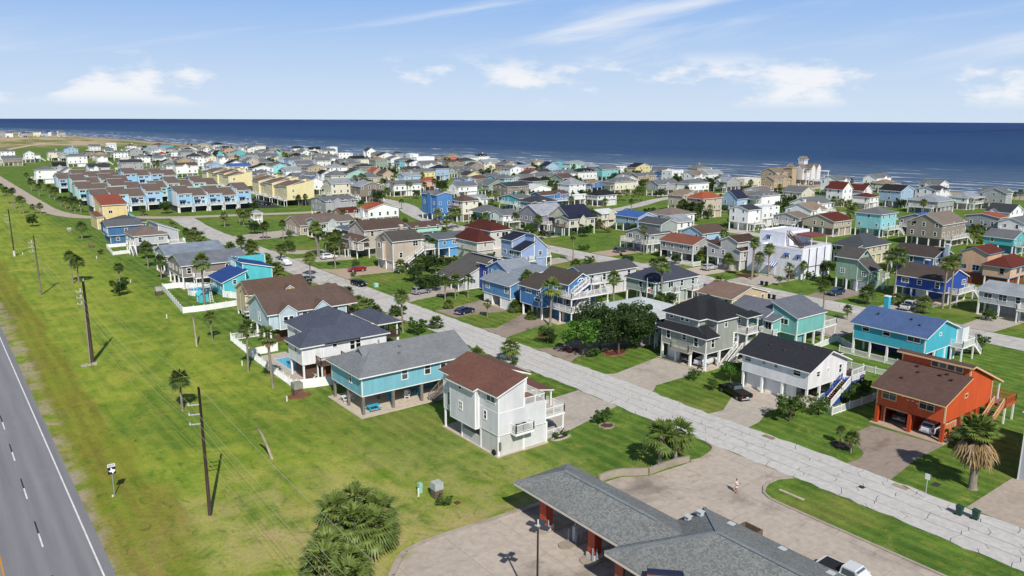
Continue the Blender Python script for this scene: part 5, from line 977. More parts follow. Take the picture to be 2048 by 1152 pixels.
FARDATA = [(59.1, 549.0, 9.5, 10.8, 8.2, 'h', 1.8, 'white', 'grey'), (100.5, 720.8, 8.2, 14.2, 8.4, 'h', 1.8, 'white', 'grey'), (78.4, 629.8, 8.2, 8.3, 5.6, 'gx', 2.6, 'grey', 'black'), (76.9, 574.9, 9.8, 7.2, 5.4, 'gy', 2.0, 'white', 'grey'), (78.3, 544.6, 8.2, 7.8, 5.0, 'h', 1.6, 'cream', 'terracotta'), (90.6, 564.9, 14.2, 11.7, 7.6, 'gx', 2.2, 'white', 'charcoal'), (60.6, 766.1, 14.2, 13.4, 5.6, 'gx', 2.2, 'taupe', 'grey'), (67.6, 870.0, 14.2, 11.2, 8.0, 'h', 1.6, 'white', 'grey'), (80.9, 813.6, 14.2, 7.2, 8.0, 'gy', 2.0, 'white', 'grey'), (87.1, 829.4, 8.5, 7.2, 5.6, 'gx', 1.4, 'white', 'grey'), (102.0, 839.4, 11.8, 11.0, 7.5, 'h', 1.6, 'cream', 'grey'), (108.9, 828.3, 9.3, 6.7, 5.5, 'gx', 1.5, 'grey', 'silver'), (124.8, 910.8, 9.1, 12.6, 7.5, 'gy', 2.0, 'light blue', 'blue'), (178.2, 988.0, 8.6, 9.8, 9.0, 'gx', 1.5, 'white', 'white'), (219.6, 1021.9, 8.2, 7.3, 5.0, 'f', 0.5, 'mint', 'silver'), (226.0, 950.5, 8.2, 13.5, 8.4, 'h', 1.5, 'turquoise', 'grey'), (187.8, 798.1, 8.2, 7.2, 5.5, 'h', 1.7, 'white', 'red'), (198.9, 798.8, 8.5, 13.9, 7.0, 'h', 1.6, 'white', 'silver'), (149.1, 799.7, 10.6, 12.2, 7.5, 'h', 1.7, 'white', 'grey'), (124.5, 735.1, 8.8, 7.8, 6.5, 'gx', 1.8, 'white', 'taupe'), (135.9, 861.6, 11.7, 7.3, 5.6, 'h', 1.6, 'taupe', 'brown'), (119.2, 616.0, 14.2, 14.4, 7.6, 'gx', 1.8, 'grey', 'charcoal'), (147.6, 700.2, 8.3, 10.1, 7.5, 'h', 1.7, 'white', 'grey'), (137.7, 568.7, 8.2, 7.2, 7.5, 'h', 1.8, 'white', 'grey'), (139.6, 551.9, 8.2, 13.9, 8.0, 'gx', 1.6, 'white', 'brown'), (232.5, 882.0, 8.2, 10.9, 6.0, 'h', 1.5, 'white', 'charcoal'), (217.3, 781.7, 8.2, 10.9, 6.0, 'h', 1.8, 'grey', 'charcoal'), (240.1, 838.8, 8.2, 7.3, 7.5, 'gy', 1.8, 'white', 'grey'), (227.3, 758.7, 12.9, 8.8, 4.5, 'gy', 4.2, 'turquoise', 'black'), (271.3, 866.0, 8.2, 9.6, 6.0, 'gx', 1.8, 'tan', 'tan'), (250.0, 777.6, 8.2, 12.5, 6.0, 'gy', 2.2, 'turquoise', 'grey'), (167.1, 531.8, 8.5, 15.7, 7.5, 'gx', 1.7, 'white', 'blue'), (175.5, 629.2, 8.2, 7.7, 7.5, 'f', 0.5, 'white', 'silver'), (196.2, 643.7, 8.2, 7.2, 7.5, 'gx', 1.6, 'white', 'grey'), (170.8, 693.8, 8.2, 8.2, 5.6, 'gx', 1.6, 'tan', 'brown'), (135.6, 806.3, 8.2, 7.2, 7.0, 'gx', 1.6, 'tan', 'brown'), (262.5, 742.7, 10.3, 15.7, 8.0, 'h', 1.9, 'cream', 'grey'), (327.2, 817.0, 8.2, 12.2, 7.5, 'h', 1.8, 'white', 'black'), (291.8, 712.4, 8.2, 11.3, 7.0, 'gy', 2.6, 'white', 'grey'), (341.5, 756.4, 8.2, 8.1, 10.0, 'f', 0.5, 'white', 'silver'), (311.2, 670.3, 8.2, 13.3, 7.5, 'f', 0.5, 'white', 'silver'), (254.3, 636.3, 8.2, 7.2, 5.6, 'h', 1.8, 'pink', 'charcoal'), (247.1, 692.0, 10.4, 16.2, 6.0, 'gx', 2.0, 'grey', 'grey'), (190.1, 517.8, 8.2, 14.3, 7.0, 'gy', 2.2, 'aqua', 'grey'), (219.0, 541.2, 8.2, 11.8, 7.0, 'gx', 2.2, 'white', 'grey'), (246.0, 569.3, 8.2, 11.3, 7.5, 'gx', 2.2, 'white', 'grey'), (264.2, 569.5, 8.2, 13.3, 6.0, 'gx', 1.9, 'taupe', 'grey'), (282.0, 568.5, 8.2, 10.5, 6.5, 'f', 0.5, 'cream', 'tan'), (346.8, 685.2, 8.2, 8.8, 8.5, 'gy', 2.8, 'white', 'charcoal'), (318.1, 607.6, 8.2, 16.0, 7.5, 'gy', 2.8, 'white', 'charcoal'), (353.5, 643.2, 8.2, 8.7, 7.5, 'h', 1.6, 'grey', 'charcoal'), (300.3, 579.3, 8.2, 16.2, 5.0, 'gx', 1.4, 'yellow', 'tan'), (297.8, 535.1, 8.2, 13.3, 7.5, 'h', 1.7, 'turquoise', 'grey'), (353.2, 614.6, 8.2, 8.2, 8.0, 'f', 0.5, 'white', 'silver'), (307.6, 526.0, 8.2, 15.9, 10.0, 'f', 0.5, 'white', 'silver'), (353.2, 569.4, 8.2, 7.4, 6.0, 'h', 1.5, 'coral', 'tan'), (373.0, 583.7, 8.2, 12.7, 6.5, 'h', 2.4, 'coral', 'tan'), (316.7, 495.7, 8.2, 15.2, 7.0, 'gx', 1.4, 'taupe', 'brown'), (306.5, 451.6, 8.2, 11.7, 7.0, 'gy', 2.4, 'taupe', 'brown'), (372.0, 558.4, 8.2, 15.1, 7.0, 'h', 1.9, 'white', 'silver'), (395.7, 570.1, 8.2, 11.7, 7.0, 'h', 1.8, 'white', 'black'), (349.2, 491.3, 8.2, 14.2, 6.5, 'gy', 2.2, 'white', 'grey'), (270.0, 437.8, 8.2, 10.4, 7.5, 'h', 1.9, 'light blue', 'navy'), (253.6, 434.8, 8.2, 14.2, 6.0, 'gx', 1.6, 'yellow', 'grey'), (231.6, 449.8, 8.2, 7.2, 6.0, 'gy', 2.4, 'tan', 'terracotta'), (228.3, 431.1, 8.2, 7.2, 6.0, 'gy', 2.2, 'tan', 'brown'), (232.5, 412.9, 8.2, 11.6, 5.6, 'gx', 1.5, 'light blue', 'silver'), (207.2, 436.7, 8.2, 15.1, 6.5, 'gy', 2.4, 'mint', 'charcoal'), (180.5, 452.8, 8.2, 15.6, 5.5, 'gx', 1.5, 'blue', 'grey'), (194.1, 443.7, 8.2, 7.2, 6.5, 'gy', 2.0, 'white', 'black'), (161.3, 388.1, 14.2, 10.5, 6.5, 'gy', 2.4, 'white', 'grey'), (172.7, 384.7, 8.2, 15.1, 6.2, 'gx', 1.3, 'white', 'grey'), (195.3, 357.4, 8.7, 16.0, 6.0, 'gx', 1.7, 'white', 'grey'), (221.1, 369.9, 8.2, 9.5, 6.0, 'h', 1.5, 'pink', 'terracotta'), (233.0, 348.6, 11.3, 7.2, 7.5, 'gx', 1.0, 'periwinkle', 'grey'), (250.6, 366.1, 8.2, 11.6, 6.0, 'h', 1.7, 'taupe', 'brown'), (255.1, 351.6, 8.2, 10.6, 7.4, 'gx', 1.3, 'aqua', 'grey'), (161.2, 260.9, 11.3, 7.2, 10.2, 'gy', 0.8, 'blue', 'grey'), (168.7, 254.0, 8.5, 7.2, 8.0, 'h', 1.7, 'cream', 'brown'), (188.2, 276.9, 8.2, 8.6, 5.6, 'gx', 1.4, 'white', 'silver'), (169.2, 237.2, 10.7, 7.2, 5.5, 'h', 1.6, 'turquoise', 'grey'), (128.3, 290.7, 14.2, 13.3, 7.2, 'gx', 1.2, 'grey', 'grey'), (133.6, 264.8, 8.2, 12.9, 6.0, 'gy', 1.8, 'white', 'terracotta'), (168.9, 228.1, 8.2, 7.2, 5.0, 'gx', 1.5, 'white', 'grey'), (127.8, 275.0, 8.2, 7.6, 4.0, 'gx', 1.6, 'tan', 'maroon'), (127.5, 221.8, 8.2, 11.8, 4.4, 'gx', 1.2, 'mint', 'brown'), (352.6, 470.0, 8.2, 14.2, 8.0, 'gx', 1.5, 'blue', 'grey'), (326.6, 425.6, 8.2, 16.0, 6.5, 'h', 1.7, 'coral', 'silver'), (369.9, 460.1, 8.2, 9.0, 7.0, 'gx', 1.4, 'cream', 'tan'), (362.9, 438.5, 8.2, 12.6, 5.5, 'gy', 3.0, 'light blue', 'navy'), (378.8, 443.3, 8.2, 7.2, 7.5, 'f', 0.5, 'turquoise', 'grey'), (374.4, 425.5, 8.2, 16.2, 8.0, 'h', 1.6, 'mint', 'silver'), (300.5, 371.3, 8.2, 14.4, 5.6, 'h', 1.8, 'cream', 'grey'), (315.2, 366.9, 8.2, 12.6, 6.5, 'gx', 1.9, 'white', 'grey'), (328.8, 366.1, 8.2, 16.2, 7.0, 'h', 1.8, 'white', 'black'), (370.7, 401.6, 8.2, 9.0, 7.5, 'h', 1.6, 'mint', 'silver'), (354.4, 371.3, 8.2, 14.8, 7.5, 'gx', 1.7, 'aqua', 'grey'), (384.6, 385.0, 8.2, 12.9, 7.0, 'f', 0.5, 'white', 'silver'), (387.2, 373.3, 8.2, 15.5, 7.5, 'gy', 2.4, 'yellow', 'black'), (347.2, 332.9, 8.2, 16.2, 5.6, 'gx', 1.5, 'tan', 'grey'), (372.3, 335.4, 8.2, 15.3, 6.0, 'gx', 1.4, 'blue', 'charcoal'), (365.7, 322.5, 8.2, 10.3, 8.5, 'f', 0.5, 'white', 'silver'), (380.0, 321.3, 8.2, 10.2, 6.5, 'gy', 1.8, 'white', 'silver'), (409.9, 339.9, 8.2, 12.0, 8.0, 'h', 1.8, 'beige', 'grey'), (390.5, 315.5, 8.2, 14.1, 6.5, 'gx', 2.0, 'white', 'silver'), (357.1, 274.9, 8.2, 11.8, 5.5, 'gy', 2.2, 'grey', 'silver'), (370.4, 273.4, 8.2, 15.4, 6.5, 'f', 0.5, 'cream', 'tan'), (281.4, 210.8, 8.2, 7.2, 6.0, 'gx', 3.2, 'light blue', 'navy'), (308.2, 280.8, 8.2, 16.2, 6.0, 'gx', 2.0, 'grey', 'grey'), (321.7, 271.8, 8.2, 16.2, 6.5, 'h', 1.6, 'white', 'grey'), (292.4, 296.5, 8.2, 16.2, 7.0, 'h', 1.9, 'cream', 'grey'), (291.1, 312.6, 8.2, 12.4, 5.0, 'gy', 1.4, 'blue', 'tan'), (278.3, 316.5, 8.2, 8.9, 5.0, 'gy', 2.0, 'grey', 'black'), (241.0, 302.7, 8.2, 13.2, 5.5, 'gy', 1.7, 'white', 'white'), (225.6, 275.1, 8.2, 16.2, 5.4, 'gx', 1.2, 'blue', 'brown'), (242.2, 271.6, 8.2, 14.1, 4.0, 'f', 0.4, 'white', 'white'), (249.0, 263.5, 7.0, 12.2, 5.0, 'h', 2.0, 'white', 'black'), (209.1, 270.5, 13.2, 7.2, 5.3, 'gx', 1.2, 'turquoise', 'grey'), (255.6, 344.0, 7.0, 6.1, 7.5, 'h', 1.6, 'aqua', 'grey'), (200.2, 209.4, 8.2, 7.2, 5.2, 'gx', 1.1, 'cream', 'white'), (201.7, 192.4, 11.1, 9.1, 5.4, 'gy', 1.5, 'light blue', 'blue'), (203.7, 176.1, 8.2, 7.2, 5.4, 'gx', 1.8, 'white', 'silver'), (190.0, 154.3, 8.2, 11.4, 5.2, 'gx', 1.8, 'light blue', 'brown'), (253.1, 206.2, 8.2, 12.1, 8.0, 'h', 2.2, 'beige', 'terracotta'), (262.8, 225.1, 8.2, 7.2, 7.0, 'sx', 1.8, 'beige', 'tan'), (237.0, 172.4, 8.2, 7.2, 7.6, 'gx', 1.2, 'white', 'charcoal'), (294.6, 215.4, 8.2, 9.4, 6.0, 'gx', 1.6, 'pink', 'taupe'), (291.7, 205.9, 8.2, 13.7, 7.0, 'h', 1.6, 'white', 'grey'), (290.4, 181.0, 10.1, 14.7, 5.6, 'gx', 2.2, 'white', 'grey'), (250.8, 176.4, 8.2, 11.0, 7.0, 'f', 0.5, 'white', 'silver'), (250.2, 160.5, 10.4, 7.2, 5.0, 'gx', 1.4, 'grey', 'taupe'), (340.4, 196.9, 8.2, 8.1, 8.0, 'gy', 3.0, 'white', 'maroon'), (352.8, 193.7, 8.2, 7.3, 7.0, 'gy', 2.4, 'white', 'maroon'), (341.2, 184.0, 8.2, 7.2, 5.4, 'h', 1.3, 'white', 'maroon'), (441.1, 235.1, 8.2, 16.2, 6.5, 'gx', 2.0, 'white', 'grey'), (422.5, 219.8, 8.2, 11.8, 5.4, 'h', 1.6, 'cream', 'tan'), (278.7, 127.0, 12.1, 7.2, 5.2, 'gx', 2.0, 'grey', 'blue'), (296.8, 113.3, 10.9, 7.2, 6.4, 'gx', 1.0, 'grey', 'terracotta'), (311.3, 115.5, 8.2, 11.7, 7.0, 'gy', 2.4, 'white', 'charcoal'), (345.9, 156.6, 12.8, 15.0, 5.4, 'h', 2.2, 'grey', 'silver'), (374.6, 156.9, 8.2, 16.2, 5.4, 'h', 1.7, 'white', 'silver'), (386.1, 145.9, 9.9, 6.1, 7.5, 'gx', 2.2, 'grey', 'grey'), (258.0, 93.8, 8.2, 9.7, 5.0, 'gy', 1.8, 'turquoise', 'grey'), (295.4, 104.8, 8.2, 9.0, 5.4, 'gx', 1.6, 'white', 'grey'), (373.2, 256.3, 8.2, 15.5, 7.0, 'gx', 2.0, 'tan', 'tan')]
FILL = [(182.8, 915.8, 9.9, 10.1, 5.4, 'gy', 2.0, 'white', 'taupe'), (381.2, 285.7, 8.9, 11.8, 5.5, 'h', 1.5, 'white', 'grey'), (207.7, 416.6, 11.1, 11.8, 5.5, 'h', 2.4, 'beige', 'grey'), (270.3, 168.3, 11.3, 10.2, 5.6, 'gx', 2.2, 'white', 'tan'), (248.0, 726.2, 9.4, 12.7, 5.6, 'gx', 1.7, 'yellow', 'taupe'), (224.3, 299.7, 11.3, 13.3, 7.6, 'gx', 1.5, 'taupe', 'charcoal'), (355.2, 534.9, 10.4, 13.3, 5.5, 'h', 2.3, 'aqua', 'charcoal'), (284.2, 363.3, 10.3, 12.5, 5.6, 'gx', 1.5, 'white', 'grey'), (327.1, 439.6, 11.3, 10.5, 8.0, 'gy', 1.6, 'tan', 'grey'), (267.7, 603.5, 9.2, 11.7, 7.6, 'gx', 2.1, 'white', 'grey'), (258.2, 293.5, 8.7, 10.9, 7.6, 'h', 2.3, 'white', 'silver'), (267.1, 397.4, 8.9, 10.7, 5.5, 'gy', 2.1, 'yellow', 'charcoal'), (168.3, 577.4, 10.9, 10.6, 5.4, 'gy', 2.2, 'light blue', 'silver'), (153.4, 643.6, 10.1, 10.1, 5.6, 'gy', 1.9, 'sage', 'black'), (268.5, 946.9, 11.3, 9.8, 7.6, 'gy', 2.4, 'tan', 'silver'), (255.0, 318.9, 11.1, 10.3, 7.6, 'h', 1.7, 'sage', 'black'), (320.1, 316.3, 10.4, 9.8, 5.5, 'gy', 2.1, 'white', 'silver'), (198.1, 982.8, 11.2, 9.5, 7.6, 'h', 1.7, 'white', 'brown'), (260.3, 545.5, 10.3, 11.7, 5.6, 'h', 1.5, 'beige', 'grey'), (308.7, 735.5, 11.4, 11.5, 5.4, 'gx', 1.8, 'sage', 'charcoal'), (388.2, 227.2, 10.5, 10.7, 8.0, 'gx', 2.3, 'white', 'grey'), (274.5, 629.7, 11.4, 11.2, 7.6, 'gx', 1.8, 'white', 'tan'), (161.6, 358.7, 8.9, 10.8, 8.0, 'gx', 2.0, 'cream', 'silver'), (221.2, 814.6, 9.3, 9.7, 5.6, 'gx', 1.9, 'yellow', 'silver'), (325.1, 698.1, 10.7, 9.5, 5.6, 'h', 1.8, 'tan', 'tan'), (303.7, 402.3, 9.9, 10.6, 8.0, 'gy', 1.6, 'white', 'grey'), (288.0, 865.0, 10.5, 12.2, 7.6, 'gx', 2.2, 'white', 'grey'), (233.0, 517.9, 10.8, 13.1, 5.5, 'h', 1.9, 'white', 'silver'), (306.0, 977.0, 9.8, 11.4, 5.4, 'h', 2.2, 'grey', 'grey'), (164.2, 746.1, 11.0, 10.0, 5.4, 'gy', 2.1, 'white', 'grey'), (169.5, 831.7, 9.1, 11.5, 7.6, 'gy', 2.2, 'grey', 'grey'), (291.9, 732.7, 9.6, 12.0, 5.5, 'h', 2.1, 'white', 'tan'), (296.7, 686.6, 11.2, 11.5, 5.5, 'gy', 1.7, 'white', 'grey'), (219.2, 654.9, 11.1, 11.2, 5.4, 'gx', 2.2, 'white', 'silver'), (165.6, 766.3, 9.0, 13.3, 5.5, 'gy', 2.2, 'white', 'black'), (211.3, 567.7, 10.6, 10.7, 5.6, 'h', 1.8, 'light blue', 'brown'), (160.5, 457.9, 11.5, 10.0, 7.6, 'h', 1.6, 'white', 'grey'), (284.0, 424.8, 9.1, 11.9, 5.6, 'h', 2.3, 'yellow', 'grey'), (159.6, 721.2, 11.2, 10.5, 5.6, 'gx', 2.3, 'white', 'black'), (357.3, 178.5, 10.2, 12.0, 7.6, 'gy', 2.3, 'light blue', 'black'), (197.4, 760.2, 9.2, 12.0, 8.0, 'h', 1.9, 'grey', 'grey'), (281.4, 542.6, 10.5, 9.8, 8.0, 'h', 2.3, 'sage', 'tan'), (174.5, 601.6, 9.4, 9.5, 5.5, 'gy', 2.0, 'white', 'tan'), (331.3, 470.1, 10.7, 13.1, 7.6, 'gx', 2.3, 'cream', 'silver'), (187.6, 415.9, 8.7, 10.1, 7.6, 'h', 2.4, 'cream', 'grey'), (371.5, 204.0, 10.2, 9.1, 5.5, 'h', 2.2, 'taupe', 'grey'), (274.4, 346.4, 9.6, 10.5, 5.5, 'h', 2.0, 'white', 'taupe'), (227.8, 985.5, 10.3, 11.8, 7.6, 'h', 2.2, 'taupe', 'brown'), (159.5, 981.3, 10.2, 11.2, 7.6, 'gx', 1.9, 'white', 'grey'), (256.3, 817.5, 10.9, 12.7, 5.4, 'gy', 2.1, 'beige', 'charcoal'), (357.7, 383.4, 8.7, 12.4, 5.6, 'gy', 2.3, 'white', 'grey'), (176.7, 560.6, 8.9, 10.5, 7.6, 'gy', 1.9, 'white', 'black'), (201.7, 481.6, 10.5, 13.0, 8.0, 'gy', 1.8, 'tan', 'grey'), (179.0, 361.7, 9.4, 12.6, 5.4, 'gy', 2.3, 'white', 'grey'), (168.2, 341.0, 10.2, 12.7, 7.6, 'gy', 1.9, 'taupe', 'silver'), (352.1, 344.7, 11.0, 11.1, 5.4, 'h', 1.7, 'white', 'grey'), (180.4, 673.4, 10.8, 12.3, 8.0, 'h', 2.4, 'white', 'charcoal'), (174.3, 781.5, 9.7, 11.4, 5.4, 'gx', 1.6, 'light blue', 'grey'), (234.3, 474.8, 10.0, 12.1, 8.0, 'h', 1.6, 'taupe', 'charcoal'), (168.3, 951.6, 9.8, 10.0, 5.6, 'h', 2.1, 'white', 'grey'), (276.1, 811.7, 10.3, 13.1, 8.0, 'gy', 2.1, 'white', 'grey'), (373.2, 170.2, 9.7, 12.9, 7.6, 'gx', 1.5, 'white', 'charcoal'), (212.8, 995.0, 9.8, 10.2, 5.6, 'gx', 1.8, 'white', 'grey'), (193.4, 498.1, 10.4, 12.4, 5.6, 'gx', 2.0, 'white', 'silver'), (318.7, 556.0, 11.4, 10.1, 5.5, 'gy', 1.7, 'white', 'grey'), (156.2, 443.9, 9.4, 11.0, 5.4, 'gy', 2.3, 'light blue', 'tan'), (293.3, 448.3, 10.2, 9.9, 5.4, 'gx', 1.6, 'white', 'grey'), (277.2, 895.0, 11.2, 9.8, 8.0, 'h', 1.5, 'light blue', 'silver'), (321.6, 761.3, 8.6, 12.2, 8.0, 'gx', 2.3, 'white', 'black'), (229.3, 727.8, 9.7, 10.4, 5.6, 'gx', 1.8, 'tan', 'silver'), (276.9, 693.9, 10.1, 10.8, 5.5, 'h', 2.3, 'white', 'black'), (219.5, 334.2, 9.0, 11.5, 5.6, 'gx', 1.8, 'white', 'grey'), (318.9, 867.7, 8.6, 13.4, 5.5, 'gx', 2.1, 'grey', 'grey'), (245.5, 497.1, 8.8, 9.3, 5.6, 'gy', 1.9, 'taupe', 'grey'), (283.9, 495.6, 8.7, 10.9, 8.0, 'gy', 1.8, 'white', 'black'), (285.2, 954.1, 8.8, 12.5, 8.0, 'h', 2.0, 'white', 'black'), (210.7, 513.7, 10.0, 13.1, 5.5, 'gx', 2.3, 'tan', 'taupe'), (190.4, 599.7, 8.7, 13.2, 5.6, 'gx', 1.9, 'sage', 'grey'), (325.4, 794.8, 8.9, 9.9, 5.4, 'gy', 1.9, 'cream', 'grey'), (245.1, 595.6, 10.6, 12.6, 5.5, 'h', 2.0, 'white', 'silver'), (162.5, 861.5, 10.1, 11.2, 5.5, 'h', 1.7, 'white', 'silver'), (390.4, 352.5, 10.5, 10.7, 5.5, 'gy', 2.1, 'white', 'grey'), (192.8, 864.5, 8.7, 9.1, 5.4, 'h', 1.7, 'aqua', 'silver'), (301.3, 555.1, 8.6, 12.6, 8.0, 'gy', 1.9, 'white', 'grey'), (208.3, 742.0, 10.1, 13.0, 5.5, 'h', 1.9, 'white', 'brown'), (302.2, 382.8, 9.1, 12.1, 5.6, 'gy', 2.2, 'cream', 'brown'), (325.6, 230.5, 9.6, 9.6, 5.5, 'gx', 1.5, 'white', 'taupe'), (213.7, 606.4, 10.5, 11.7, 5.4, 'h', 2.2, 'taupe', 'grey'), (239.8, 811.9, 10.5, 9.6, 5.4, 'gy', 2.2, 'white', 'grey'), (238.1, 334.0, 9.8, 11.8, 5.4, 'gy', 2.4, 'sage', 'grey'), (171.1, 651.5, 9.6, 10.9, 5.6, 'h', 2.1, 'taupe', 'grey'), (239.8, 906.0, 9.9, 13.0, 5.6, 'gy', 2.0, 'white', 'silver'), (232.5, 682.6, 10.5, 9.2, 5.6, 'gx', 1.6, 'tan', 'silver'), (215.0, 188.8, 11.5, 12.5, 5.6, 'h', 1.9, 'white', 'taupe'), (205.6, 253.7, 11.5, 10.4, 5.4, 'h', 2.1, 'light blue', 'charcoal'), (358.8, 299.1, 10.0, 9.0, 7.6, 'gx', 2.3, 'white', 'taupe'), (281.4, 646.4, 10.6, 11.7, 5.5, 'h', 2.3, 'grey', 'grey'), (325.6, 625.8, 10.5, 10.4, 7.6, 'gx', 2.3, 'tan', 'grey'), (202.4, 926.4, 10.1, 9.9, 5.5, 'gy', 1.7, 'grey', 'grey'), (259.8, 835.2, 10.9, 9.3, 7.6, 'gx', 2.4, 'beige', 'black'), (197.2, 725.2, 9.6, 12.7, 5.5, 'gy', 2.0, 'white', 'grey'), (246.8, 792.7, 10.8, 11.4, 8.0, 'gy', 2.1, 'tan', 'taupe'), (336.1, 645.6, 10.0, 10.8, 7.6, 'h', 2.0, 'light blue', 'grey'), (317.7, 906.8, 9.4, 12.2, 7.6, 'h', 2.3, 'white', 'grey'), (300.1, 347.7, 11.1, 9.7, 5.5, 'gx', 2.1, 'sage', 'brown'), (269.5, 377.0, 11.3, 11.7, 5.4, 'gy', 1.8, 'white', 'grey'), (264.6, 464.4, 10.2, 10.7, 5.5, 'gx', 1.8, 'taupe', 'charcoal'), (237.6, 643.2, 9.2, 11.5, 5.6, 'gy', 2.3, 'yellow', 'grey'), (349.1, 455.1, 10.5, 11.2, 5.6, 'h', 2.2, 'yellow', 'black'), (160.2, 413.8, 9.7, 12.6, 5.5, 'gx', 2.3, 'tan', 'grey'), (409.3, 156.8, 10.3, 12.9, 5.5, 'gy', 1.8, 'white', 'grey'), (348.3, 552.9, 9.3, 11.7, 5.4, 'h', 1.7, 'white', 'taupe'), (255.0, 983.7, 11.0, 13.4, 5.6, 'gy', 1.7, 'taupe', 'taupe'), (159.0, 514.6, 9.3, 10.9, 5.4, 'gx', 2.0, 'white', 'taupe'), (324.8, 733.5, 11.5, 12.6, 7.6, 'gx', 1.8, 'white', 'grey'), (239.2, 658.6, 10.5, 11.2, 7.6, 'h', 2.4, 'white', 'grey'), (227.1, 578.2, 9.0, 10.6, 8.0, 'gx', 1.6, 'light blue', 'grey'), (196.6, 581.5, 9.7, 9.3, 8.0, 'gy', 2.3, 'beige', 'grey'), (236.4, 619.9, 9.9, 10.8, 5.6, 'gy', 2.3, 'light blue', 'silver'), (281.9, 759.7, 9.5, 9.7, 5.5, 'gy', 2.2, 'aqua', 'grey'), (189.2, 831.3, 10.5, 12.7, 8.0, 'gx', 2.3, 'white', 'silver'), (222.1, 905.1, 10.9, 10.8, 5.6, 'h', 2.2, 'cream', 'grey'), (199.8, 890.1, 8.8, 9.1, 8.0, 'gx', 2.2, 'aqua', 'silver'), (171.0, 495.5, 8.7, 13.3, 8.0, 'gy', 1.7, 'white', 'black'), (210.9, 964.2, 9.8, 12.5, 5.5, 'gx', 1.7, 'aqua', 'black'), (152.9, 664.6, 9.3, 12.2, 8.0, 'gx', 1.9, 'white', 'grey'), (251.8, 615.0, 9.5, 9.4, 8.0, 'h', 2.4, 'yellow', 'grey'), (257.2, 709.8, 8.6, 10.3, 7.6, 'gy', 2.3, 'grey', 'grey'), (157.8, 619.6, 10.5, 11.4, 7.6, 'gy', 2.3, 'tan', 'grey'), (334.4, 214.0, 10.6, 10.7, 5.6, 'gy', 2.3, 'cream', 'grey'), (285.2, 479.1, 9.0, 12.2, 7.6, 'gx', 2.3, 'white', 'grey'), (403.3, 183.0, 9.6, 10.6, 8.0, 'gy', 1.9, 'white', 'grey'), (320.2, 395.0, 11.2, 12.0, 5.5, 'gx', 1.6, 'tan', 'charcoal'), (199.8, 695.7, 11.3, 12.4, 5.5, 'gy', 1.9, 'cream', 'grey'), (297.2, 614.8, 9.4, 12.8, 5.4, 'gx', 2.2, 'taupe', 'black')]
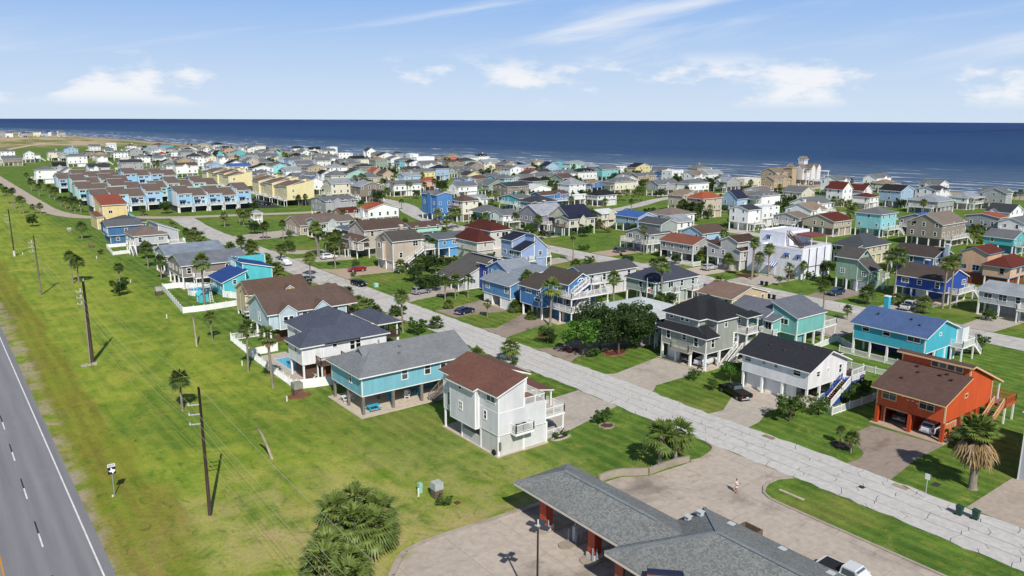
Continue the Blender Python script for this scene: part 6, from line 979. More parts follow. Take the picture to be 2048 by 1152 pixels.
PALMDATA = [(27.7, 212.2, 6.9, 'S', 1.1), (29.1, 213.0, 5.3, 'S', 1.05), (47.4, 223.8, 5.3, 'S', 1.0), (46.3, 205.7, 4.7, 'S', 1.0), (47.2, 172.9, 9.3, 'W', 1.15), (37.2, 208.0, 3.8, 'S', 1.0), (39.6, 141.9, 4.6, 'S', 0.85), (38.7, 120.3, 7.2, 'S', 1.0), (25.6, 108.6, 4.7, 'S', 0.95), (39.0, 110.4, 8.3, 'W', 1.05), (79.2, 210.7, 4.1, 'W', 1.0), (70.1, 197.9, 3.2, 'W', 1.1), (68.9, 184.8, 2.5, 'W', 1.1), (75.3, 223.7, 2.8, 'S', 1.1), (76.8, 237.7, 2.7, 'S', 1.0), (74.2, 179.0, 6.6, 'W', 1.0), (87.3, 193.4, 7.2, 'S', 1.2), (69.9, 126.0, 7.2, 'W', 1.0), (90.7, 144.0, 4.5, 'S', 0.9), (93.2, 143.7, 4.5, 'S', 0.9), (96.2, 143.1, 4.5, 'S', 0.95), (87.1, 137.0, 1.1, 'S', 0.7), (73.5, 146.4, 0.8, 'S', 1.0), (75.4, 138.9, 0.8, 'S', 0.9), (76.8, 125.4, 0.8, 'S', 1.0), (99.9, 126.2, 7.3, 'W', 1.1), (95.6, 113.6, 7.8, 'W', 1.15), (89.5, 126.2, 3.0, 'S', 0.7), (123.6, 110.3, 9.7, 'W', 1.1), (153.8, 140.6, 2.4, 'S', 1.0), (144.6, 162.4, 7.4, 'W', 0.6), (154.0, 184.0, 4.4, 'S', 0.6), (170.0, 159.4, 7.8, 'W', 0.9), (172.8, 140.3, 2.2, 'S', 1.1), (98.2, 126.2, 1.4, 'S', 1.3), (96.6, 126.3, 1.4, 'S', 1.1), (95.7, 119.6, 0.8, 'S', 1.0), (152.0, 89.9, 4.9, 'S', 1.05), (163.0, 86.3, 2.7, 'S', 1.2), (172.9, 85.5, 10.0, 'W', 1.2), (172.2, 74.5, 10.1, 'W', 1.1), (173.3, 73.5, 10.4, 'W', 1.1), (167.6, 82.0, 1.4, 'S', 1.1), (167.3, 79.5, 1.1, 'S', 1.1), (165.0, 75.0, 2.2, 'S', 1.2), (146.5, 81.3, 2.3, 'S', 0.6), (172.0, 117.8, 7.4, 'W', 1.0), (165.1, 117.8, 9.5, 'W', 0.8), (174.3, 109.2, 4.1, 'W', 0.8), (164.6, 109.5, 1.6, 'S', 0.5), (140.7, 108.4, 4.3, 'W', 1.1), (196.0, 150.9, 5.4, 'W', 1.0), (116.2, 81.5, 2.2, 'W', 1.2), (216.0, 125.7, 2.6, 'S', 0.9), (182.0, 147.0, 2.4, 'S', 1.0), (87.8, 48.1, 2.0, 'S', 0.5), (86.5, 45.9, 2.0, 'S', 0.6), (75.5, 99.8, 2.5, 'W', 1.05), (64.6, 56.9, 4.0, 'W', 1.15), (67.3, 56.8, 3.6, 'W', 1.15), (90.6, 253.4, 5.1, 'S', 1.0), (90.2, 255.4, 4.2, 'S', 1.0), (94.5, 248.9, 5.7, 'S', 1.05), (90.8, 212.7, 8.7, 'W', 1.1), (92.0, 214.5, 7.1, 'W', 1.0), (94.8, 213.8, 5.8, 'S', 1.0), (99.5, 217.4, 5.0, 'S', 1.0), (92.7, 211.3, 5.6, 'S', 0.9), (71.4, 200.5, 3.2, 'W', 1.0), (80.6, 215.0, 3.5, 'W', 1.0), (77.7, 187.5, 4.8, 'W', 1.0), (81.0, 239.5, 0.8, 'S', 1.2), (142.7, 328.2, 4.5, 'S', 1.0), (138.8, 343.8, 4.1, 'S', 1.0), (141.3, 341.8, 4.6, 'S', 1.0), (182.6, 383.9, 7.0, 'W', 0.8), (193.6, 398.9, 7.7, 'W', 0.8), (179.1, 360.7, 11.5, 'W', 0.8), (191.3, 382.2, 8.7, 'W', 0.8), (188.9, 358.6, 8.3, 'W', 0.9), (193.5, 355.4, 9.9, 'W', 0.9), (196.4, 345.4, 7.6, 'W', 0.8), (197.4, 344.7, 7.3, 'W', 0.8), (170.5, 305.4, 3.6, 'S', 1.0), (232.0, 391.6, 5.4, 'W', 0.8), (160.5, 259.2, 3.7, 'W', 1.0), (151.8, 239.1, 3.5, 'W', 1.0), (153.6, 237.8, 6.2, 'W', 1.0), (157.0, 239.5, 6.1, 'W', 1.0), (168.5, 246.5, 2.4, 'W', 1.0), (308.8, 462.3, 4.0, 'S', 1.0), (306.6, 463.8, 3.1, 'S', 1.0), (329.8, 463.4, 3.6, 'S', 1.0), (326.1, 450.5, 3.5, 'S', 1.0), (302.2, 437.9, 3.4, 'S', 1.0), (306.1, 435.3, 3.4, 'S', 1.0), (282.2, 451.7, 3.4, 'S', 1.2), (222.4, 312.0, 3.7, 'W', 1.0), (221.4, 305.4, 4.3, 'W', 1.0), (295.8, 537.1, 2.9, 'S', 1.0), (181.4, 288.7, 0.8, 'S', 1.0), (255.2, 365.4, 2.9, 'S', 1.0), (253.0, 357.3, 3.5, 'S', 1.0), (174.0, 227.3, 4.5, 'S', 1.1), (173.9, 214.0, 5.0, 'S', 1.1), (144.1, 161.7, 8.2, 'W', 0.55), (252.4, 245.1, 3.9, 'S', 1.0), (270.0, 220.8, 3.6, 'W', 1.0), (253.8, 202.9, 4.6, 'W', 1.0), (244.6, 202.1, 2.5, 'W', 1.0), (262.1, 226.4, 2.5, 'S', 1.0), (262.6, 224.4, 2.5, 'S', 1.0), (365.8, 290.0, 4.0, 'S', 1.0), (355.7, 277.6, 3.9, 'S', 1.0), (173.1, 140.3, 2.4, 'W', 1.1), (174.2, 155.3, 1.5, 'S', 1.3), (165.3, 117.8, 9.5, 'W', 0.9), (210.4, 162.2, 3.4, 'W', 1.0), (119.6, 151.2, 3.2, 'W', 1.0), (278.5, 273.7, 4.4, 'W', 1.0), (283.1, 270.4, 4.4, 'W', 1.0), (285.2, 269.0, 4.4, 'W', 1.0), (281.1, 271.9, 3.7, 'W', 1.0), (275.4, 275.8, 2.8, 'S', 1.0), (280.1, 287.8, 1.3, 'W', 1.0), (275.9, 290.8, 2.2, 'S', 1.0), (253.0, 262.3, 2.4, 'W', 1.0), (296.9, 348.2, 2.9, 'S', 1.0), (299.9, 346.1, 2.6, 'S', 1.0), (349.2, 437.5, 4.9, 'S', 1.0), (351.5, 436.0, 4.5, 'S', 1.0), (268.7, 357.8, 1.8, 'S', 1.0), (287.9, 375.8, 3.0, 'S', 1.0), (389.0, 395.3, 3.1, 'S', 0.9), (383.4, 385.9, 3.5, 'S', 0.9), (399.3, 418.9, 2.7, 'S', 0.9), (419.6, 389.3, 2.7, 'S', 0.9), (309.9, 237.0, 3.6, 'S', 1.2), (307.2, 232.0, 3.0, 'S', 1.2), (311.2, 274.0, 2.3, 'S', 1.0), (240.0, 260.2, 2.9, 'S', 1.0), (240.8, 272.4, 3.5, 'S', 1.0), (208.8, 218.3, 2.9, 'S', 1.2), (212.5, 225.1, 2.0, 'S', 1.2), (327.5, 153.8, 6.7, 'W', 1.0), (367.8, 168.8, 4.4, 'W', 0.9), (375.2, 166.8, 2.4, 'S', 1.0), (373.9, 162.5, 2.4, 'S', 1.0), (395.7, 169.2, 2.8, 'S', 1.0), (289.6, 163.4, 4.6, 'W', 1.1), (298.5, 166.9, 5.7, 'W', 1.1), (312.8, 177.9, 4.9, 'W', 1.1), (385.1, 231.8, 3.8, 'S', 1.0), (375.3, 221.8, 4.3, 'S', 1.0), (323.9, 187.5, 4.3, 'W', 1.0), (306.4, 191.0, 3.9, 'W', 1.0), (310.0, 191.4, 4.0, 'S', 1.0), (307.2, 199.4, 3.4, 'S', 1.0), (273.6, 110.7, 4.7, 'W', 1.3), (271.8, 112.0, 3.4, 'W', 1.2), (275.3, 109.4, 2.6, 'W', 1.2), (459.6, 260.8, 2.8, 'S', 1.0), (438.0, 253.2, 2.3, 'S', 1.0), (418.2, 208.5, 2.8, 'S', 1.0), (393.4, 193.0, 3.6, 'S', 1.0), (370.5, 187.1, 3.7, 'S', 1.0), (390.1, 203.2, 2.6, 'S', 1.0), (391.7, 202.1, 3.6, 'S', 1.0), (387.0, 197.6, 3.9, 'S', 1.0), (427.1, 161.6, 4.2, 'S', 1.0), (430.8, 159.0, 3.8, 'S', 1.0), (433.0, 157.4, 4.8, 'S', 1.0), (423.9, 282.0, 4.4, 'S', 1.0), (427.3, 282.0, 4.4, 'S', 1.0), (477.7, 298.9, 3.9, 'S', 1.0), (459.2, 285.3, 3.7, 'S', 1.0), (317.3, 211.2, 2.4, 'S', 1.0), (219.9, 127.7, 2.0, 'S', 1.0), (335.6, 198.2, 3.6, 'S', 1.0), (278.1, 100.8, 1.7, 'S', 1.2), (285.8, 101.8, 1.7, 'S', 1.2), (42.2, 291.2, 4.2, 'S', 1.2), (50.4, 239.1, 3.3, 'S', 1.2), (73.2, 301.1, 1.2, 'W', 1.0), (69.0, 266.7, 3.1, 'S', 1.0), (70.1, 262.6, 3.5, 'S', 1.0), (71.7, 261.4, 2.1, 'W', 1.1), (77.3, 238.7, 3.1, 'S', 1.2), (76.0, 225.6, 3.0, 'S', 1.3), (63.8, 234.5, 2.4, 'S', 1.0), (33.7, 368.6, 7.1, 'S', 1.0), (33.7, 381.7, 6.3, 'S', 0.9), (33.2, 405.0, 7.7, 'S', 0.9), (33.5, 430.3, 6.4, 'S', 1.0), (35.1, 473.5, 5.1, 'S', 1.0), (34.0, 404.4, 8, 'S', 1.0), (38.4, 381.1, 2.9, 'S', 0.9), (40.7, 379.4, 3.2, 'S', 0.9), (75.7, 400.3, 4.4, 'W', 1.0), (73.5, 347.7, 2.9, 'S', 1.2), (89.6, 293.6, 4.2, 'W', 1.2), (94.4, 281.7, 6.0, 'W', 1.0), (97.5, 287.9, 5.6, 'W', 1.0), (96.5, 297.4, 4.8, 'W', 1.0), (96.4, 293.0, 3.8, 'S', 1.0), (186.8, 543.2, 2.6, 'S', 1.2), (50.1, 463.0, 5.1, 'S', 1.3), (50.5, 497.3, 5.5, 'S', 1.3), (54.9, 494.2, 4.8, 'S', 1.3), (53.3, 452.7, 5.1, 'S', 1.2), (57.0, 578.3, 4.0, 'S', 1.3), (53.5, 437.3, 4.9, 'S', 1.3), (51.6, 404.3, 3.4, 'S', 1.2), (53.6, 390.4, 3.9, 'S', 1.3), (53.4, 378.8, 4.3, 'S', 1.4), (54.7, 372.2, 4.3, 'S', 1.4), (51.8, 391.7, 4.4, 'S', 1.2), (138.1, 763.1, 3.8, 'S', 1.2), (136.4, 741.1, 4.3, 'S', 1.2), (146.2, 894.6, 3.2, 'S', 1.2), (186.2, 1103.3, 3.1, 'S', 1.0), (145.6, 635.7, 5.7, 'S', 1.4), (159.6, 703.7, 4.2, 'S', 1.4), (154.9, 663.1, 4.9, 'S', 1.4), (185.6, 645.5, 4.0, 'S', 1.4), (195.4, 658.8, 3.6, 'S', 1.4), (198.8, 656.5, 3.6, 'S', 1.4), (235.1, 723.2, 5.1, 'S', 1.2), (226.7, 875.2, 2.0, 'S', 1.0), (304.8, 1134.6, 3.1, 'S', 1.0), (309.1, 1132.0, 2.6, 'S', 1.0), (394.6, 279.7, 4.5, 'S', 1.03), (334.3, 466.7, 4.8, 'S', 1.28), (165.2, 617.6, 3.4, 'S', 1.03), (331.8, 243.9, 5.6, 'S', 1.05), (336.7, 227.7, 5.5, 'S', 1.28), (208.5, 369.3, 3.1, 'S', 0.92), (238.4, 844.7, 5.7, 'S', 0.96), (322.1, 575.0, 2.8, 'S', 1.13), (291.7, 458.0, 6.1, 'S', 1.08), (179.0, 258.3, 5.1, 'S', 1.05), (248.4, 887.9, 3.8, 'S', 1.1), (237.3, 723.3, 4.3, 'S', 0.97), (215.5, 703.1, 3.2, 'S', 1.26), (297.1, 548.9, 4.0, 'S', 1.11), (351.9, 581.5, 5.3, 'W', 1.28), (281.8, 184.2, 4.5, 'S', 1.29), (375.8, 422.8, 6.3, 'S', 1.3), (253.0, 831.2, 5.7, 'S', 1.04), (239.8, 596.5, 3.4, 'W', 1.25), (186.9, 349.3, 4.1, 'S', 1.19), (252.1, 284.0, 3.6, 'S', 0.97), (257.5, 690.0, 3.3, 'S', 1.16), (289.6, 341.5, 2.7, 'S', 0.96), (286.1, 739.0, 6.4, 'W', 0.92), (248.3, 528.6, 6.3, 'S', 1.19), (250.5, 213.8, 6.0, 'S', 1.28), (186.6, 689.4, 2.7, 'S', 1.27), (320.5, 713.1, 6.5, 'S', 1.0), (280.6, 538.1, 2.9, 'S', 0.94), (286.4, 733.1, 5.6, 'S', 1.03), (343.7, 679.8, 3.1, 'S', 1.02), (336.6, 815.2, 5.8, 'S', 1.07), (166.6, 651.5, 2.7, 'S', 1.2), (287.2, 435.5, 3.2, 'S', 1.24), (223.6, 364.5, 6.5, 'S', 1.16), (338.5, 422.4, 4.2, 'S', 0.91), (319.8, 463.4, 5.4, 'S', 1.02), (315.2, 352.5, 4.7, 'S', 1.15), (341.1, 439.1, 2.9, 'W', 1.24), (283.4, 662.7, 4.4, 'W', 1.11), (399.8, 313.3, 4.8, 'S', 1.29), (230.6, 461.0, 3.8, 'S', 1.11), (227.6, 890.0, 5.6, 'S', 1.13), (365.9, 381.5, 4.9, 'S', 1.12), (263.8, 802.3, 2.9, 'W', 0.94), (264.7, 376.7, 3.4, 'S', 1.26), (347.2, 424.5, 6.4, 'S', 1.17), (259.6, 310.4, 5.4, 'W', 1.28), (287.8, 706.3, 3.1, 'S', 1.12), (368.2, 267.6, 5.6, 'S', 1.25), (347.7, 548.6, 6.3, 'S', 1.25), (242.7, 824.2, 3.0, 'S', 1.2), (291.9, 563.0, 4.1, 'S', 1.25), (279.0, 661.3, 5.0, 'S', 1.06), (302.6, 397.4, 3.6, 'W', 1.29), (241.9, 184.0, 5.6, 'S', 1.07), (267.6, 476.7, 4.3, 'S', 0.94), (317.3, 867.5, 5.5, 'S', 1.13), (364.4, 458.6, 3.7, 'W', 0.91), (282.2, 751.0, 6.3, 'S', 1.19), (319.8, 271.4, 3.7, 'S', 1.26), (312.9, 543.8, 3.7, 'S', 0.9), (249.2, 510.6, 3.4, 'S', 0.94), (356.7, 680.2, 3.0, 'S', 1.03), (245.5, 849.5, 3.7, 'S', 0.97), (301.6, 531.9, 4.8, 'S', 1.17), (259.7, 580.8, 6.4, 'W', 1.02), (177.4, 751.5, 4.9, 'S', 1.18), (176.3, 400.0, 5.4, 'S', 1.03), (373.4, 252.8, 4.3, 'S', 1.07), (176.5, 472.0, 4.7, 'S', 1.04), (214.1, 545.9, 5.3, 'S', 1.25), (346.3, 227.4, 4.1, 'W', 1.16), (345.3, 437.0, 4.0, 'S', 0.95), (306.5, 724.2, 4.5, 'S', 1.06), (264.5, 221.6, 2.7, 'S', 1.26), (291.1, 329.3, 5.1, 'S', 1.06), (215.7, 361.0, 4.9, 'S', 1.0), (296.3, 701.0, 6.0, 'S', 0.99), (331.3, 693.1, 3.0, 'S', 1.21), (189.4, 497.0, 5.0, 'S', 1.22), (287.5, 579.4, 3.6, 'W', 1.01), (351.7, 640.5, 2.7, 'W', 1.07), (380.1, 315.7, 2.7, 'S', 1.01), (175.6, 863.1, 2.7, 'W', 1.09), (222.3, 203.1, 4.2, 'S', 1.07), (255.1, 429.8, 4.8, 'S', 1.24), (305.6, 675.5, 2.6, 'S', 1.22), (340.3, 750.0, 5.6, 'W', 0.94), (222.0, 285.1, 5.9, 'W', 1.07), (390.3, 422.6, 5.2, 'S', 1.21), (261.4, 847.6, 4.1, 'W', 1.17), (241.4, 603.1, 5.8, 'S', 0.95), (191.7, 217.9, 3.1, 'W', 1.27), (321.4, 592.9, 3.9, 'S', 1.12), (296.8, 745.1, 2.8, 'S', 1.19), (314.1, 297.2, 6.2, 'S', 0.92), (336.7, 770.2, 3.9, 'S', 1.23), (296.1, 324.8, 3.8, 'S', 1.16), (385.0, 380.5, 5.7, 'S', 1.16), (258.9, 569.8, 5.7, 'S', 0.97), (243.0, 793.4, 6.0, 'W', 1.17), (106.0, 163.6, 2.6, 'W', 1.05), (140.5, 108.5, 2.5, 'S', 1.03), (170.6, 129.3, 3.1, 'S', 1.08), (114.5, 188.6, 3.5, 'S', 0.93), (65.7, 95.7, 4.0, 'W', 0.89), (117.2, 211.9, 2.9, 'S', 0.9), (65.6, 211.0, 5.5, 'W', 0.99), (201.1, 183.6, 3.2, 'W', 0.99), (170.2, 119.5, 5.2, 'S', 1.12), (103.0, 176.0, 2.4, 'S', 0.87), (115.4, 240.2, 4.8, 'S', 1.11), (143.1, 296.4, 6.3, 'W', 0.95), (118.6, 219.5, 4.9, 'W', 1.14), (199.1, 100.9, 5.2, 'W', 1.06), (144.3, 290.0, 3.8, 'S', 0.91), (68.5, 186.3, 3.2, 'W', 1.12), (64.5, 147.2, 5.3, 'W', 0.92), (65.8, 128.6, 4.6, 'S', 0.85), (113.7, 186.6, 5.6, 'S', 0.93), (98.2, 216.2, 6.1, 'S', 0.85), (122.9, 137.1, 5.6, 'S', 0.9), (126.4, 282.9, 3.6, 'S', 0.91), (120.2, 273.3, 2.5, 'W', 1.07), (66.5, 213.5, 5.0, 'S', 1.04), (65.5, 195.3, 6.1, 'W', 0.85), (198.1, 208.3, 2.5, 'S', 0.9), (64.3, 130.3, 5.5, 'W', 0.97), (66.9, 138.1, 4.1, 'S', 1.12), (116.2, 193.1, 4.2, 'S', 1.14), (164.9, 233.6, 4.7, 'W', 0.83), (97.9, 176.9, 2.3, 'S', 0.94), (223.4, 297.1, 2.2, 'S', 1.04), (114.5, 102.9, 4.3, 'S', 1.05), (66.0, 162.5, 3.6, 'S', 1.01), (115.5, 143.3, 5.0, 'S', 0.88), (134.6, 195.1, 5.8, 'S', 1.14), (127.0, 272.1, 5.2, 'S', 0.8), (65.9, 249.8, 3.9, 'S', 1.14), (138.4, 197.6, 4.3, 'W', 0.97), (96.1, 209.5, 4.9, 'S', 1.05), (102.6, 241.7, 4.9, 'S', 1.05), (116.7, 215.6, 5.7, 'S', 1.11), (66.8, 203.2, 3.8, 'S', 0.83), (110.2, 115.6, 2.6, 'W', 0.95), (111.0, 215.9, 5.7, 'S', 0.95), (171.0, 111.1, 3.5, 'W', 0.96), (107.5, 215.9, 5.3, 'W', 1.07), (131.2, 231.7, 2.3, 'S', 0.82), (105.5, 229.7, 3.2, 'W', 1.1), (137.5, 218.5, 3.4, 'S', 0.8), (67.3, 143.7, 5.1, 'S', 1.08), (64.7, 196.5, 4.5, 'S', 0.98), (120.7, 121.7, 5.4, 'W', 1.14)]
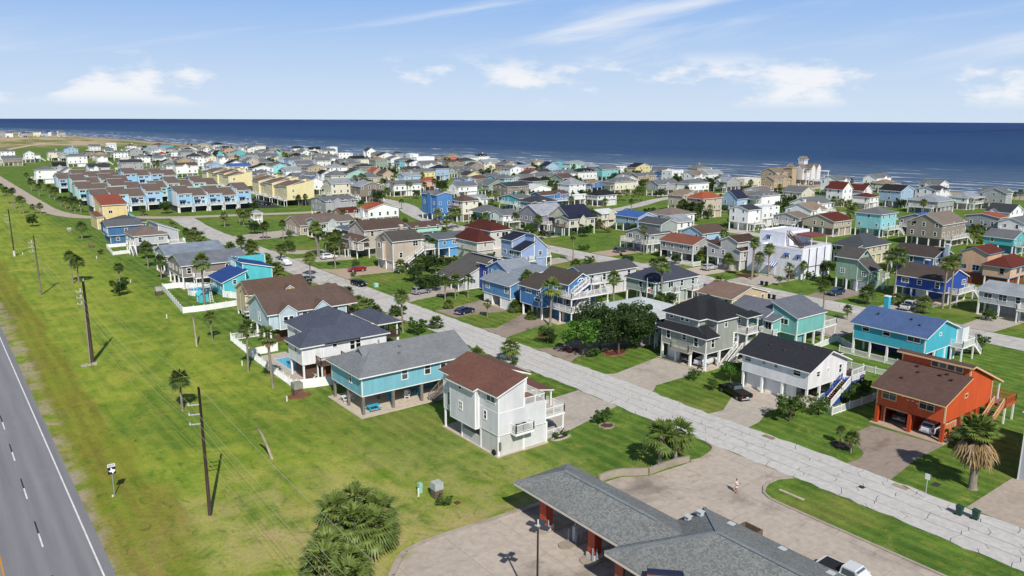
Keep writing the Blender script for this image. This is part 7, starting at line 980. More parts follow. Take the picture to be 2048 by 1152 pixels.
TREEDATA = [(34.0, 191.2, 'M', 0.85, 'dark bushy tree in a mown ring on the open field'), (33.0, 334.3, 'M', 0.95, 'dark round tree at the bend of the frontage road'), (82.7, 348.2, 'O', 0.8, 'dark oak before the gap between the sky-blue townhouse rows'), (87.2, 94.8, 'B', 1.5, 'bright green young tree at the left edge of the dark oaks'), (92.9, 92.0, 'O', 1.25, 'dark oak in front, its crown widest over the lawn'), (97.5, 93.8, 'O', 1.25, 'dark oak right behind the front oak beside the white trunks'), (97.8, 92.5, 'O', 1.0, 'dark oak over the pale multi-stemmed trunks'), (92.1, 95.8, 'O', 1.3, 'dark oak on the left of the group'), (87.0, 104.0, 'M', 0.75, 'round dark tree standing in a red mulch bed'), (90.7, 152.8, 'M', 1.05, 'dark tree over the lawn beside the beige stair house'), (93.8, 154.0, 'M', 1.0, 'dark tree nearest the sweeping grey roof'), (95.3, 165.4, 'M', 1.1, "tall dark tree behind the beige stair house's lawn"), (105.6, 172.0, 'M', 1.2, 'tree crown in front of the sky-blue house'), (105.5, 178.2, 'M', 1.0, 'dark crown beside the white zigzag stairs'), (111.1, 196.1, 'M', 0.8, 'small dark tree at the stair landing of the beige house'), (110.7, 172.6, 'M', 0.9, 'dark tree behind the sweeping grey roof'), (94.8, 212.5, 'M', 0.9, 'dark tree below the beige bay house'), (87.5, 226.1, 'T', 1.2, 'rounded shrub-like tree beside the driveway of the ranch house'), (92.0, 268.5, 'M', 1.1, 'dark thicket tree at the ranch house corner'), (115.2, 335.8, 'M', 1.0, 'dark tree beside the white gazebo'), (164.3, 386.7, 'M', 0.8, 'tree between the cream-yellow rows and the white house'), (242.0, 384.7, 'M', 1.1, 'dark tree left of the small periwinkle stilt house far back'), (199.9, 343.0, 'M', 1.0, 'dark tree right of the white deck house'), (161.9, 327.2, 'M', 0.7, 'round tree by the open lawn'), (184.5, 109.1, 'M', 1.0, 'dark round tree between the white modern house and the sage-green house'), (152.2, 148.7, 'M', 0.8, 'dark tree by the second street behind the long white house'), (165.5, 201.6, 'M', 0.7, 'dark tree by the street right of the periwinkle three-level house'), (300.3, 236.9, 'M', 1.1, 'dark tree left of the navy-roofed gable house'), (311.4, 235.9, 'M', 1.0, 'dark tree in front of the navy-roofed gable house'), (239.2, 301.4, 'M', 1.2, 'dark tree between the turquoise house and the blue house'), (295.1, 329.6, 'M', 1.1, 'dark crown beside the black-roofed grey house'), (357.1, 177.7, 'M', 1.0, 'dark tree left of the silver-roofed grey house'), (293.1, 118.1, 'M', 1.0, 'dark tree beside the taupe gable house'), (92.4, 75.2, 'T', 0.6, 'small crooked tree by the driveway of the grey-green house'), (91.0, 70.5, 'T', 0.55, 'small dark bush-like tree on the lawn before the white garage house'), (96.5, 71.4, 'B', 0.75, 'slim green tree beside the left corner of the white garage house'), (89.4, 56.2, 'T', 1.25, "large rounded bush tree beside the black pickup's driveway"), (94.6, 55.4, 'T', 0.85, "rounded green bush before the white garage house's carport"), (102.1, 55.4, 'S', 1.6, 'shrub at the foot of the blue-edged stairs'), (106.0, 56.3, 'S', 1.7, 'shrub behind the picket fence beside the blue-edged stairs'), (107.9, 56.2, 'S', 1.6, 'dark hedge shrub at the back of the picket yard'), (103.2, 56.3, 'S', 1.5, 'flowering shrub against the blue-edged stairs'), (99.3, 39.3, 'S', 1.3, "low dark sago at the orange house's side gate"), (68.5, 70.6, 'S', 1.5, 'dark sago palm in a ringed bed beside the wide driveway'), (74.7, 97.7, 'S', 0.9, 'low green shrub beneath the palm behind the brown-roofed house'), (60.6, 70.6, 'S', 0.6, 'small plant in the bed below the white porch'), (62.0, 70.5, 'S', 0.6, 'dark little plant at the porch corner bed'), (71.7, 123.5, 'S', 2.2, 'wide shrub between the white house and the street'), (75.7, 137.3, 'S', 1.6, 'shrub beside the porch of the white pool house'), (86.1, 180.1, 'S', 0.9, "small shrub by the beige stair house's drive"), (92.8, 192.4, 'S', 1.4, 'dark shrub at the lawn before the beige stair house'), (87.7, 104.0, 'S', 1.2, 'dark shrub under the round tree in the mulch bed'), (88.1, 93.2, 'S', 1.2, 'low shrub in the red mulch bed under the oaks'), (143.5, 56.2, 'S', 1.6, "grey-green shrub at the turquoise house's driveway edge"), (148.2, 56.4, 'S', 1.5, 'shrub in the bed by the second street'), (169.2, 63.9, 'S', 1.8, 'clipped round shrub before the grey-white house'), (177.3, 109.0, 'S', 1.4, 'shrub at the foot of the white modern house'), (173.0, 111.9, 'S', 1.2, "low dark shrub in the modern house's drive bed"), (176.2, 156.6, 'S', 1.6, 'shrub beside the terracotta-roofed grey house'), (172.0, 140.1, 'S', 1.8, 'dark shrub before the terracotta-roofed grey house'), (161.8, 175.5, 'S', 1.2, "left dark shrub on the wide lawn's edge"), (160.5, 176.4, 'S', 1.2, "right dark shrub on the wide lawn's edge"), (146.4, 157.6, 'S', 1.6, 'dark shrub behind the long white house'), (170.3, 227.2, 'S', 1.6, 'shrub below the grey-lilac gabled house'), (41.1, 253.9, 'S', 1.1, 'small dark shrub alone on the field beyond the palms'), (347.4, 225.6, 'M', 1.69, ''), (274.0, 183.8, 'T', 1.1, ''), (316.8, 540.6, 'M', 1.32, ''), (278.6, 583.5, 'M', 1.42, ''), (268.1, 330.2, 'M', 1.21, ''), (237.7, 657.5, 'T', 1.26, ''), (290.5, 326.1, 'T', 1.06, ''), (280.5, 601.4, 'M', 1.66, ''), (286.5, 355.4, 'T', 1.66, ''), (289.6, 435.5, 'M', 1.53, ''), (288.9, 713.6, 'M', 1.66, ''), (166.4, 238.4, 'M', 1.01, ''), (326.9, 362.4, 'T', 1.04, ''), (377.1, 396.1, 'T', 1.7, ''), (190.0, 876.6, 'M', 1.31, ''), (185.8, 489.7, 'T', 1.46, ''), (210.2, 414.0, 'M', 1.16, ''), (187.8, 859.5, 'T', 1.16, ''), (240.4, 696.2, 'M', 1.17, ''), (268.2, 784.6, 'M', 1.38, ''), (407.5, 325.4, 'M', 1.43, ''), (291.9, 194.5, 'T', 1.68, ''), (301.6, 484.4, 'T', 1.01, ''), (263.7, 447.9, 'T', 1.33, ''), (230.5, 367.3, 'M', 1.57, ''), (224.1, 421.5, 'M', 1.04, ''), (371.6, 472.2, 'M', 1.24, ''), (365.6, 454.6, 'M', 1.62, ''), (217.5, 799.7, 'M', 1.23, ''), (170.1, 213.8, 'T', 1.27, ''), (340.5, 442.1, 'M', 1.54, ''), (260.1, 221.0, 'M', 1.31, ''), (229.2, 617.7, 'M', 1.44, ''), (351.4, 546.8, 'M', 1.65, ''), (235.1, 590.3, 'M', 1.01, ''), (263.7, 733.1, 'M', 1.52, ''), (189.9, 384.1, 'M', 1.6, ''), (274.4, 230.0, 'T', 1.34, ''), (224.1, 448.0, 'M', 1.37, ''), (273.1, 566.9, 'M', 1.35, ''), (205.1, 372.1, 'M', 1.45, ''), (233.0, 630.8, 'M', 1.28, ''), (172.0, 785.8, 'M', 1.51, ''), (204.9, 645.5, 'M', 1.01, ''), (244.5, 784.1, 'M', 1.41, ''), (174.9, 335.4, 'M', 1.54, ''), (214.6, 449.2, 'M', 1.5, ''), (261.0, 478.6, 'M', 1.56, ''), (358.1, 311.4, 'M', 1.72, ''), (251.0, 488.8, 'M', 1.32, ''), (170.1, 428.0, 'M', 1.31, ''), (340.8, 483.5, 'M', 1.72, ''), (267.0, 445.3, 'M', 1.66, ''), (322.5, 592.8, 'M', 1.13, ''), (179.0, 252.1, 'M', 1.64, ''), (225.0, 755.6, 'M', 1.57, ''), (360.7, 654.8, 'T', 1.56, ''), (204.3, 455.9, 'M', 1.5, ''), (306.7, 216.7, 'M', 1.08, ''), (313.1, 360.9, 'T', 1.55, ''), (296.1, 419.5, 'M', 1.71, ''), (205.2, 599.5, 'M', 1.37, ''), (307.5, 293.3, 'T', 1.58, ''), (350.7, 225.5, 'T', 1.4, ''), (304.7, 275.6, 'M', 1.11, ''), (206.7, 830.2, 'M', 1.66, ''), (236.9, 286.4, 'M', 1.38, ''), (355.3, 487.1, 'T', 1.18, ''), (192.4, 761.9, 'T', 1.03, ''), (272.5, 699.0, 'M', 1.45, ''), (236.9, 666.3, 'T', 1.65, ''), (299.1, 723.3, 'M', 1.1, ''), (269.6, 814.8, 'M', 1.42, ''), (343.7, 494.6, 'M', 1.02, ''), (245.6, 615.9, 'M', 1.68, ''), (279.3, 467.2, 'M', 1.26, ''), (167.8, 379.1, 'M', 1.08, ''), (195.4, 721.8, 'T', 1.02, ''), (382.9, 367.7, 'M', 1.5, ''), (269.3, 634.2, 'M', 1.56, ''), (352.0, 540.8, 'M', 1.5, ''), (173.6, 590.7, 'M', 1.29, ''), (178.0, 263.3, 'M', 1.72, ''), (214.2, 755.0, 'M', 1.04, ''), (205.8, 577.5, 'M', 1.64, ''), (196.6, 213.1, 'M', 1.67, ''), (369.5, 563.9, 'M', 1.43, ''), (262.9, 812.3, 'M', 1.62, ''), (367.7, 294.0, 'M', 1.57, ''), (186.6, 517.9, 'M', 1.13, ''), (207.2, 842.3, 'M', 1.4, ''), (340.8, 742.2, 'M', 1.11, ''), (315.2, 621.5, 'M', 1.11, ''), (311.0, 205.5, 'M', 1.54, ''), (205.0, 646.6, 'M', 1.26, ''), (253.0, 334.7, 'M', 1.63, ''), (316.0, 563.1, 'M', 1.6, ''), (272.5, 227.7, 'M', 1.0, ''), (246.9, 805.1, 'M', 1.14, ''), (335.5, 316.8, 'M', 1.4, ''), (207.0, 871.9, 'T', 1.2, ''), (393.7, 326.5, 'M', 1.17, ''), (174.1, 508.8, 'M', 1.68, ''), (335.0, 497.1, 'T', 1.6, ''), (326.5, 408.8, 'M', 1.72, ''), (375.5, 298.9, 'T', 1.21, ''), (366.5, 611.3, 'M', 1.44, ''), (184.2, 381.0, 'M', 1.42, ''), (243.4, 448.9, 'M', 1.08, ''), (349.5, 453.5, 'T', 1.51, ''), (260.0, 284.3, 'M', 1.37, ''), (349.5, 543.0, 'M', 1.31, ''), (234.1, 316.5, 'M', 1.47, ''), (305.7, 567.2, 'T', 1.63, ''), (300.1, 308.2, 'M', 1.48, ''), (319.3, 765.6, 'M', 1.13, ''), (227.2, 739.1, 'M', 1.16, ''), (300.2, 703.7, 'T', 1.14, ''), (196.4, 487.8, 'M', 1.04, ''), (247.6, 427.1, 'M', 1.22, ''), (410.1, 196.4, 'T', 1.44, ''), (303.0, 366.4, 'M', 1.3, ''), (331.0, 225.7, 'T', 1.39, ''), (323.5, 713.1, 'T', 1.64, ''), (170.6, 788.6, 'T', 1.13, ''), (373.8, 297.2, 'M', 1.01, ''), (265.1, 814.0, 'M', 1.14, ''), (348.1, 576.5, 'T', 1.06, ''), (367.0, 554.2, 'M', 1.64, ''), (380.5, 453.4, 'M', 1.21, ''), (246.1, 287.9, 'M', 1.03, ''), (316.0, 327.1, 'M', 1.33, ''), (385.9, 299.9, 'M', 1.19, ''), (330.4, 559.6, 'M', 1.0, ''), (420.6, 230.0, 'M', 1.29, ''), (335.6, 207.6, 'T', 1.24, ''), (382.3, 386.4, 'M', 1.33, ''), (215.7, 250.5, 'T', 1.63, ''), (250.2, 208.2, 'M', 1.72, ''), (217.1, 812.9, 'M', 1.46, ''), (350.2, 501.9, 'M', 1.33, ''), (268.1, 395.7, 'T', 1.44, ''), (350.4, 355.7, 'M', 1.59, ''), (315.4, 573.0, 'M', 1.5, ''), (369.0, 269.3, 'T', 1.28, ''), (309.8, 360.6, 'M', 1.57, ''), (324.6, 809.1, 'M', 1.37, ''), (227.0, 448.1, 'M', 1.4, ''), (368.9, 483.8, 'T', 1.72, ''), (344.4, 504.8, 'M', 1.2, ''), (191.2, 877.0, 'M', 1.35, ''), (241.9, 286.8, 'M', 1.41, ''), (180.3, 196.1, 'M', 1.02, ''), (339.3, 813.0, 'M', 1.67, ''), (276.0, 460.5, 'M', 1.43, ''), (322.8, 622.9, 'M', 1.54, ''), (247.6, 186.2, 'T', 1.6, ''), (366.2, 482.4, 'M', 1.11, ''), (195.3, 858.8, 'M', 1.02, ''), (316.8, 313.2, 'M', 1.45, ''), (339.5, 799.6, 'M', 1.33, ''), (223.7, 205.9, 'M', 1.47, ''), (247.2, 205.1, 'M', 1.36, ''), (329.9, 435.5, 'M', 1.27, ''), (173.6, 425.4, 'M', 1.48, ''), (310.9, 491.7, 'M', 1.13, ''), (187.3, 876.6, 'M', 1.65, ''), (390.3, 260.8, 'M', 1.55, ''), (190.6, 597.8, 'M', 1.68, ''), (253.8, 788.0, 'T', 1.67, ''), (293.0, 196.5, 'M', 1.32, ''), (203.0, 712.1, 'M', 1.13, ''), (254.3, 666.2, 'M', 1.11, ''), (167.0, 846.0, 'M', 1.63, ''), (273.2, 408.0, 'M', 1.3, ''), (301.1, 473.9, 'M', 1.33, ''), (332.7, 567.1, 'T', 1.13, ''), (166.8, 742.4, 'M', 1.58, ''), (211.8, 794.2, 'M', 1.73, ''), (325.7, 533.0, 'T', 1.5, ''), (183.9, 804.1, 'T', 1.05, ''), (251.2, 477.3, 'M', 1.47, ''), (213.5, 779.8, 'M', 1.62, ''), (333.2, 410.1, 'M', 1.55, ''), (329.1, 775.6, 'M', 1.36, ''), (183.4, 701.2, 'M', 1.09, ''), (246.3, 805.8, 'M', 1.31, ''), (235.4, 640.0, 'M', 1.6, ''), (303.1, 525.3, 'M', 1.74, ''), (248.0, 410.1, 'M', 1.05, ''), (267.0, 377.1, 'M', 1.11, ''), (230.6, 298.0, 'M', 1.22, ''), (264.9, 632.2, 'M', 1.33, ''), (216.9, 807.3, 'M', 1.7, ''), (252.7, 378.3, 'M', 1.03, ''), (298.7, 229.5, 'M', 1.2, ''), (305.8, 864.7, 'T', 1.12, ''), (233.1, 877.1, 'M', 1.28, ''), (254.3, 203.9, 'T', 1.13, ''), (307.4, 674.7, 'M', 1.44, ''), (309.6, 346.1, 'M', 1.45, ''), (332.2, 555.1, 'M', 1.5, ''), (249.4, 884.0, 'M', 1.2, ''), (373.6, 370.1, 'T', 1.6, ''), (363.2, 462.0, 'T', 1.73, ''), (349.8, 655.2, 'T', 1.51, ''), (305.2, 674.4, 'M', 1.14, ''), (371.1, 412.5, 'M', 1.04, ''), (322.9, 806.6, 'T', 1.31, ''), (320.6, 329.5, 'T', 1.15, ''), (360.0, 294.2, 'M', 1.54, ''), (222.4, 601.5, 'M', 1.05, ''), (276.5, 213.9, 'T', 1.11, ''), (356.2, 284.9, 'M', 1.24, ''), (218.7, 563.1, 'M', 1.12, ''), (302.6, 521.2, 'T', 1.67, ''), (261.2, 580.9, 'M', 1.27, ''), (328.5, 864.4, 'M', 1.1, ''), (281.3, 486.8, 'M', 1.55, ''), (265.1, 315.4, 'M', 1.33, ''), (364.6, 554.5, 'M', 1.04, ''), (270.7, 820.5, 'T', 1.49, ''), (289.4, 346.1, 'M', 1.3, ''), (322.9, 553.7, 'M', 1.17, ''), (313.2, 364.1, 'M', 1.49, ''), (263.1, 567.0, 'M', 1.2, ''), (228.7, 529.2, 'M', 1.19, ''), (172.7, 791.2, 'M', 1.04, ''), (105.3, 176.5, 'S', 1.2, ''), (120.2, 249.0, 'S', 1.05, ''), (97.7, 163.5, 'S', 1.18, ''), (193.5, 213.7, 'S', 0.96, ''), (201.7, 100.9, 'S', 1.26, ''), (175.9, 103.8, 'S', 1.51, ''), (177.9, 252.0, 'T', 0.79, ''), (203.8, 263.4, 'S', 1.27, ''), (112.1, 137.8, 'S', 1.49, ''), (112.9, 123.9, 'S', 1.1, ''), (107.2, 143.4, 'S', 1.69, ''), (144.6, 274.8, 'M', 0.88, ''), (124.3, 109.2, 'M', 0.84, ''), (126.5, 176.4, 'M', 0.61, ''), (65.6, 97.4, 'S', 1.0, ''), (206.3, 219.7, 'S', 1.13, ''), (122.8, 264.6, 'S', 1.6, ''), (64.5, 217.0, 'S', 0.94, ''), (125.8, 291.2, 'S', 1.01, ''), (126.3, 176.1, 'S', 1.03, ''), (110.3, 191.9, 'S', 1.48, ''), (126.3, 220.6, 'S', 1.32, ''), (109.8, 196.3, 'S', 1.4, ''), (100.6, 108.4, 'S', 1.63, ''), (192.5, 129.5, 'S', 1.55, ''), (193.9, 152.3, 'S', 1.03, ''), (229.6, 284.7, 'M', 0.64, ''), (201.8, 164.9, 'T', 0.62, ''), (131.5, 285.4, 'S', 1.22, ''), (113.5, 131.5, 'S', 0.98, ''), (68.3, 175.8, 'S', 1.11, ''), (138.9, 166.6, 'S', 1.09, ''), (171.0, 213.5, 'S', 1.23, ''), (129.8, 107.1, 'S', 1.0, ''), (191.6, 230.4, 'S', 1.41, ''), (202.3, 105.8, 'S', 1.17, ''), (67.1, 137.4, 'T', 0.7, ''), (215.8, 186.0, 'S', 1.24, ''), (148.1, 263.0, 'S', 1.58, ''), (184.0, 228.7, 'S', 1.12, ''), (218.4, 251.6, 'S', 1.5, ''), (229.3, 186.6, 'S', 1.02, ''), (68.0, 189.5, 'S', 1.16, ''), (185.3, 278.3, 'S', 1.7, ''), (134.4, 220.5, 'S', 1.08, ''), (180.1, 244.5, 'S', 1.54, ''), (134.1, 137.7, 'M', 0.75, ''), (124.9, 291.7, 'S', 1.12, ''), (206.6, 121.7, 'M', 0.92, ''), (65.7, 137.8, 'S', 1.59, ''), (137.3, 282.4, 'S', 1.58, ''), (67.4, 173.9, 'S', 1.19, ''), (131.9, 124.2, 'M', 0.97, ''), (65.1, 213.9, 'S', 1.01, ''), (112.0, 217.9, 'S', 0.92, ''), (99.4, 255.0, 'S', 1.54, ''), (122.5, 205.7, 'S', 1.35, ''), (109.7, 126.0, 'S', 1.23, ''), (121.5, 223.1, 'S', 1.08, ''), (172.3, 103.8, 'S', 1.14, ''), (66.0, 244.2, 'S', 1.15, ''), (126.5, 295.4, 'S', 1.32, ''), (117.4, 273.9, 'S', 0.9, ''), (102.8, 193.3, 'S', 1.3, ''), (111.9, 131.9, 'S', 0.99, ''), (126.0, 293.7, 'M', 0.71, ''), (126.0, 290.3, 'S', 0.98, ''), (66.7, 209.5, 'M', 0.66, ''), (217.4, 286.6, 'S', 0.95, ''), (65.9, 216.0, 'M', 0.7, ''), (131.4, 218.0, 'S', 0.9, ''), (178.3, 238.5, 'M', 0.6, ''), (125.4, 157.5, 'S', 1.02, ''), (200.2, 194.1, 'M', 0.82, ''), (166.2, 143.8, 'M', 0.73, ''), (113.3, 220.3, 'T', 1.0, ''), (66.8, 216.7, 'T', 0.67, '')]
# ================================================================ the rest of the village
WC = {'white':'#e6e6e4','cream':'#d9d2bd','grey':'#a2a3a3','taupe':'#8b8175','tan':'#b39c80','turquoise':'#58b0b8','mint':'#a3d0be','aqua':'#88c6cb','light blue':'#9db8d0','blue':'#4d79ad','coral':'#cb6a55','pink':'#d4b0a1','yellow':'#d9cb94','periwinkle':'#9aaed6','beige':'#bbae9b','sage':'#8fa08f'}
RC = {'grey':'#65676b','charcoal':'#3a3b40','black':'#222326','brown':'#57463f','maroon':'#58281f','red':'#9c241d','terracotta':'#934d36','navy':'#23293f','silver':'#9ea2a7','tan':'#867564','taupe':'#766b62','blue':'#3a5c98','white':'#c4c7c9'}
KN = {'h':'hip','gx':'gable','gy':'gable','f':'flat','sx':'shed'}
VILLAGE = []          # (house, wall word, roof word, kind, storeys, centre)
FP = []               # footprints of everything built so far
def lateral(x, y): return (x*_r.x+y*_r.y)/max(1., x*_f.x+y*_f.y)
def vhouse(x, y, L, W_, ze, kind, rise, wc, rc, seed, **kw):
    r = random.Random(seed); k = r.uniform(.93, 1.05)
    def j(hx): c = [min(255, int(int(hx[i:i+2], 16)*k)) for i in (1, 3, 5)]; return '#%02x%02x%02x' % tuple(c)
    wq = WC[wc] if r.random() < .4 else j(WC[wc])
    h = auto('beach_house', None, x, y, x+W_, y+L, ze, kind, rise, wq, RC[rc], seed, cat='house', group='beach houses of the village', metal=rc in ('silver',) and kind != 'f', **kw)
    VILLAGE.append((h.o, wc, rc, kind, 2 if ze > 6.9 else 1, (x+W_/2, y+L/2))); FP.append((x, y, x+W_, y+L)); return h
for i, (x, y, L, W_, ze, kind, rise, wc, rc) in enumerate(FARDATA): vhouse(x, y, L, W_, ze, kind, rise, wc, rc, 200+i)
vhouse(260.6,136,9,10.4,8,'h',1.7,'aqua','grey',901); h = vhouse(254.4,113,11,16,7.4,'gx',2.8,'taupe','taupe',902,deck='b'); h.part('round_window',MB().tube([(254.37,121.6,7.4),(254.3,121.6,7.4)],.45,14),glassm())
vhouse(249.5,146.5,12,11.5,5.2,'gx',2.0,'beige','maroon',903)
for i, (x, y, L, W_, ze, kind, rise, wc, rc) in enumerate(FILL): vhouse(x, y, L, W_, ze, kind, rise, wc, rc, 700+i)
# ---- beachfront mansion with a cupola
h = House('beach_mansion', 440, 262, 'large white beachfront mansion with twin-gabled cupola', wall='#d4d2cf', roof='#77695f', far=True)
def mansion():
    h.block(438,268,452,284,3,8.6,'h',2.6); h.gbay_x(270,274,436.8,438.6,3,10,2.2); h.gbay_x(278,282,436.8,438.6,3,10,2.2); h.gbay(441,445,266.8,268.6,3,10,2.2); h.gbay(447,451,266.8,268.6,3,10,2.2); h.walls(443.5,274,447.5,278,12,14,'f'); h.block(443.5,274,447.5,276,14,15.4,'gx',1.3); h.block(443.5,276,447.5,278,14,15.4,'gx',1.3)
    h.autowin(438,268,452,284,[3,6.2],random.Random(1),'ab',2.8); h.pilegrid(438,268,452,284,3,5,5,.35); h.deck(438,263,455,266.7,3,'abc',bal=.35); h.part('lower_wall',MB().box(440,270,0,451,283,2.9),paint('#cfccc8')); h.piles([(454,263.4),(454,266)],8,.3); h.box('pergola',451,263,8,455,267,8.3,W)
mansion(); h.o.location.y += 10
h = House('beach_mansion', 420, 280, 'tan beachfront house with square tower beside the white mansion', wall='#ad9a80', roof='#7a6a5c', far=True)
h.block(418,286,434,297,2.6,7.6,'gx',2.6); h.block(430,283,435,288,0,10.5,'h',1.2); h.autowin(418,286,434,297,[2.6,5.2],random.Random(4),'ab',3); h.pilegrid(418,286,434,297,2.5,5,3,.35); h.part('lower_wall',MB().box(420,287,0,433,296,2.5),paint('#9c8b74')); h.gbay(422,427,284.6,286.6,2.6,6.4,1.8)
# ---- townhouse rows: each row one building, each unit a block of its own
def row(name, label, x0, x1, y0, dep, ze, nun, cols, seed, base=2.7, roof='#665953', deck=True):
    r = random.Random(seed); h = House(name, x0, y0, label, 'townhouses', None, cols[0], roof, WHT, True); wu = (x1-x0)/nun
    for i in range(nun):
        a, b = x0+i*wu, x0+(i+1)*wu; up = (0, 1.6, .4, 1.0, 0, 1.8)[(i+seed) % 6]; yy = y0+(0, .9, 0, .5)[i % 4]; c = cols[i % len(cols)]
        h.walls(a+.01, yy, b-.01, y0+dep*.62, base, ze+up, 'sy', 2.6, c); h.walls(a+.02, y0+dep*.62+.01, b-.02, y0+dep, base, ze+up+.7, 'f', 0, c); h.roofparts(roof_polys('sy', a, yy, b, y0+dep*.62, ze+up, 2.6, .35, .02)); h.roofparts([[(a, y0+dep*.62, ze+up+2.75), (b, y0+dep*.62, ze+up+2.75), (b, y0+dep+.3, ze+up+1.0), (a, y0+dep+.3, ze+up+1.0)]])
        h.win('b', yy, a+wu*.3, ze+up-.9, wu*.3, .8, 'v'); h.win('b', yy, a+wu*.72, ze+up-.9, wu*.25, .8, 'v'); h.win('b', yy, a+wu*.35, base+1.2, wu*.35, 1.5, 'v'); h.win('b', yy, a+wu*.75, base+1.2, wu*.2, 1.3, 'd')
        if deck: h.deck(a+.3, yy-1.9, b-.3, yy-.02, base, 'abc', bal=.35, psz=.25)
        h.part('unit_wall', MB().box(a-.06, yy-.5, base, a+.06, y0+dep*.5, ze+up+.9), paint(WHT))
        h.box('awning', a+wu*.15, yy-1.0, base+2.35, a+wu*.55, yy-.02, base+2.5, paint('#1f3f8a'))
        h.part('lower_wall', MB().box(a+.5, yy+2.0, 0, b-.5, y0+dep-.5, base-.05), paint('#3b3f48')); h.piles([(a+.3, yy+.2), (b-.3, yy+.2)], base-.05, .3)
    FP.append((x0, y0, x1, y0+dep)); return h
BLU_, AQU = ['#8fbbd8', '#98c2de'], ['#8acdc3', '#97d4cb']
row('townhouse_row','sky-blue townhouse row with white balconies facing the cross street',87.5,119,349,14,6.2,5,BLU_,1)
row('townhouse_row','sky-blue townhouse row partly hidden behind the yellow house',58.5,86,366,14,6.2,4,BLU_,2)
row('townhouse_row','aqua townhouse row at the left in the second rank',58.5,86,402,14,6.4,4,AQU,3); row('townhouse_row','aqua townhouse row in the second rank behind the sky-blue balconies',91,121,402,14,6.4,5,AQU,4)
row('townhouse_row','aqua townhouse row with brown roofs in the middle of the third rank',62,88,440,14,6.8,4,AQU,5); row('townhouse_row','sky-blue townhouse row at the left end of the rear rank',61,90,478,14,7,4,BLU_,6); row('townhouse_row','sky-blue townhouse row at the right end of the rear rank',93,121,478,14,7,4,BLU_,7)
def yrow(label, x0, y0, y1, dep, ze, nun, seed):
    h = House('townhouse_row', x0, y0, label, 'townhouses', None, '#ddd0a0', '#6b5a4c', WHT, True); wu = (y1-y0)/nun
    for i in range(nun):
        a, b = y0+i*wu, y0+(i+1)*wu; up = (0, 1.0, .2, 1.2)[(i+seed) % 4]; xx = x0+(0, .8)[i % 2]
        h.walls(xx, a+.01, x0+dep, b-.01, 2.8, ze+up, 'sx', 2.4); h.roofparts(roof_polys('sx', xx, a, x0+dep*.6, b, ze+up, 2.0, .35, .02)); h.roofparts([[(x0+dep*.6, a, ze+up+2.2), (x0+dep+.4, a, ze+up+.4), (x0+dep+.4, b, ze+up+.4), (x0+dep*.6, b, ze+up+2.2)]])
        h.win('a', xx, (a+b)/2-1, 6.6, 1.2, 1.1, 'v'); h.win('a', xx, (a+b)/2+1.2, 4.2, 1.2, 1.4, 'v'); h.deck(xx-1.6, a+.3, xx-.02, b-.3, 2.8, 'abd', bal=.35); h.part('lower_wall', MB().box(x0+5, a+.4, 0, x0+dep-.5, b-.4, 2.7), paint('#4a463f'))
    h.win('b', y0, x0+3, 4.3, .9, 1.1, 'dv'); h.win('b', y0, x0+3, 7.0, .9, 1.1, 'dv'); FP.append((x0, y0, x0+dep, y1))
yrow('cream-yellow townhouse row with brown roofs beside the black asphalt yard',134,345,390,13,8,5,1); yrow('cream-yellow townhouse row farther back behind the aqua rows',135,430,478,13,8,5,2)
# ---- far off along the coast, houses a few pixels high
r = random.Random(77)
for i in range(16):
    x = 120+i*9.5+r.uniform(-3, 3); y = 1880+r.uniform(-70, 90); wc = r.choice(['white','cream','tan','grey','light blue','white']); vhouse(x, y, 12, 11, r.choice((7.5, 8.4, 5.6)), r.choice(('h', 'gx')), 2.4, wc, r.choice(['grey','brown','charcoal','silver']), 1500+i, dens=6, extra=False)
# ---- labels for the village houses: look first, then place
def village_labels():
    base = {}
    for t in VILLAGE:
        d = f"{t[1]} {'two-storey ' if t[4] == 2 else ''}beach house with {t[2]} {KN[t[3]]} roof"; base.setdefault(d, []).append(t)
    ORD = ['first','second','third','fourth','fifth','sixth','seventh','eighth','ninth','tenth','eleventh','twelfth','thirteenth','fourteenth','fifteenth','sixteenth','seventeenth','eighteenth','nineteenth','twentieth']+[f'{n}th' for n in range(21,60)]
    for d, ts in base.items():
        ts.sort(key=lambda t: lateral(*t[5])); n = len(ts)
        for i, t in enumerate(ts):
            if n == 1: s = 'the only '+d; s = d+', the only such one in the village'
            elif n == 2: s = d+(', the one farther left of two' if i == 0 else ', the one farther right of two')
            elif i == 0: s = d+', leftmost such one'
            elif i == n-1: s = d+', rightmost such one'
            else: s = d+f', {ORD[i]} such one from left'
            t[0]['label'] = s
village_labels()

# ================================================================ drive-through bank building in the foreground
h = House('drive_through_bank', 42.6, 42.4, 'red-brick drive-through building with grey shingle hip roof and long canopy', cat='building', wall='#a3432a', roof='#6d7276', trim='#cfc7ba')
def brick_mat():
    m, nt, p = newmat('red_brick'); t = NT(nt); uv = t.n('ShaderNodeUVMap').outputs[0]; b = t.n('ShaderNodeTexBrick'); t.inp(b,'Vector',uv); t.inp(b,'Scale',1.); t.inp(b,'Brick Width',.22); t.inp(b,'Row Height',.08); t.inp(b,'Mortar Size',.008)
    t.inp(b,'Color1',hexc('#a3402a')); t.inp(b,'Color2',hexc('#8c3523')); t.inp(b,'Mortar',hexc('#a0705c')); t.inp(p,'Base Color',b.outputs[0]); p.inputs['Roughness'].default_value = .85; t.inp(p,'Normal',t.bump(b.outputs[1],-.3,.01)); return m
BRICK = brick_mat(); SH = shingle('#7b7d7b', cell=(.48,.16), con=.42, flat=.2)
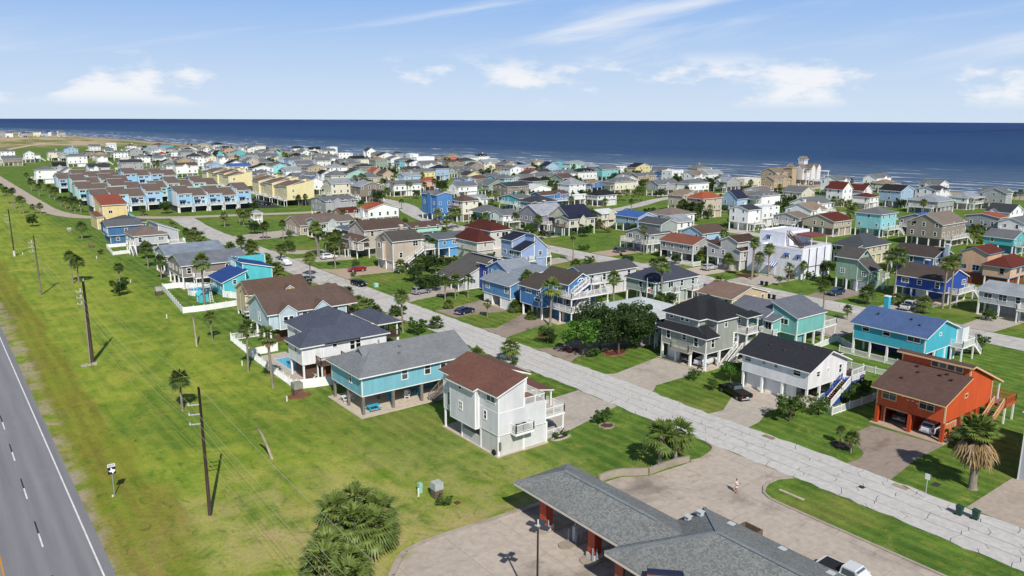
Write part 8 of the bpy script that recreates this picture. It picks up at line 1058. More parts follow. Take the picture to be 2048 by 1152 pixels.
def bank():
    x0,x1,y1 = 42.9,54.6,42.1
    h.part('wall',MB().box(x0,14,0,x1,y1,3.8),BRICK)
    X0,X1,Y1 = 42.25,55.15,42.75; xm = (X0+X1)/2; hw = (X1-X0)/2; ze,zr = 3.75,6.3
    h.roofparts([[(X0,12,ze),(xm,12,zr),(xm,Y1-hw,zr),(X0,Y1,ze)],[(xm,12,zr),(X1,12,ze),(X1,Y1,ze),(xm,Y1-hw,zr)],[(X1,Y1,ze),(X0,Y1,ze),(xm,Y1-hw,zr)]],SH,t1=.08,t2=.34,trim='#cfc7ba')
    c0,c1,cy = 44.05,51.3,57.6; cm = (c0+c1)/2; ch = (c1-c0)/2; cz = 5.25
    h.roofparts([[(c0,36,ze),(cm,36,cz),(cm,cy-ch,cz),(c0,cy,ze)],[(cm,36,cz),(c1,36,ze),(c1,cy,ze),(cm,cy-ch,cz)],[(c1,cy,ze),(c0,cy,ze),(cm,cy-ch,cz)]],SH,t1=.08,t2=.34,trim='#cfc7ba')
    rc = MB()
    for a,b in (((xm,12,zr),(xm,Y1-hw,zr)),((xm,Y1-hw,zr),(X0,Y1,ze)),((xm,Y1-hw,zr),(X1,Y1,ze)),((cm,42,cz),(cm,cy-ch,cz)),((cm,cy-ch,cz),(c0,cy,ze)),((cm,cy-ch,cz),(c1,cy,ze))):
        rc.bar(Vector(a)+Vector((0,0,.29)),Vector(b)+Vector((0,0,.29)),.34,.05)
    h.part('ridge_cap',rc,shingle('#7c8286',cell=(.4,.3)))
    for i,(x,y) in enumerate(((45.3,54.0),(45.5,47.3),(50.2,54.0),(50.2,47.3))):
        p_ = h.box('brick_column',x-.45,y-.45,.35,x+.45,y+.45,3.7,paint('#a8442a')); h.box('column_base',x-.55,y-.55,0,x+.55,y+.55,.65,paint('#c9c2b8'),p_)
    # corner entry gable set at 45 degrees
    c = Vector((43.1,36.4,0)); u = Vector((1,-1,0)).normalized(); n = Vector((1,1,0)).normalized(); th = n*.4
    P = [c-u*1.7,c+u*1.7,c+u*1.7+Vector((0,0,3.7)),c+u*1.0+Vector((0,0,4.75)),c-u*1.7+Vector((0,0,4.75))]; g = MB(); g.poly(P); g.poly([q+th for q in P][::-1])
    for i in range(5): g.poly([P[i],P[i]+th,P[(i+1)%5]+th,P[(i+1)%5]])
    h.part('entry_gable',g,BRICK); cp = MB()
    for i in (2,3): cp.bar(P[i]+th*.5+Vector((0,0,.08)),P[i+1]+th*.5+Vector((0,0,.08)),.6,.16)
    h.part('coping',cp,paint('#20263f')); up = Vector((0,0,1)); A,B2 = c-u*1.6+th+up*4.3,c+u*1.9+th+up*3.7; R0,R1 = c+th+up*4.6,c+n*5.0+up*4.9
    h.roofparts([[A,R0,R1,A+n*3.0+up*.3],[R0,B2,B2+n*3.4+up*.3,R1]],SH,t1=.08,t2=.16,lift=0)
    h.win('a',42.9,40.2,2.4,1.6,1.3,'v','#1c1c1e'); h.win('a',42.9,30,2.2,2.2,1.4,'v','#1c1c1e')
    for x,y,z in ((52.6,41.2,4.95),(51.4,41.6,4.7),(53.6,38.6,4.55),(53.7,33.5,4.5),(53.5,29.0,4.6),(53.0,26.6,4.8),(53.9,25.2,4.4),(53.2,23.6,4.7)): h.part('roof_vent',MB().box(x-.22,y-.22,z-.25,x+.22,y+.22,z+.12).box(x-.3,y-.3,z+.12,x+.3,y+.3,z+.19),paint('#b9bcbe'))
bank()
ISL = concrete('#9c9083','#6a5f55',.5)
def island(x0,y0,x1,y1,label):
    n = 8; P = [(x1,y0),(x1,y1)]+[(x0+.0-(y1-y0)/2*math.sin(math.pi*k/n),(y0+y1)/2+(y1-y0)/2*math.cos(math.pi*k/n)) for k in range(n+1)]
    return thing('kerb_island',MB().slab([(x,y,.17) for x,y in P],.17),ISL,(x0,y0,0),label,'kerb')
for i,(y0,y1,t) in enumerate(((53.2,54.9,'concrete lane island under the far end of the canopy'),(49.8,51.2,'rounded concrete lane island with bollards in the middle of the canopy'),(46.4,48.1,'concrete lane island nearest the brick building under the canopy'))): island(44.8,y0,51.6,y1,t)
STEEL = paint('#8f96a0',.4)
def bollard(x,y,hh,label): thing('bollard',MB().tube([(x,y,.17),(x,y,.17+hh),(x,y,.2+hh)],[.075,.075,.03],10),STEEL,(x,y,.17),label,'bollard','steel bollards under the canopy')
bx = [(45.0,53.3),(45.75,50.1),(45.5,50.9),(46.2,50.9),(46.5,50.2),(44.9,46.9),(45.15,46.6)]
for (x,y),t in zip(bx,('steel bollard beside the far brick column','front left bollard of the middle lane island','rear left bollard of the middle lane island','rear right bollard of the middle lane island','front right bollard of the middle lane island','bollard nearest the foot of the near brick column','inner bollard beside the near brick column')): bollard(x,y,1.25,t)
k = empty('teller_kiosk',(46.0,50.5,.17),'pale grey drive-up teller machine on the middle lane island','kiosk')
link('cabinet',MB().box(45.8,50.35,.17,46.2,50.7,1.7).mesh('cabinet',paint('#b9bcbc'),k.location),k); link('tube_duct',MB().tube([(46,50.5,1.7),(46,50.5,3.7)],.09,8).mesh('tube_duct',paint('#9a9c9c'),k.location),k)
lp = empty('lot_light',(35.96,43.87,0),'dark parking-lot light pole with four flat lamp heads','street light')
link('pole',MB().tube([(35.96,43.87,0),(35.96,43.87,7.9)],[.1,.075],10).mesh('pole',paint('#2b2522',.5),lp.location),lp)
link('mast_tip',MB().tube([(35.96,43.87,7.9),(35.96,43.87,8.55)],.06,8).mesh('mast_tip',paint('#d5d5d5'),lp.location),lp)
for a in range(4):
    t = rad(20+90*a); c = Vector((35.96+.62*math.cos(t),43.87+.62*math.sin(t),8.0)); u = Vector((math.cos(t),math.sin(t),0)); v = Vector((-u.y,u.x,0))
    hd = link('lamp_head',MB().slab([c-u*.34-v*.25+Vector((0,0,.1)),c+u*.34-v*.25+Vector((0,0,.1)),c+u*.34+v*.25+Vector((0,0,.1)),c-u*.34+v*.25+Vector((0,0,.1))],.16).mesh('lamp_head',paint('#3f4042',.4),lp.location),lp)
    link('bracket',MB().bar((35.96,43.87,8.02),c-u*.3,.07).mesh('bracket',paint('#b5b5b5'),lp.location),hd)
du = empty('dumpster_enclosure',(60,39.5,0),'weathered wooden dumpster enclosure behind the grey roof','enclosure')
for q in ((57.6,39.4,0,59.6,39.5,1.7),(57.6,41.3,0,59.6,41.4,1.7),(59.6,39.4,0,59.7,41.4,1.7),(57.5,39.4,0,57.6,41.4,1.7)): link('fence_panel',MB().box(*q).mesh('fence_panel',wood('#6b5a4a'),du.location),du)
link('bin_body',MB().box(57.9,39.8,.1,59.3,41.0,1.2).mesh('bin_body',paint('#4d4038'),du.location),du)
# ================================================================ plants
def fan_crown(r, nf, R, dead=False, seg=9, up=1.0, lw=.115, drp=1.):
    mb = MB()
    for i in range(nf):
        a = i*2.39996+r.uniform(-.25,.25); t = (i+.5)/nf
        el = rad(84-(118 if up == 1 else 84)*t**.85)+r.uniform(-.12,.12) if not dead else rad(r.uniform(-84,-38))
        d = Vector((math.cos(a)*math.cos(el),math.sin(a)*math.cos(el),math.sin(el))); s = Vector((-math.sin(a),math.cos(a),0)); n = d.cross(s)
        if n.z < 0: n = -n
        lp_ = R*r.uniform(.42,.56); p0 = Vector((0,0,r.uniform(-.12,.1)*R)); hub = p0+d*lp_+Vector((0,0,-.05*R))
        mb.poly([p0-s*.03,p0+s*.03,hub+s*.02,hub-s*.02])
        bl = R*r.uniform(.5,.66)
        for j in range(seg):
            f = (j/(seg-1)-.5)*2; th = f*rad(78 if not dead else 40); e = d*math.cos(th)+s*math.sin(th); L = bl*(1-.28*abs(f)); w_ = s*math.cos(th)-d*math.sin(th)
            dr = Vector((0,0,-1))*L*(.22+.25*t)*(1.1 if dead else drp); m = hub+e*L*.5+dr*.2+n*.04*(1-abs(f)); tip = hub+e*L+dr; ww = L*lw
            mb.poly([hub,m-w_*ww,tip,m+w_*ww])
    return mb
PALML = leafm('palm_fronds','#2b3a18','#5c7032','#6d7a3a',.22); PALMD = leafm('dead_fronds','#7a6446','#a68d66',None,.15); PALMW = leafm('fan_palm_fronds','#31431c','#71863e','#7f8d46',.22)
CROWNS = {k: [fan_crown(random.Random(s+i), int(nf*(.72+.09*i)), R*(.88+.05*((i*3)%6)), seg=sg, drp=.8+.12*i, up=(.7 if k == 'B' else 1.)).mesh('crown',[m],uv=False) for i in range(6)] for k,(nf,R,sg,m,s) in {'S':(44,1.75,9,PALML,10),'W':(36,1.95,9,PALMW,30),'B':(64,2.25,13,PALMW,50)}.items()}
CROWNS['C'] = [fan_crown(random.Random(90+i),34,1.85,seg=11,lw=.1,drp=1.25).mesh('crown',[leafm('clump_fronds','#2b3c18','#8c9c52','#66773a',.2)],uv=False) for i in range(4)]
DEADS = {k: [fan_crown(random.Random(s), n, R, True, 6).mesh('dead_fronds',[PALMD],uv=False) for s in (1,2)] for k,(n,R) in {'S':(8,1.3),'W':(14,1.5),'B':(110,2.7),'C':(6,1.5)}.items()}
BARK = wood('#8b8072'); TRUNKS = []
for s_ in range(4):
    r_ = random.Random(s_); mb = MB(); bx_,by_ = r_.uniform(-.04,.04),r_.uniform(-.04,.04)
    mb.tube([(bx_*math.sin(z*3)*z,by_*math.sin(z*2.4)*z,z) for z in [0,.03,.1,.25,.4,.55,.7,.85,1.0]],[1.5,1.15,1.0,.95,.9,.9,.88,.9,1.0],9); TRUNKS.append(mb.mesh('trunk',[BARK],smooth=True,uv=False))
PALMS = []
def palm(x, y, hc, kind='S', sc_=1., label=None, lean=None):
    r_ = random.Random(int(x*31+y*17)); o = empty('palm_tree',(x,y,0),label,'palm tree','palm trees'); o.rotation_euler = (r_.uniform(-.03,.03) if lean is None else lean,r_.uniform(-.03,.03),r_.uniform(0,6.28))
    tr = .17*sc_ if kind == 'S' else (.2*sc_ if kind == 'W' else .42)
    t = link('trunk',r_.choice(TRUNKS),o,(0,0,-.05),0,(tr,tr,hc)); c = link('crown',r_.choice(CROWNS[kind]),o,(0,0,hc-.05),r_.uniform(0,6),(sc_*r_.uniform(.92,1.08),)*3)
    if kind != 'S' or r_.random() < .5: link('dead_fronds',r_.choice(DEADS[kind]),o,(0,0,hc-.1),r_.uniform(0,6),(sc_,)*3)
    PALMS.append((o,x,y,kind,label is not None,hc)); return o
for (x,y,hc,kind,s_) in PALMDATA: palm(x,y,hc,kind,s_)
palm(88.3,32.8,6.6,'B',1.15,'large palm with shaggy skirt of dead fronds in front of the orange house')
for x,y,t in ((55.9,62.6,'left of the two palms above the retaining wall'),(0,0,None)):
    pass
# ---- broadleaf trees and shrubs
def blob_leaves(r, n, blobs, size):
    mb = MB()
    for _ in range(n):
        c, R = r.choice(blobs); 
        while True:
            v = Vector((r.gauss(0,1),r.gauss(0,1),r.gauss(0,1)))
            if v.length > .1: break
        v.normalize(); rr = R*(r.random()**.28); p = Vector(c)+Vector((v.x*rr,v.y*rr,v.z*rr*.8)); a = Vector((r.gauss(0,1),r.gauss(0,1),r.gauss(0,1))).normalized(); nn = (v*.8+a).normalized(); u = nn.cross(a if abs(nn.dot(a)) < .9 else Vector((0,0,1))).normalized(); w_ = nn.cross(u); s = size*r.uniform(.6,1.25)
        mb.poly([p-u*s,p-w_*s*.55,p+u*s,p+w_*s*.55])
    return mb
OAK = leafm('oak_leaves','#22351a','#415829','#34481f',.18); SHR = leafm('shrub_leaves','#2c4419','#557030','#4c5f2c',.2); BRI = leafm('bright_leaves','#35571f','#5f8a34',None,.25)
def tree_mesh(seed, n, R, Hh, size, nb):
    r = random.Random(seed); bl = [((r.uniform(-.6,.6)*R,r.uniform(-.6,.6)*R,Hh+r.uniform(-.35,.45)*R),R*r.uniform(.38,.6)) for _ in range(nb)]; bl += [((math.cos(a)*R*r.uniform(.6,1.0),math.sin(a)*R*r.uniform(.6,1.0),Hh+r.uniform(-.5,.75)*R),R*r.uniform(.14,.26)) for a in [k*.9 for k in range(9)]]; return blob_leaves(r,n,bl,size)
TREES = {'O':[tree_mesh(s,6500,3.5,3.7,.19,18).mesh('crown',[OAK],uv=False) for s in (1,2,3)],'T':[tree_mesh(s,2400,1.7,1.75,.13,11).mesh('crown',[SHR],uv=False) for s in (4,5)],'M':[tree_mesh(s,2800,2.2,2.6,.19,12).mesh('crown',[OAK],uv=False) for s in (6,7,8)],'S':[tree_mesh(s,1100,.9,.75,.1,7).mesh('foliage',[SHR],uv=False) for s in (9,10,11)],'B':[tree_mesh(s,2600,2.0,3.0,.17,10).mesh('crown',[BRI],uv=False) for s in (12,)]}
BRK = wood('#5a4a3c')
def limbs(seed, Hh, n):
    r = random.Random(seed); mb = MB().tube([(0,0,-.05),(.05,.03,Hh*.3),(0,.08,Hh*.6)],[.16,.13,.1],8)
    for i in range(n):
        a = i*2*math.pi/n+r.uniform(-.4,.4); e = Hh*r.uniform(.25,.4); mb.tube([(0,.05,Hh*.45),(math.cos(a)*e*.5,math.sin(a)*e*.5,Hh*.75),(math.cos(a)*e,math.sin(a)*e,Hh*1.02)],[.09,.06,.03],6)
    return mb.mesh('trunk',[BRK],uv=False,smooth=True)
LIMB = {'O':limbs(1,3.8,6),'T':limbs(2,1.9,4),'M':limbs(3,2.6,5),'B':limbs(4,3.0,5)}
BUSHES = []
def tree(x, y, kind, s_=1., label=None, sz=None):
    r_ = random.Random(int(x*13+y*7)); rz = r_.uniform(0,6.28); z = sz or s_
    if kind == 'S':
        o = link('shrub',r_.choice(TREES['S']),None,(x,y,0),rz,(s_,s_,z)); tag(o,label,'shrub','garden shrubs')
    else:
        o = empty('tree',(x,y,0),label,'tree','broadleaf trees',rz); link('trunk',LIMB[kind],o,(0,0,0),0,(s_,s_,z)); link('crown',r_.choice(TREES[kind]),o,(0,0,0),0,(s_,s_,z))
    BUSHES.append((o,x,y,kind,label is not None)); return o
for (x,y,kind,s_,lab) in TREEDATA: tree(x,y,kind,s_,lab or None)

# palm clumps beside the parking lot
for x,y,hc,s_,t in ((29.6,60.1,2.9,1.35,'sabal palm at the front right of the big palm clump by the parking lot'),(28.4,60.6,3.4,1.3,'sabal palm at the front left of the big palm clump by the parking lot'),(31.0,62.0,3.0,1.3,'rightmost sabal palm of the big palm clump by the parking lot'),(29.6,63.2,3.9,1.25,'tallest sabal palm at the back of the big palm clump by the lot'),(27.8,63.0,3.5,1.25,'back left sabal palm of the big palm clump by the lot'),(30.6,60.9,1.6,1.2,'low palmetto inside the big palm clump by the lot'),
    (25.3,59.4,2.4,1.3,'palm behind the clump at the bottom edge of the photo'),(26.4,57.6,1.8,1.3,'low spreading palm nearest the kerb at the bottom edge'),(24.3,57.4,2.6,1.35,'leftmost palm of the clump at the bottom edge'),(25.2,55.6,2.0,1.3,'front palm of the clump at the bottom edge'),(27.0,59.6,1.4,1.1,'small palmetto joining the two palm clumps')): palm(29+(x-29)*1.15,60+(y-60)*1.15,hc,'C',s_*.98,t)
tree(40.0,64.2,'S',1.0,'straggly grass-like shrub in front of the concrete utility box',.7)
# ================================================================ utility line
POLEM = wood('#3d2f26',1.); POLEG = wood('#6f6557'); GREY = paint('#b5b8b8',.4); PCER = paint('#c9c9c4',.3)
PY = [13.5,76.7,140.1,202.6,265.6,329.]; PX = [19.8,19.8,19.8,19.9,20.7,22.]
WIRE = paint('#9d9a80',.5)
NM = ['pole just outside the frame','wooden utility pole nearest the camera with three side arms','stout utility pole with steel conduit and stone footing','weathered grey utility pole third along the field','utility pole with white base sleeve near the left edge','slim utility pole standing before the pale yellow house']
ARM = {}
for i,(x,y) in enumerate(zip(PX,PY)):
    hh = 13.7; o = empty('utility_pole',(x,y,0),NM[i],'utility pole','power line along the highway field'); thick = 1.5 if i == 2 else 1.
    mb = MB().tube([(x,y,-.2),(x,y,5),(x-.06,y,hh)],[.2*thick,.17*thick,.12*thick],12); link('shaft',mb.mesh('shaft',POLEG if i == 3 else POLEM,o.location,smooth=True),o)
    ends = []
    for k,z in enumerate((11.9,10.9,9.9)):
        ax = x-1.15; a = link('cross_arm',MB().bar((x-.1,y,z),(ax,y,z+.12),.1).mesh('cross_arm',GREY,o.location),o); link('insulator',MB().tube([(ax,y,z+.1),(ax,y,z+.22),(ax,y,z+.42)],[.05,.1,.05],8).mesh('insulator',PCER,o.location,smooth=True),a); ends.append((ax,y,z+.44))
        if i in (2,3): link('fuse_cutout',MB().tube([(x-.6,y-.25,z+.1),(x-.6,y-.25,z+.65)],.13,8).mesh('fuse_cutout',GREY,o.location),o)
    ends.append((x-.06,y,hh+.05)); ends.append((x-.2,y,6.8)); ARM[i] = ends
    if i == 2: link('conduit',MB().bar((x-.38,y,0),(x-.26,y,11),.16).mesh('conduit',paint('#8d8779'),o.location),o); link('crown_cap',MB().tube([(x,y,13.6),(x,y,14.1)],.08,8).mesh('crown_cap',GREY,o.location),o)
    if i == 4: link('base_sleeve',MB().tube([(x,y,0),(x,y,1.6)],.3,10).mesh('base_sleeve',paint('#c9c9c4'),o.location),o)
WN = ['upper side wire','middle side wire','lower side wire','top wire','thin low cable']; SN = ['over the near palm clump','between the nearest and the stout pole','between the stout and the weathered pole','between the weathered pole and the white-sleeved pole','beyond the white-sleeved pole']
for i in range(len(PX)-1):
    for k in range(5):
        a,b = Vector(ARM[i][k]),Vector(ARM[i+1][k]); sag = 1.1 if k < 4 else 1.4; P = []
        for j in range(17): t = j/16; p = a.lerp(b,t); p.z -= sag*4*t*(1-t); P.append(p)
        thing('power_wire',MB().tube(P,.015 if k < 4 else .009,5,False),WIRE,tuple(a),f'{WN[k]} of the power line {SN[i]}','wire','power line wires')
r = random.Random(4)
rb = empty('stone_footing',(19.6,139.2,0),'pale broken stone footing at the stout utility pole','stones')
for i in range(11): x,y = 18.9+r.uniform(-.9,1.3),138.9+r.uniform(-.5,.6); link('stone',MB().box(x-.25,y-.2,0,x+r.uniform(.1,.3),y+.2,r.uniform(.12,.28)).mesh('stone',concrete('#b9ad9b'),rb.location),rb)
def deadtrunk(x,y,hh,dx,dy,label): thing('dead_palm_trunk',MB().tube([(x,y,-.1),(x+dx*.35,y+dy*.35,hh*.4),(x+dx*.7,y+dy*.7,hh*.75),(x+dx*1.1,y+dy,hh),],[.17,.15,.16,.12],9),wood('#a39784'),(x,y,0),label,'tree trunk',smooth=True)
deadtrunk(29.8,86.1,4.2,-1.3,.6,'leaning bare dead palm trunk alone on the near field'); deadtrunk(36.2,139.5,5.9,-.2,.2,'straight bare dead palm trunk left of the pool fence')
# highway marker sign
sg = empty('highway_sign',(12.92,87.05,0),'highway route marker with white state outline on black square','sign')
link('post',MB().box(12.88,87.03,0,12.96,87.11,3.8).mesh('post',paint('#8d9092',.4),sg.location),sg)
link('direction_plate',MB().box(12.54,86.99,3.3,13.3,87.02,3.66).mesh('direction_plate',paint('#d9d9d9'),sg.location),sg)
pl_ = link('marker_plate',MB().box(12.54,86.985,2.5,13.3,87.02,3.28).mesh('marker_plate',paint('#15151a'),sg.location),sg)
TX = [(.36,.92),(.56,.92),(.56,.70),(.75,.66),(.93,.62),(.95,.40),(.80,.30),(.68,.16),(.66,.05),(.55,.12),(.47,.32),(.38,.38),(.32,.30),(.24,.36),(.18,.46),(.05,.58),(.36,.58)]
link('state_outline',MB().poly([(12.54+x*.76,86.978,2.5+y*.78) for x,y in TX]).mesh('state_outline',paint('#e4e4ea'),sg.location),pl_)
cu = bpy.data.curves.new('lettering','FONT'); cu.body = 'EAST'; cu.size = .27; cu.align_x = 'CENTER'; cu.align_y = 'CENTER'; cu.extrude = .003; cu.materials.append(paint('#2b2f4a'))
_tt = bpy.data.objects.new('t',cu); COL.objects.link(_tt); bpy.context.view_layer.update(); _tm = bpy.data.meshes.new_from_object(_tt); bpy.data.objects.remove(_tt); to = link('lettering',_tm,sg); to.location = (0,-.075,3.48); to.rotation_euler = (rad(90),0,0)
link('ground_marker',MB().tube([(12.75,86.95,0),(12.75,86.95,.16)],.1,8).mesh('ground_marker',paint('#d8d5bd'),sg.location),sg)
ss = empty('street_sign',(81.8,34.75,0),'small white roadside sign on a thin steel post by the cracked street','sign')
link('post',MB().tube([(81.8,34.75,0),(81.8,34.75,2.75)],.035,6).mesh('post',GREY,ss.location),ss); link('plate',MB().box(81.76,34.5,2.2,81.79,35.0,2.85).mesh('plate',paint('#dadada'),ss.location),ss)
# ================================================================ fences
def fence(label, pts, hh, style='picket', step=2.4, mat=None):
    mat = mat or paint(WHT); o = empty('fence',(pts[0][0],pts[0][1],0),label,'fence')
    for a,b in zip(pts,pts[1:]):
        a,b = Vector(a+(0,)),Vector(b+(0,)); n = max(1,round((b-a).length/step)); up = Vector((0,0,1)); d = (b-a).normalized()
        for i in range(n+1):
            p = a+(b-a)*i/n
            if i < n or (b-Vector(pts[-1]+(0,))).length < .01: link('fence_post',MB().bar(p,p+up*(hh+.12),.13).bar(p+up*(hh+.12),p+up*(hh+.17),.17).mesh('fence_post',mat,o.location),o)
            if i < n:
                q = a+(b-a)*(i+1)/n; m = MB(); p2,q2 = p+d*.07,q-d*.07; m.bar(p2+up*.12,q2+up*.12,.05,.12); m.bar(p2+up*(hh-.08),q2+up*(hh-.08),.05,.1)
                if style == 'solid': m.slab([p2+up*hh,p2+up*hh+Vector((d.y,-d.x,0))*.04,q2+up*hh+Vector((d.y,-d.x,0))*.04,q2+up*hh],hh-.06)
                else:
                    k = int((q2-p2).length/(.15 if style == 'picket' else .2))
                    for j in range(1,k): s = p2+(q2-p2)*j/k; m.bar(s+up*.06,s+up*(hh+(.05 if style == 'picket' else -.1)),.075,.025)
                link('fence_panel',m.mesh('fence_panel',mat,o.location),o)
    return o
fence('long white rail fence along the pool yard',[(48.5,139.6),(42.2,139.6),(41.5,124),(41.4,107.6)],1.35,'rail')
fence('solid white fence panel joining the pool yard to the teal house',[(41.55,107.5),(44,106.8),(46.7,106.2),(50.5,105.6)],1.5,'solid')
fence('white fence dividing the pool from the lawn behind it',[(42.2,128),(46.6,128.4)],1.4,'solid')
fence('white vinyl fence round the play yard of the turquoise house',[(52.2,186),(48,192),(43.4,192.6),(40.9,165.8),(45,165.3),(52,165.9)],1.3,'solid')
fence('low white wall of the turquoise house patio',[(52,165.9),(54.5,172),(52.2,176)],1.5,'solid')
fence('white picket fence beside the light grey wedge-walled house',[(51,266),(45,266),(43.8,250.4),(50.6,251.6)],1.1,'solid')
fence('white picket fence at the front corner of the white garage house yard',[(98.6,57),(96.4,55.4),(95.95,54.1),(100,53.9),(105.7,53.6)],1.1)
fence('white picket fence behind the white garage house',[(118,62),(118.2,58),(110,54.4),(105.8,53.7)],1.0)
fence('white picket fence before the turquoise house',[(124.6,70),(124.6,62),(124.6,55.6),(128.8,55.4)],1.1)
fence('white picket fence enclosing the corner between the mint and turquoise houses',[(117.5,72.5),(126,73.6),(130.5,73.9),(127,68.6)],1.1)
fence('white fence behind the royal-blue house',[(187,70),(196,70),(196,82)],1.1,'solid'); fence('white fence in front of the terracotta-roofed grey house',[(167.5,150),(167.2,138.4),(170,138.2)],1.2)
# ================================================================ vehicles
TYRE = paint('#17171a',.8); RIM = paint('#9b9fa3',.3); DG = glassm('#0a0d10',.06); LRED = paint('#7a1512',.3); LAMP = paint('#c9ccd0',.2)
def carpaint(hx):
    key = ('car',hx)
    if key not in MATS:
        m,nt,p = newmat('car_paint_'+hx[1:]); p.inputs['Base Color'].default_value = hexc(hx); p.inputs['Roughness'].default_value = .3; p.inputs['Coat Weight'].default_value = .15; MATS[key] = m
    return MATS[key]
def car(name, label, x, y, ang, col, kind='suv', z=0.):
    """x forward in local space"""
    o = empty(name,(x,y,z),label,'pickup truck' if kind == 'pickup' else 'car',None,ang); L,Wd = (5.9,2.0) if kind == 'pickup' else (4.7,1.86); hw = Wd/2; cp = carpaint(col)
    def pp(nm,mb,mat,par=None,sm=False): return link(nm,mb.mesh(nm,mat,smooth=sm),par or o)
    def loft(secs):   # sections (x, halfwidth, z0, z1)
        m = MB(); R = []
        for (xx,w_,a,b) in secs: R.append([(xx,-w_*.93,a),(xx,w_*.93,a),(xx,w_,(a+b)*.5),(xx,w_*.95,b),(xx,-w_*.95,b),(xx,-w_,(a+b)*.5)])
        for s,t in zip(R,R[1:]):
            for i in range(6): j = (i+1)%6; m.poly([s[i],t[i],t[j],s[j]][::-1])
        m.poly(R[0]); m.poly(R[-1][::-1]); return m
    f = L/2
    if kind == 'pickup':
        pp('body',loft([(-f,hw*.95,.5,1.12),(-f+.05,hw*.98,.42,1.16),(-.3,hw,.4,1.16),(.9,hw,.4,1.14),(f-.5,hw*.98,.4,1.08),(f-.08,hw*.92,.42,.98),(f,hw*.86,.5,.9)]),cp)
        cab = pp('cab',loft([(-.75,hw*.86,1.14,1.2),(-.62,hw*.78,1.14,1.84),(.55,hw*.78,1.14,1.86),(1.35,hw*.84,1.1,1.2)]),cp); pp('bed_liner',MB().box(-f+.18,-hw+.16,1.165,-.85,hw-.16,1.172),TYRE)
        pp('tailgate',MB().box(-f-.03,-hw*.85,.62,-f+.02,hw*.85,1.12),cp)
        zc,cx0,cx1 = 1.84,-.62,.55
    else:
        pp('body',loft([(-f,hw*.9,.5,1.0),(-f+.08,hw*.97,.38,1.08),(-.5,hw,.34,1.06),(.8,hw,.34,1.02),(f-.5,hw*.97,.34,.94),(f-.06,hw*.88,.4,.82),(f,hw*.8,.48,.74)]),cp)
        hgt = 1.68 if kind == 'suv' else 1.42
        cab = pp('cab',loft([(-f+.12,hw*.84,1.05,1.12),(-f+.55,hw*.76,1.04,hgt-.03),(.1,hw*.78,1.03,hgt),(1.15,hw*.86,.98,1.06)]),cp); zc,cx0,cx1 = hgt,-f+.55,.1
    ww = MB()
    for s in (-1,1): ww.poly([(cx0+.1,s*hw*.83,1.2),(cx1+.35,s*hw*.83,1.2),(cx1-.02,s*hw*.785,zc-.1),(cx0+.12,s*hw*.785,zc-.1)])
    pp('side_window',ww,DG,cab); fx = 1.35 if kind == 'pickup' else 1.15
    pp('windscreen',MB().poly([(fx-.07,-hw*.74,1.22),(fx-.07,hw*.74,1.22),(cx1+.1,hw*.68,zc-.05),(cx1+.1,-hw*.68,zc-.05)]),DG,cab)
    rx = -.77 if kind == 'pickup' else -f+.1
    pp('rear_window',MB().poly([(rx-.02,-hw*.7,1.24),(cx0-.04,-hw*.66,zc-.1),(cx0-.04,hw*.66,zc-.1),(rx-.02,hw*.7,1.24)]),DG,cab)
    for sx in (-1,1):
        for sy in (-1,1):
            cx_ = sx*(f-1.05); wl = pp('wheel',MB().tube([(cx_,sy*(hw-.24),.37),(cx_,sy*(hw+.02),.37)],.37,14),TYRE); pp('rim',MB().tube([(cx_,sy*(hw+.021),.37),(cx_,sy*(hw+.03),.37)],.22,10),RIM,wl)
    for sy in (-1,1):
        pp('headlight',MB().box(f-.12,sy*hw*.62-.2,.7,f-.01,sy*hw*.62+.2,.86),LAMP); pp('tail_light',MB().box(-f-.035,sy*hw*.84-.1,.72,-f+.06,sy*hw*.84+.1,1.08),LRED); pp('mirror',MB().box(fx-.5,sy*(hw+.02),1.12,fx-.34,sy*(hw+.22),1.3),cp)
    pp('bumper',MB().box(-f-.06,-hw*.92,.42,-f+.02,hw*.92,.6),RIM); pp('number_plate',MB().box(-f-.07,-.2,.64,-f-.03,.2,.78),LAMP)
    return o
car('pickup_truck','black pickup truck parked on the drive of the white garage house',91.8,67.0,rad(72),'#060607','pickup')
car('parked_car','white sport-utility car in the orange house carport',101.2,42.9,0,'#d6d8da','suv',.09); car('parked_car','dark car in the open garage of the orange house',102.6,47.1,0,'#1d1f24','suv',.09)
car('parked_car','white car under the grey-green house',100.2,79.2,rad(6),'#cfd2d4','sedan',.07); car('parked_car','black car under the grey-green house beside the white car',100.4,81.8,rad(4),'#141518','suv',.07)
car('pickup_truck','white pickup truck driving on the near street',78.4,206.5,rad(-88),'#d5d7d9','pickup',.02); car('parked_car','black car parked at the street edge by the beige house lawn',82.3,169.3,rad(-82),'#101114','sedan',.02)
car('parked_car','black car beside the steep navy-roofed cream house',172.5,205.5,rad(10),'#15161a','suv'); car('parked_car','dark car on the cream house carport behind the white garage house fence',101.5,59.6,rad(90),'#22252b','sedan',.07)
car('pickup_truck','white pickup with black bed cover behind the grey roof',60.5,30.9,rad(-88),'#c9ccce','pickup')
car('parked_car','dark blue car at the driveway of the blue split-level house',87.6,131.5,rad(15),'#1c2c4a','sedan'); car('parked_car','black vehicle beside the street below the turquoise house',73.4,180.5,rad(90),'#131417','suv')
for i,(x,y) in enumerate(((126,352),(126,358),(126,364),(126,370))): car('parked_car',['leftmost','second','third','farthest'][i]+' dark car parked beside the cream-yellow townhouse row',x+3,y+4,0,['#16181c','#2b2e33','#101216','#3a1c1a'][i],'suv',.03)
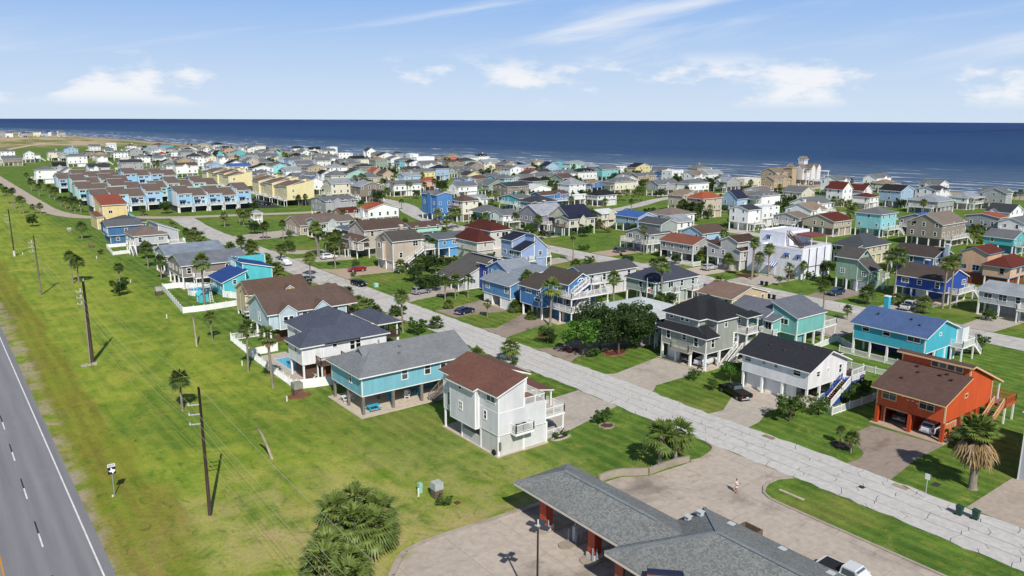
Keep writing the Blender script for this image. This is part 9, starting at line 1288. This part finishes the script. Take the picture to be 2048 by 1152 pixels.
for i,(x,y,a,c_,k,t) in enumerate(((90,153,5,'#8a8d90','suv','silver car on the drive before the sweeping grey roof'),(90,186,170,'#7a1f1c','sedan','dark red car on the drive of the beige stair house'),(92,208,0,'#d5d7d8','suv','white car on the drive of the beige bay house'),(166,78.5,5,'#c9ccce','pickup','white pickup on the drive of the royal-blue house'),(166,95.5,175,'#2a3b58','suv','blue car on the drive of the sage-green house'),(167,132.5,0,'#a9acae','suv','silver car before the light grey house with brown roofs'),(145,115.5,0,'#1b1d20','suv','black car on the drive of the pale sage house'),(142,62,0,'#8f9295','sedan','grey car beside the turquoise house on the second street'),(145,132,4,'#d8dadc','sedan','white car behind the long white house'),(168,167,0,'#3c4046','suv','dark grey car before the wraparound deck house'))): car('pickup_truck' if k == 'pickup' else 'parked_car',t,x,y,rad(a),c_,k,.03)
# wheelie bins
def bin_(x,y,col,label):
    o = empty('wheelie_bin',(x,y,0),label,'bin','wheelie bins'); m = MB(); a,b = .24,.3
    P = [(x-a,y-a,.06),(x+a,y-a,.06),(x+a,y+a,.06),(x-a,y+a,.06)]; Q = [(x-b,y-b,.98),(x+b,y-b,.98),(x+b,y+b,.98),(x-b,y+b,.98)]
    m.poly(P[::-1])
    for i in range(4): j = (i+1)%4; m.poly([P[i],P[j],Q[j],Q[i]])
    link('bin_body',m.mesh('bin_body',paint(col,.5),o.location),o); link('lid',MB().slab([(x-.33,y-.34,1.0),(x+.33,y-.34,1.0),(x+.33,y+.34,1.1),(x-.33,y+.34,1.1)],.06).mesh('lid',paint(col,.5),o.location),o)
    for s in (-1,1): link('wheel',MB().tube([(x+s*.22,y+.3,.12),(x+s*.3,y+.3,.12)],.12,10).mesh('wheel',TYRE,o.location),o)
bin_(80.9,30.9,'#1f4038','left dark green wheelie bin at the cracked street'); bin_(81.3,29.5,'#1f4038','right dark green wheelie bin at the cracked street')
for (x,y),t in zip(((161.2,112),(161.5,110.9),(150.2,102.3),(150.4,101.1)),('left bin before the white modern house','right bin before the white modern house','left bin across the street from the white modern house','right bin across the street from the white modern house')): bin_(x,y,'#17191b','black wheelie '+t)
# utility boxes and markers
def ubox(name,x,y,sx,sy,hh,m1,m2,label):
    o = empty(name,(x,y,0),label,'utility box'); link('base',MB().box(x-sx/2,y-sy/2,0,x+sx/2,y+sy/2,hh*.55).mesh('base',m1,o.location),o); link('cabinet',MB().box(x-sx*.54,y-sy*.54,hh*.55+.003,x+sx*.54,y+sy*.54,hh).mesh('cabinet',m2,o.location),o); return o
ubox('utility_box',40.3,66.2,.95,.95,1.75,wood('#6b5c4e'),concrete('#aab3ad'),'tall stained concrete utility box on the dry lawn'); ubox('utility_box',39.4,68.2,.4,.4,1.1,paint('#8fc0ad'),paint('#8fc0ad'),'small mint-green cable box beside the concrete utility box')
ubox('utility_box',40.7,105.2,1.25,1.25,1.95,wood('#6b4f40'),concrete('#8d8d82'),'brown utility box with grey top at the pool fence corner'); ubox('utility_box',85,165.8,.9,.9,.9,paint('#9ccbb8'),paint('#9ccbb8'),'mint-green transformer box on the lawn across the near street')
ubox('utility_box',41.15, 186.73,1.2,1.2,1.9,wood('#5b4a40'),concrete('#a5a59c'),'grey-topped box at the corner of the play yard fence'); ubox('utility_box',41.26, 269.47,1.1,1.1,1.3,wood('#6b5346'),wood('#80695a'),'brown box alone on the far field'); ubox('utility_box',41.7, 313.67,1.2,1.2,1.2,paint('#8d8a80'),concrete('#b9b9b0'),'pale-topped box on the field before the steel-blue house')
def marker(x,y,hh,label): thing('marker_post',MB().tube([(x,y,0),(x,y,hh),(x,y,hh+.05)],[.1,.1,.04],8),paint('#dcdcd6'),(x,y,0),label,'marker post','white marker posts')
marker(38.8,67.5,.9,'white marker post beside the small mint-green cable box'); marker(38.5,103.6,.75,'white marker post in front of the brown utility box'); marker(37.14, 163.42,.8,'white marker post below the play yard fence'); marker(38.92, 123.8,.8,'white marker post outside the long pool fence'); marker(39.23, 205.58,.7,'white marker post beside the dark bushy field tree'); marker(38.89, 246.79,.8,'white marker post beyond the two tall field palms'); marker(22.9, 267.1,.7,'white marker post near the leftmost utility pole')
for (x,y,a,b,t,mt) in ((86.1,35.6,.5,.35,'dark drain grate in the lawn before the big palm',paint('#3c3a38')),(82.3,37.7,.4,.85,'pale concrete drain cover beside the cracked street',concrete('#a08b74')),(82.5,54.7,.4,.8,'brown concrete drain cover at the lawn edge by the street',concrete('#8f7a63')),(71.1,43.8,.18,1.5,'long narrow concrete slab on the grass island',concrete('#b9ab97')),(41.3,63.8,.3,.3,'rusty manhole lid on the dry lawn',paint('#5a3a2c')),(78.8,40.2,.3,.3,'black manhole cover in the cracked street',paint('#2b2a2a'))):
    thing('ground_cover',MB().slab([(x-a,y-b,.065),(x+a,y-b,.065),(x+a,y+b,.065),(x-a,y+b,.065)],.06),mt,(x,y,0),t,'drain cover')
def mulch(x,y,a,b,label,col='#5e2f24',edge='#9a5a48'):
    n = 20; o = empty('mulch_bed',(x,y,0),label,'garden bed'); P = [(x+a*math.cos(2*math.pi*k/n)*(1+.12*math.sin(k*1.7)),y+b*math.sin(2*math.pi*k/n)*(1+.1*math.sin(k*2.3)),.06) for k in range(n)]
    link('mulch',MB().slab(P,.06).mesh('mulch',wood(col),o.location),o); m = MB()
    for p,q in zip(P,P[1:]+P[:1]): m.bar((p[0],p[1],.08),(q[0],q[1],.08),.2,.16)
    link('edging',m.mesh('edging',concrete(edge),o.location),o)
mulch(89.5,115.6-7,.9,.9,'red mulch ring under the round dark tree'); mulch(87.6,98.5,1.6,1.1,'red mulch bed under the bright young tree'); mulch(92.6,92.6,2.2,1.4,'red mulch bed under the multi-stemmed oak'); mulch(68.6,69.7,1.0,.9,'ringed bed under the sago palm by the wide drive','#4a3d30','#a89880'); mulch(87.6,47.6,.9,1.3,'dark mulch bed under the two small palms','#4d4038','#6b5a4e'); mulch(61.2,70.3,1.4,.45,'narrow bed below the white porch','#3b2f26','#b5ab9e'); mulch(168,121.5,2.2,2.6,'dark planted bed in the modern house drive','#4a2a22','#7a5a4a'); mulch(40.7,104.6,1.6,1.1,'dry mulch patch round the brown utility box','#7a5238','#7a5a3c')
# ================================================================ yard furniture
def picnic(x,y,col,label):
    o = empty('picnic_table',(x,y,.1),label,'picnic table'); m = paint(col)
    def pp(n,mb): return link(n,mb.mesh(n,m,o.location),o)
    for i in range(4): pp('table_board',MB().box(x-.9,y-.38+i*.2,.82,x+.9,y-.2+i*.2,.87))
    for s in (-1,1): pp('bench',MB().box(x-.9,y+s*.72-.14,.52,x+.9,y+s*.72+.14,.56))
    for s in (-1,1): pp('trestle',MB().bar((x+s*.65,y-.7,.1),(x+s*.65,y-.2,.82),.08).bar((x+s*.65,y+.7,.1),(x+s*.65,y+.2,.82),.08).bar((x+s*.65,y-.8,.5),(x+s*.65,y+.8,.5),.08))
def chair(x,y,col,ang,label,z=.1):
    o = empty('garden_chair',(x,y,z),label,'chair','garden chairs',ang); m = paint(col)
    def pp(n,mb): return link(n,mb.mesh(n,m),o)
    pp('seat',MB().slab([(-.3,-.3,.38),(.3,-.3,.38),(.3,.3,.32),(-.3,.3,.32)],.04)); pp('backrest',MB().slab([(-.3,.28,.34),(.3,.28,.34),(.3,.55,1.05),(-.3,.55,1.05)],.05))
    for s in (-1,1):
        pp('leg',MB().box(s*.3-.04,-.32,0,s*.3+.04,-.24,.6)); pp('leg',MB().bar((s*.3,.4,0),(s*.3,.1,.5),.07)); pp('armrest',MB().box(s*.36-.08,-.36,.6,s*.36+.08,.36,.64))
picnic(46.6,92.9,'#2fa3c0','turquoise picnic table at the near corner under the teal house'); picnic(45.4,98.6,'#d8d8d4','white picnic table at the left edge under the teal house')
for x,y,c_,a,t in ((50.4,94.8,'#2f9dba',.6,'left turquoise garden chair under the teal house'),(51.2,96.2,'#2f9dba',2.4,'rear turquoise garden chair under the teal house'),(52.6,94.2,'#d9d9d6',-.4,'front white garden chair under the teal house'),(53.6,95.6,'#d9d9d6',1.2,'rear white garden chair under the teal house'),(54.6,94.6,'#2f9dba',-1.2,'right turquoise garden chair under the teal house'),(45.6,112.2,'#dadad6',.3,'left white chair on the pool terrace'),(46.1,110.9,'#dadad6',1.3,'right white chair on the pool terrace')): chair(x,y,c_,a,t)
ph = empty('playhouse',(47.2,174.6,0),'small turquoise playhouse inside the white play-yard fence','shed'); 
link('wall',MB().box(46.3,173.4,0,48.3,176,1.7).mesh('wall',siding('#4fb6c2'),ph.location),ph); _m = MB()
for p_ in roof_polys('gy',46.3,173.4,48.3,176,1.7,.8,.15,.12): _m.slab(p_,.08)
link('roof',_m.mesh('roof',paint('#59c3cf'),ph.location),ph); link('door',MB().box(46.25,174.3,.05,46.32,175.0,1.4).mesh('door',paint('#e0e0dc'),ph.location),ph)
gp_ = empty('garden_pool',(49.2,183,0),'round white above-ground pool in the play yard','pool'); _m = MB()
for k in range(24):
    a,b = 2*math.pi*k/24,2*math.pi*(k+1)/24; _m.poly([(49.2+2.5*math.cos(a),183+2.5*math.sin(a),0),(49.2+2.5*math.cos(b),183+2.5*math.sin(b),0),(49.2+2.5*math.cos(b),183+2.5*math.sin(b),1.2),(49.2+2.5*math.cos(a),183+2.5*math.sin(a),1.2)])
    if k%3 == 0: _m.bar((49.2+2.6*math.cos(a),183+2.6*math.sin(a),0),(49.2+2.6*math.cos(a),183+2.6*math.sin(a),2.0),.1)
    _m.bar((49.2+2.6*math.cos(a),183+2.6*math.sin(a),2.0),(49.2+2.6*math.cos(b),183+2.6*math.sin(b),2.0),.09)
link('pool_wall',_m.mesh('pool_wall',paint('#dcdcda'),gp_.location),gp_); link('water',MB().poly([(49.2+2.45*math.cos(2*math.pi*k/24),183+2.45*math.sin(2*math.pi*k/24),1.0) for k in range(24)]).mesh('water',POOLW,gp_.location),gp_)
ld = empty('step_ladder',(48.6,172.6,0),'white A-shaped ladder beside the play-yard palm','ladder')
for s in (-1,1): link('side_rail',MB().bar((48.6+s*.35,172.1,0),(48.6+s*.15,172.6,2.4),.07).bar((48.6+s*.35,173.1,0),(48.6+s*.15,172.6,2.4),.07).mesh('side_rail',paint(WHT),ld.location),ld)
for k in range(6): link('rung',MB().bar((48.6-.33+k*.03,172.12+k*.08,.3+k*.36),(48.6+.33-k*.03,172.12+k*.08,.3+k*.36),.05).mesh('rung',paint(WHT),ld.location),ld)
# gazebo-like white tower at the street bend
gz = House('gazebo',98,284,'small white two-level gazebo tower at the street bend',cat='gazebo',wall='#dcdcda',roof='#8d8f92'); gz.piles([(97,283),(100,283),(97,286),(100,286)],5.6,.25); gz.box('floor',96.8,282.8,2.9,100.2,286.2,3.1,W); gz.roofparts(roof_polys('h',97,283,100,286,5.5,.9,.4)); gz.rail([((97,283,3.1),(100,283,3.1)),((97,283,3.1),(97,286,3.1)),((100,283,3.1),(100,286,3.1))],1,W,.2); gz.stairs((98.5,282.6,3),(98.5,279,.05),1)
fl = empty('flag',(122.6,113.6,0),'red and white flag on a white pole before the pale sage house','flag'); link('pole',MB().tube([(122.6,113.6,0),(122.6,113.6,6.2)],.06,8).mesh('pole',W,fl.location),fl); link('cloth',MB().box(122.7,113.58,2.9,123.7,113.61,4.1).mesh('cloth',paint('#d9d4d2'),fl.location),fl); link('emblem',MB().box(122.9,113.56,3.1,123.5,113.63,3.8).mesh('emblem',paint('#a3202a'),fl.location),fl)
# ================================================================ the person walking across the lot
def person():
    px_,py_ = 66.61, 47.59; o = empty('person',(px_,py_,.032),'dark-haired person in white top and shorts walking across the parking lot','person',None,rad(200))
    def skin(name,pts,edges,rads,mat,sub=2):
        me = bpy.data.meshes.new(name); me.from_pydata(pts,edges,[]); ob = link(name,me,o); me.materials.append(mat); m = ob.modifiers.new('skin','SKIN'); ob.modifiers.new('sub','SUBSURF').levels = sub; ob.modifiers['sub'].render_levels = sub
        for v,rr in zip(me.skin_vertices[0].data,rads): v.radius = rr if hasattr(rr,'__len__') else (rr,rr)
        me.skin_vertices[0].data[0].use_root = True; return ob
    SK = paint('#a8705a',.5); WH = paint('#d9d6d2')
    pts = [(0,0,.92),(0,0,1.12),(0,.01,1.36),(0,0,1.46),(0,.02,1.56),(0,.03,1.64),(.09,0,.88),(.1,.12,.48),(.1,.02,.07),(.1,.16,.03),(-.09,0,.88),(-.1,-.06,.48),(-.1,-.3,.14),(-.1,-.2,.05),(.19,0,1.38),(.25,-.1,1.14),(.2,.12,1.04),(-.19,0,1.38),(-.25,.06,1.14),(-.2,.26,1.1)]
    edges = [(0,1),(1,2),(2,3),(3,4),(4,5),(0,6),(6,7),(7,8),(8,9),(0,10),(10,11),(11,12),(12,13),(2,14),(14,15),(15,16),(2,17),(17,18),(18,19)]
    skin('body',pts,edges,[.13,.12,.14,.055,.085,.08,.085,.06,.045,.035,.085,.06,.045,.035,.055,.042,.032,.055,.042,.032],SK)
    skin('shirt',[(0,0,.86),(0,0,1.1),(0,.01,1.36),(.18,0,1.38),(.23,-.07,1.22),(-.18,0,1.38),(-.23,.04,1.22)],[(0,1),(1,2),(2,3),(3,4),(2,5),(5,6)],[.17,.15,.165,.07,.06,.07,.06],WH)
    skin('shorts',[(0,0,.92),(.09,.01,.84),(.1,.07,.62),(-.09,0,.84),(-.1,-.04,.62)],[(0,1),(1,2),(0,3),(3,4)],[.155,.11,.095,.11,.095],WH)
    skin('hair',[(0,-.01,1.66),(0,-.06,1.6),(0,-.08,1.5)],[(0,1),(1,2)],[.1,.085,.05],paint('#17110e'))
    for s in (-1,1): link('foot',MB().box(s*.1-.045,(.0 if s > 0 else -.3),.0,s*.1+.045,(.26 if s > 0 else -.06),.07).mesh('foot',SK),o)
    for s in (-1,1):
        hd = MB(); hx,hy,hz = (s*.2,.12 if s > 0 else .26,1.04 if s > 0 else 1.1); hd.box(hx-.02,hy,hz-.05,hx+.02,hy+.08,hz+.03)
        for k in range(4): hd.bar((hx,hy+.08,hz-.045+k*.022),(hx+s*-.01,hy+.14+.01*(k%2),hz-.06+k*.022),.016)
        hd.bar((hx,hy+.02,hz+.03),(hx-s*.03,hy+.07,hz+.06),.018); link('hand',hd.mesh('hand',SK),o)
person()
# ================================================================ labels of plants: look, then the nearest house, then order
def plant_labels():
    LM = []
    for ob in list(COL.objects):
        if ob.type == 'EMPTY' and ob.get('category') in ('house','building','townhouses','gazebo') :
            t = ob['label'].split(',')[0]; LM.append((t,ob.location.x+5,ob.location.y+5))
    ORD = ['first','second','third','fourth','fifth','sixth','seventh','eighth','ninth','tenth']+[f'{n}th' for n in range(11,60)]
    def short(t):
        for s in (' raised on',' beside',' behind',' and ',' between',' left of',' tucked',' partly',' in the ',' in front',' wedged',' before',' at the',' across',' on '): t = t.split(s)[0]
        return ' '.join(t.split()[:7])
    groups = {}
    for lst,what in ((PALMS,0),(BUSHES,1)):
        for e in lst:
            ob,x,y = e[0],e[1],e[2]
            if e[4]: continue
            if what == 0: d = ('low ' if e[5] < 2.4 else 'tall ' if e[5] > 6 else '')+('slender fan palm' if e[3] == 'W' else 'sabal palm')
            else: d = {'S':'green shrub','T':'small leafy tree','M':'dark leafy tree','O':'dark oak','B':'bright tree'}[e[3]]
            n = min(LM,key=lambda l:(l[1]-x)**2+(l[2]-y)**2); groups.setdefault(f'{d} near the {short(n[0])}',[]).append((lateral(x,y),ob))
    for d,l in groups.items():
        l.sort(key=lambda t:t[0]); n = len(l)
        for i,(q,ob) in enumerate(l): ob['label'] = d if n == 1 else d+(', left one' if i == 0 else ', right one' if i == n-1 else f', {ORD[i]} from left')
plant_labels()
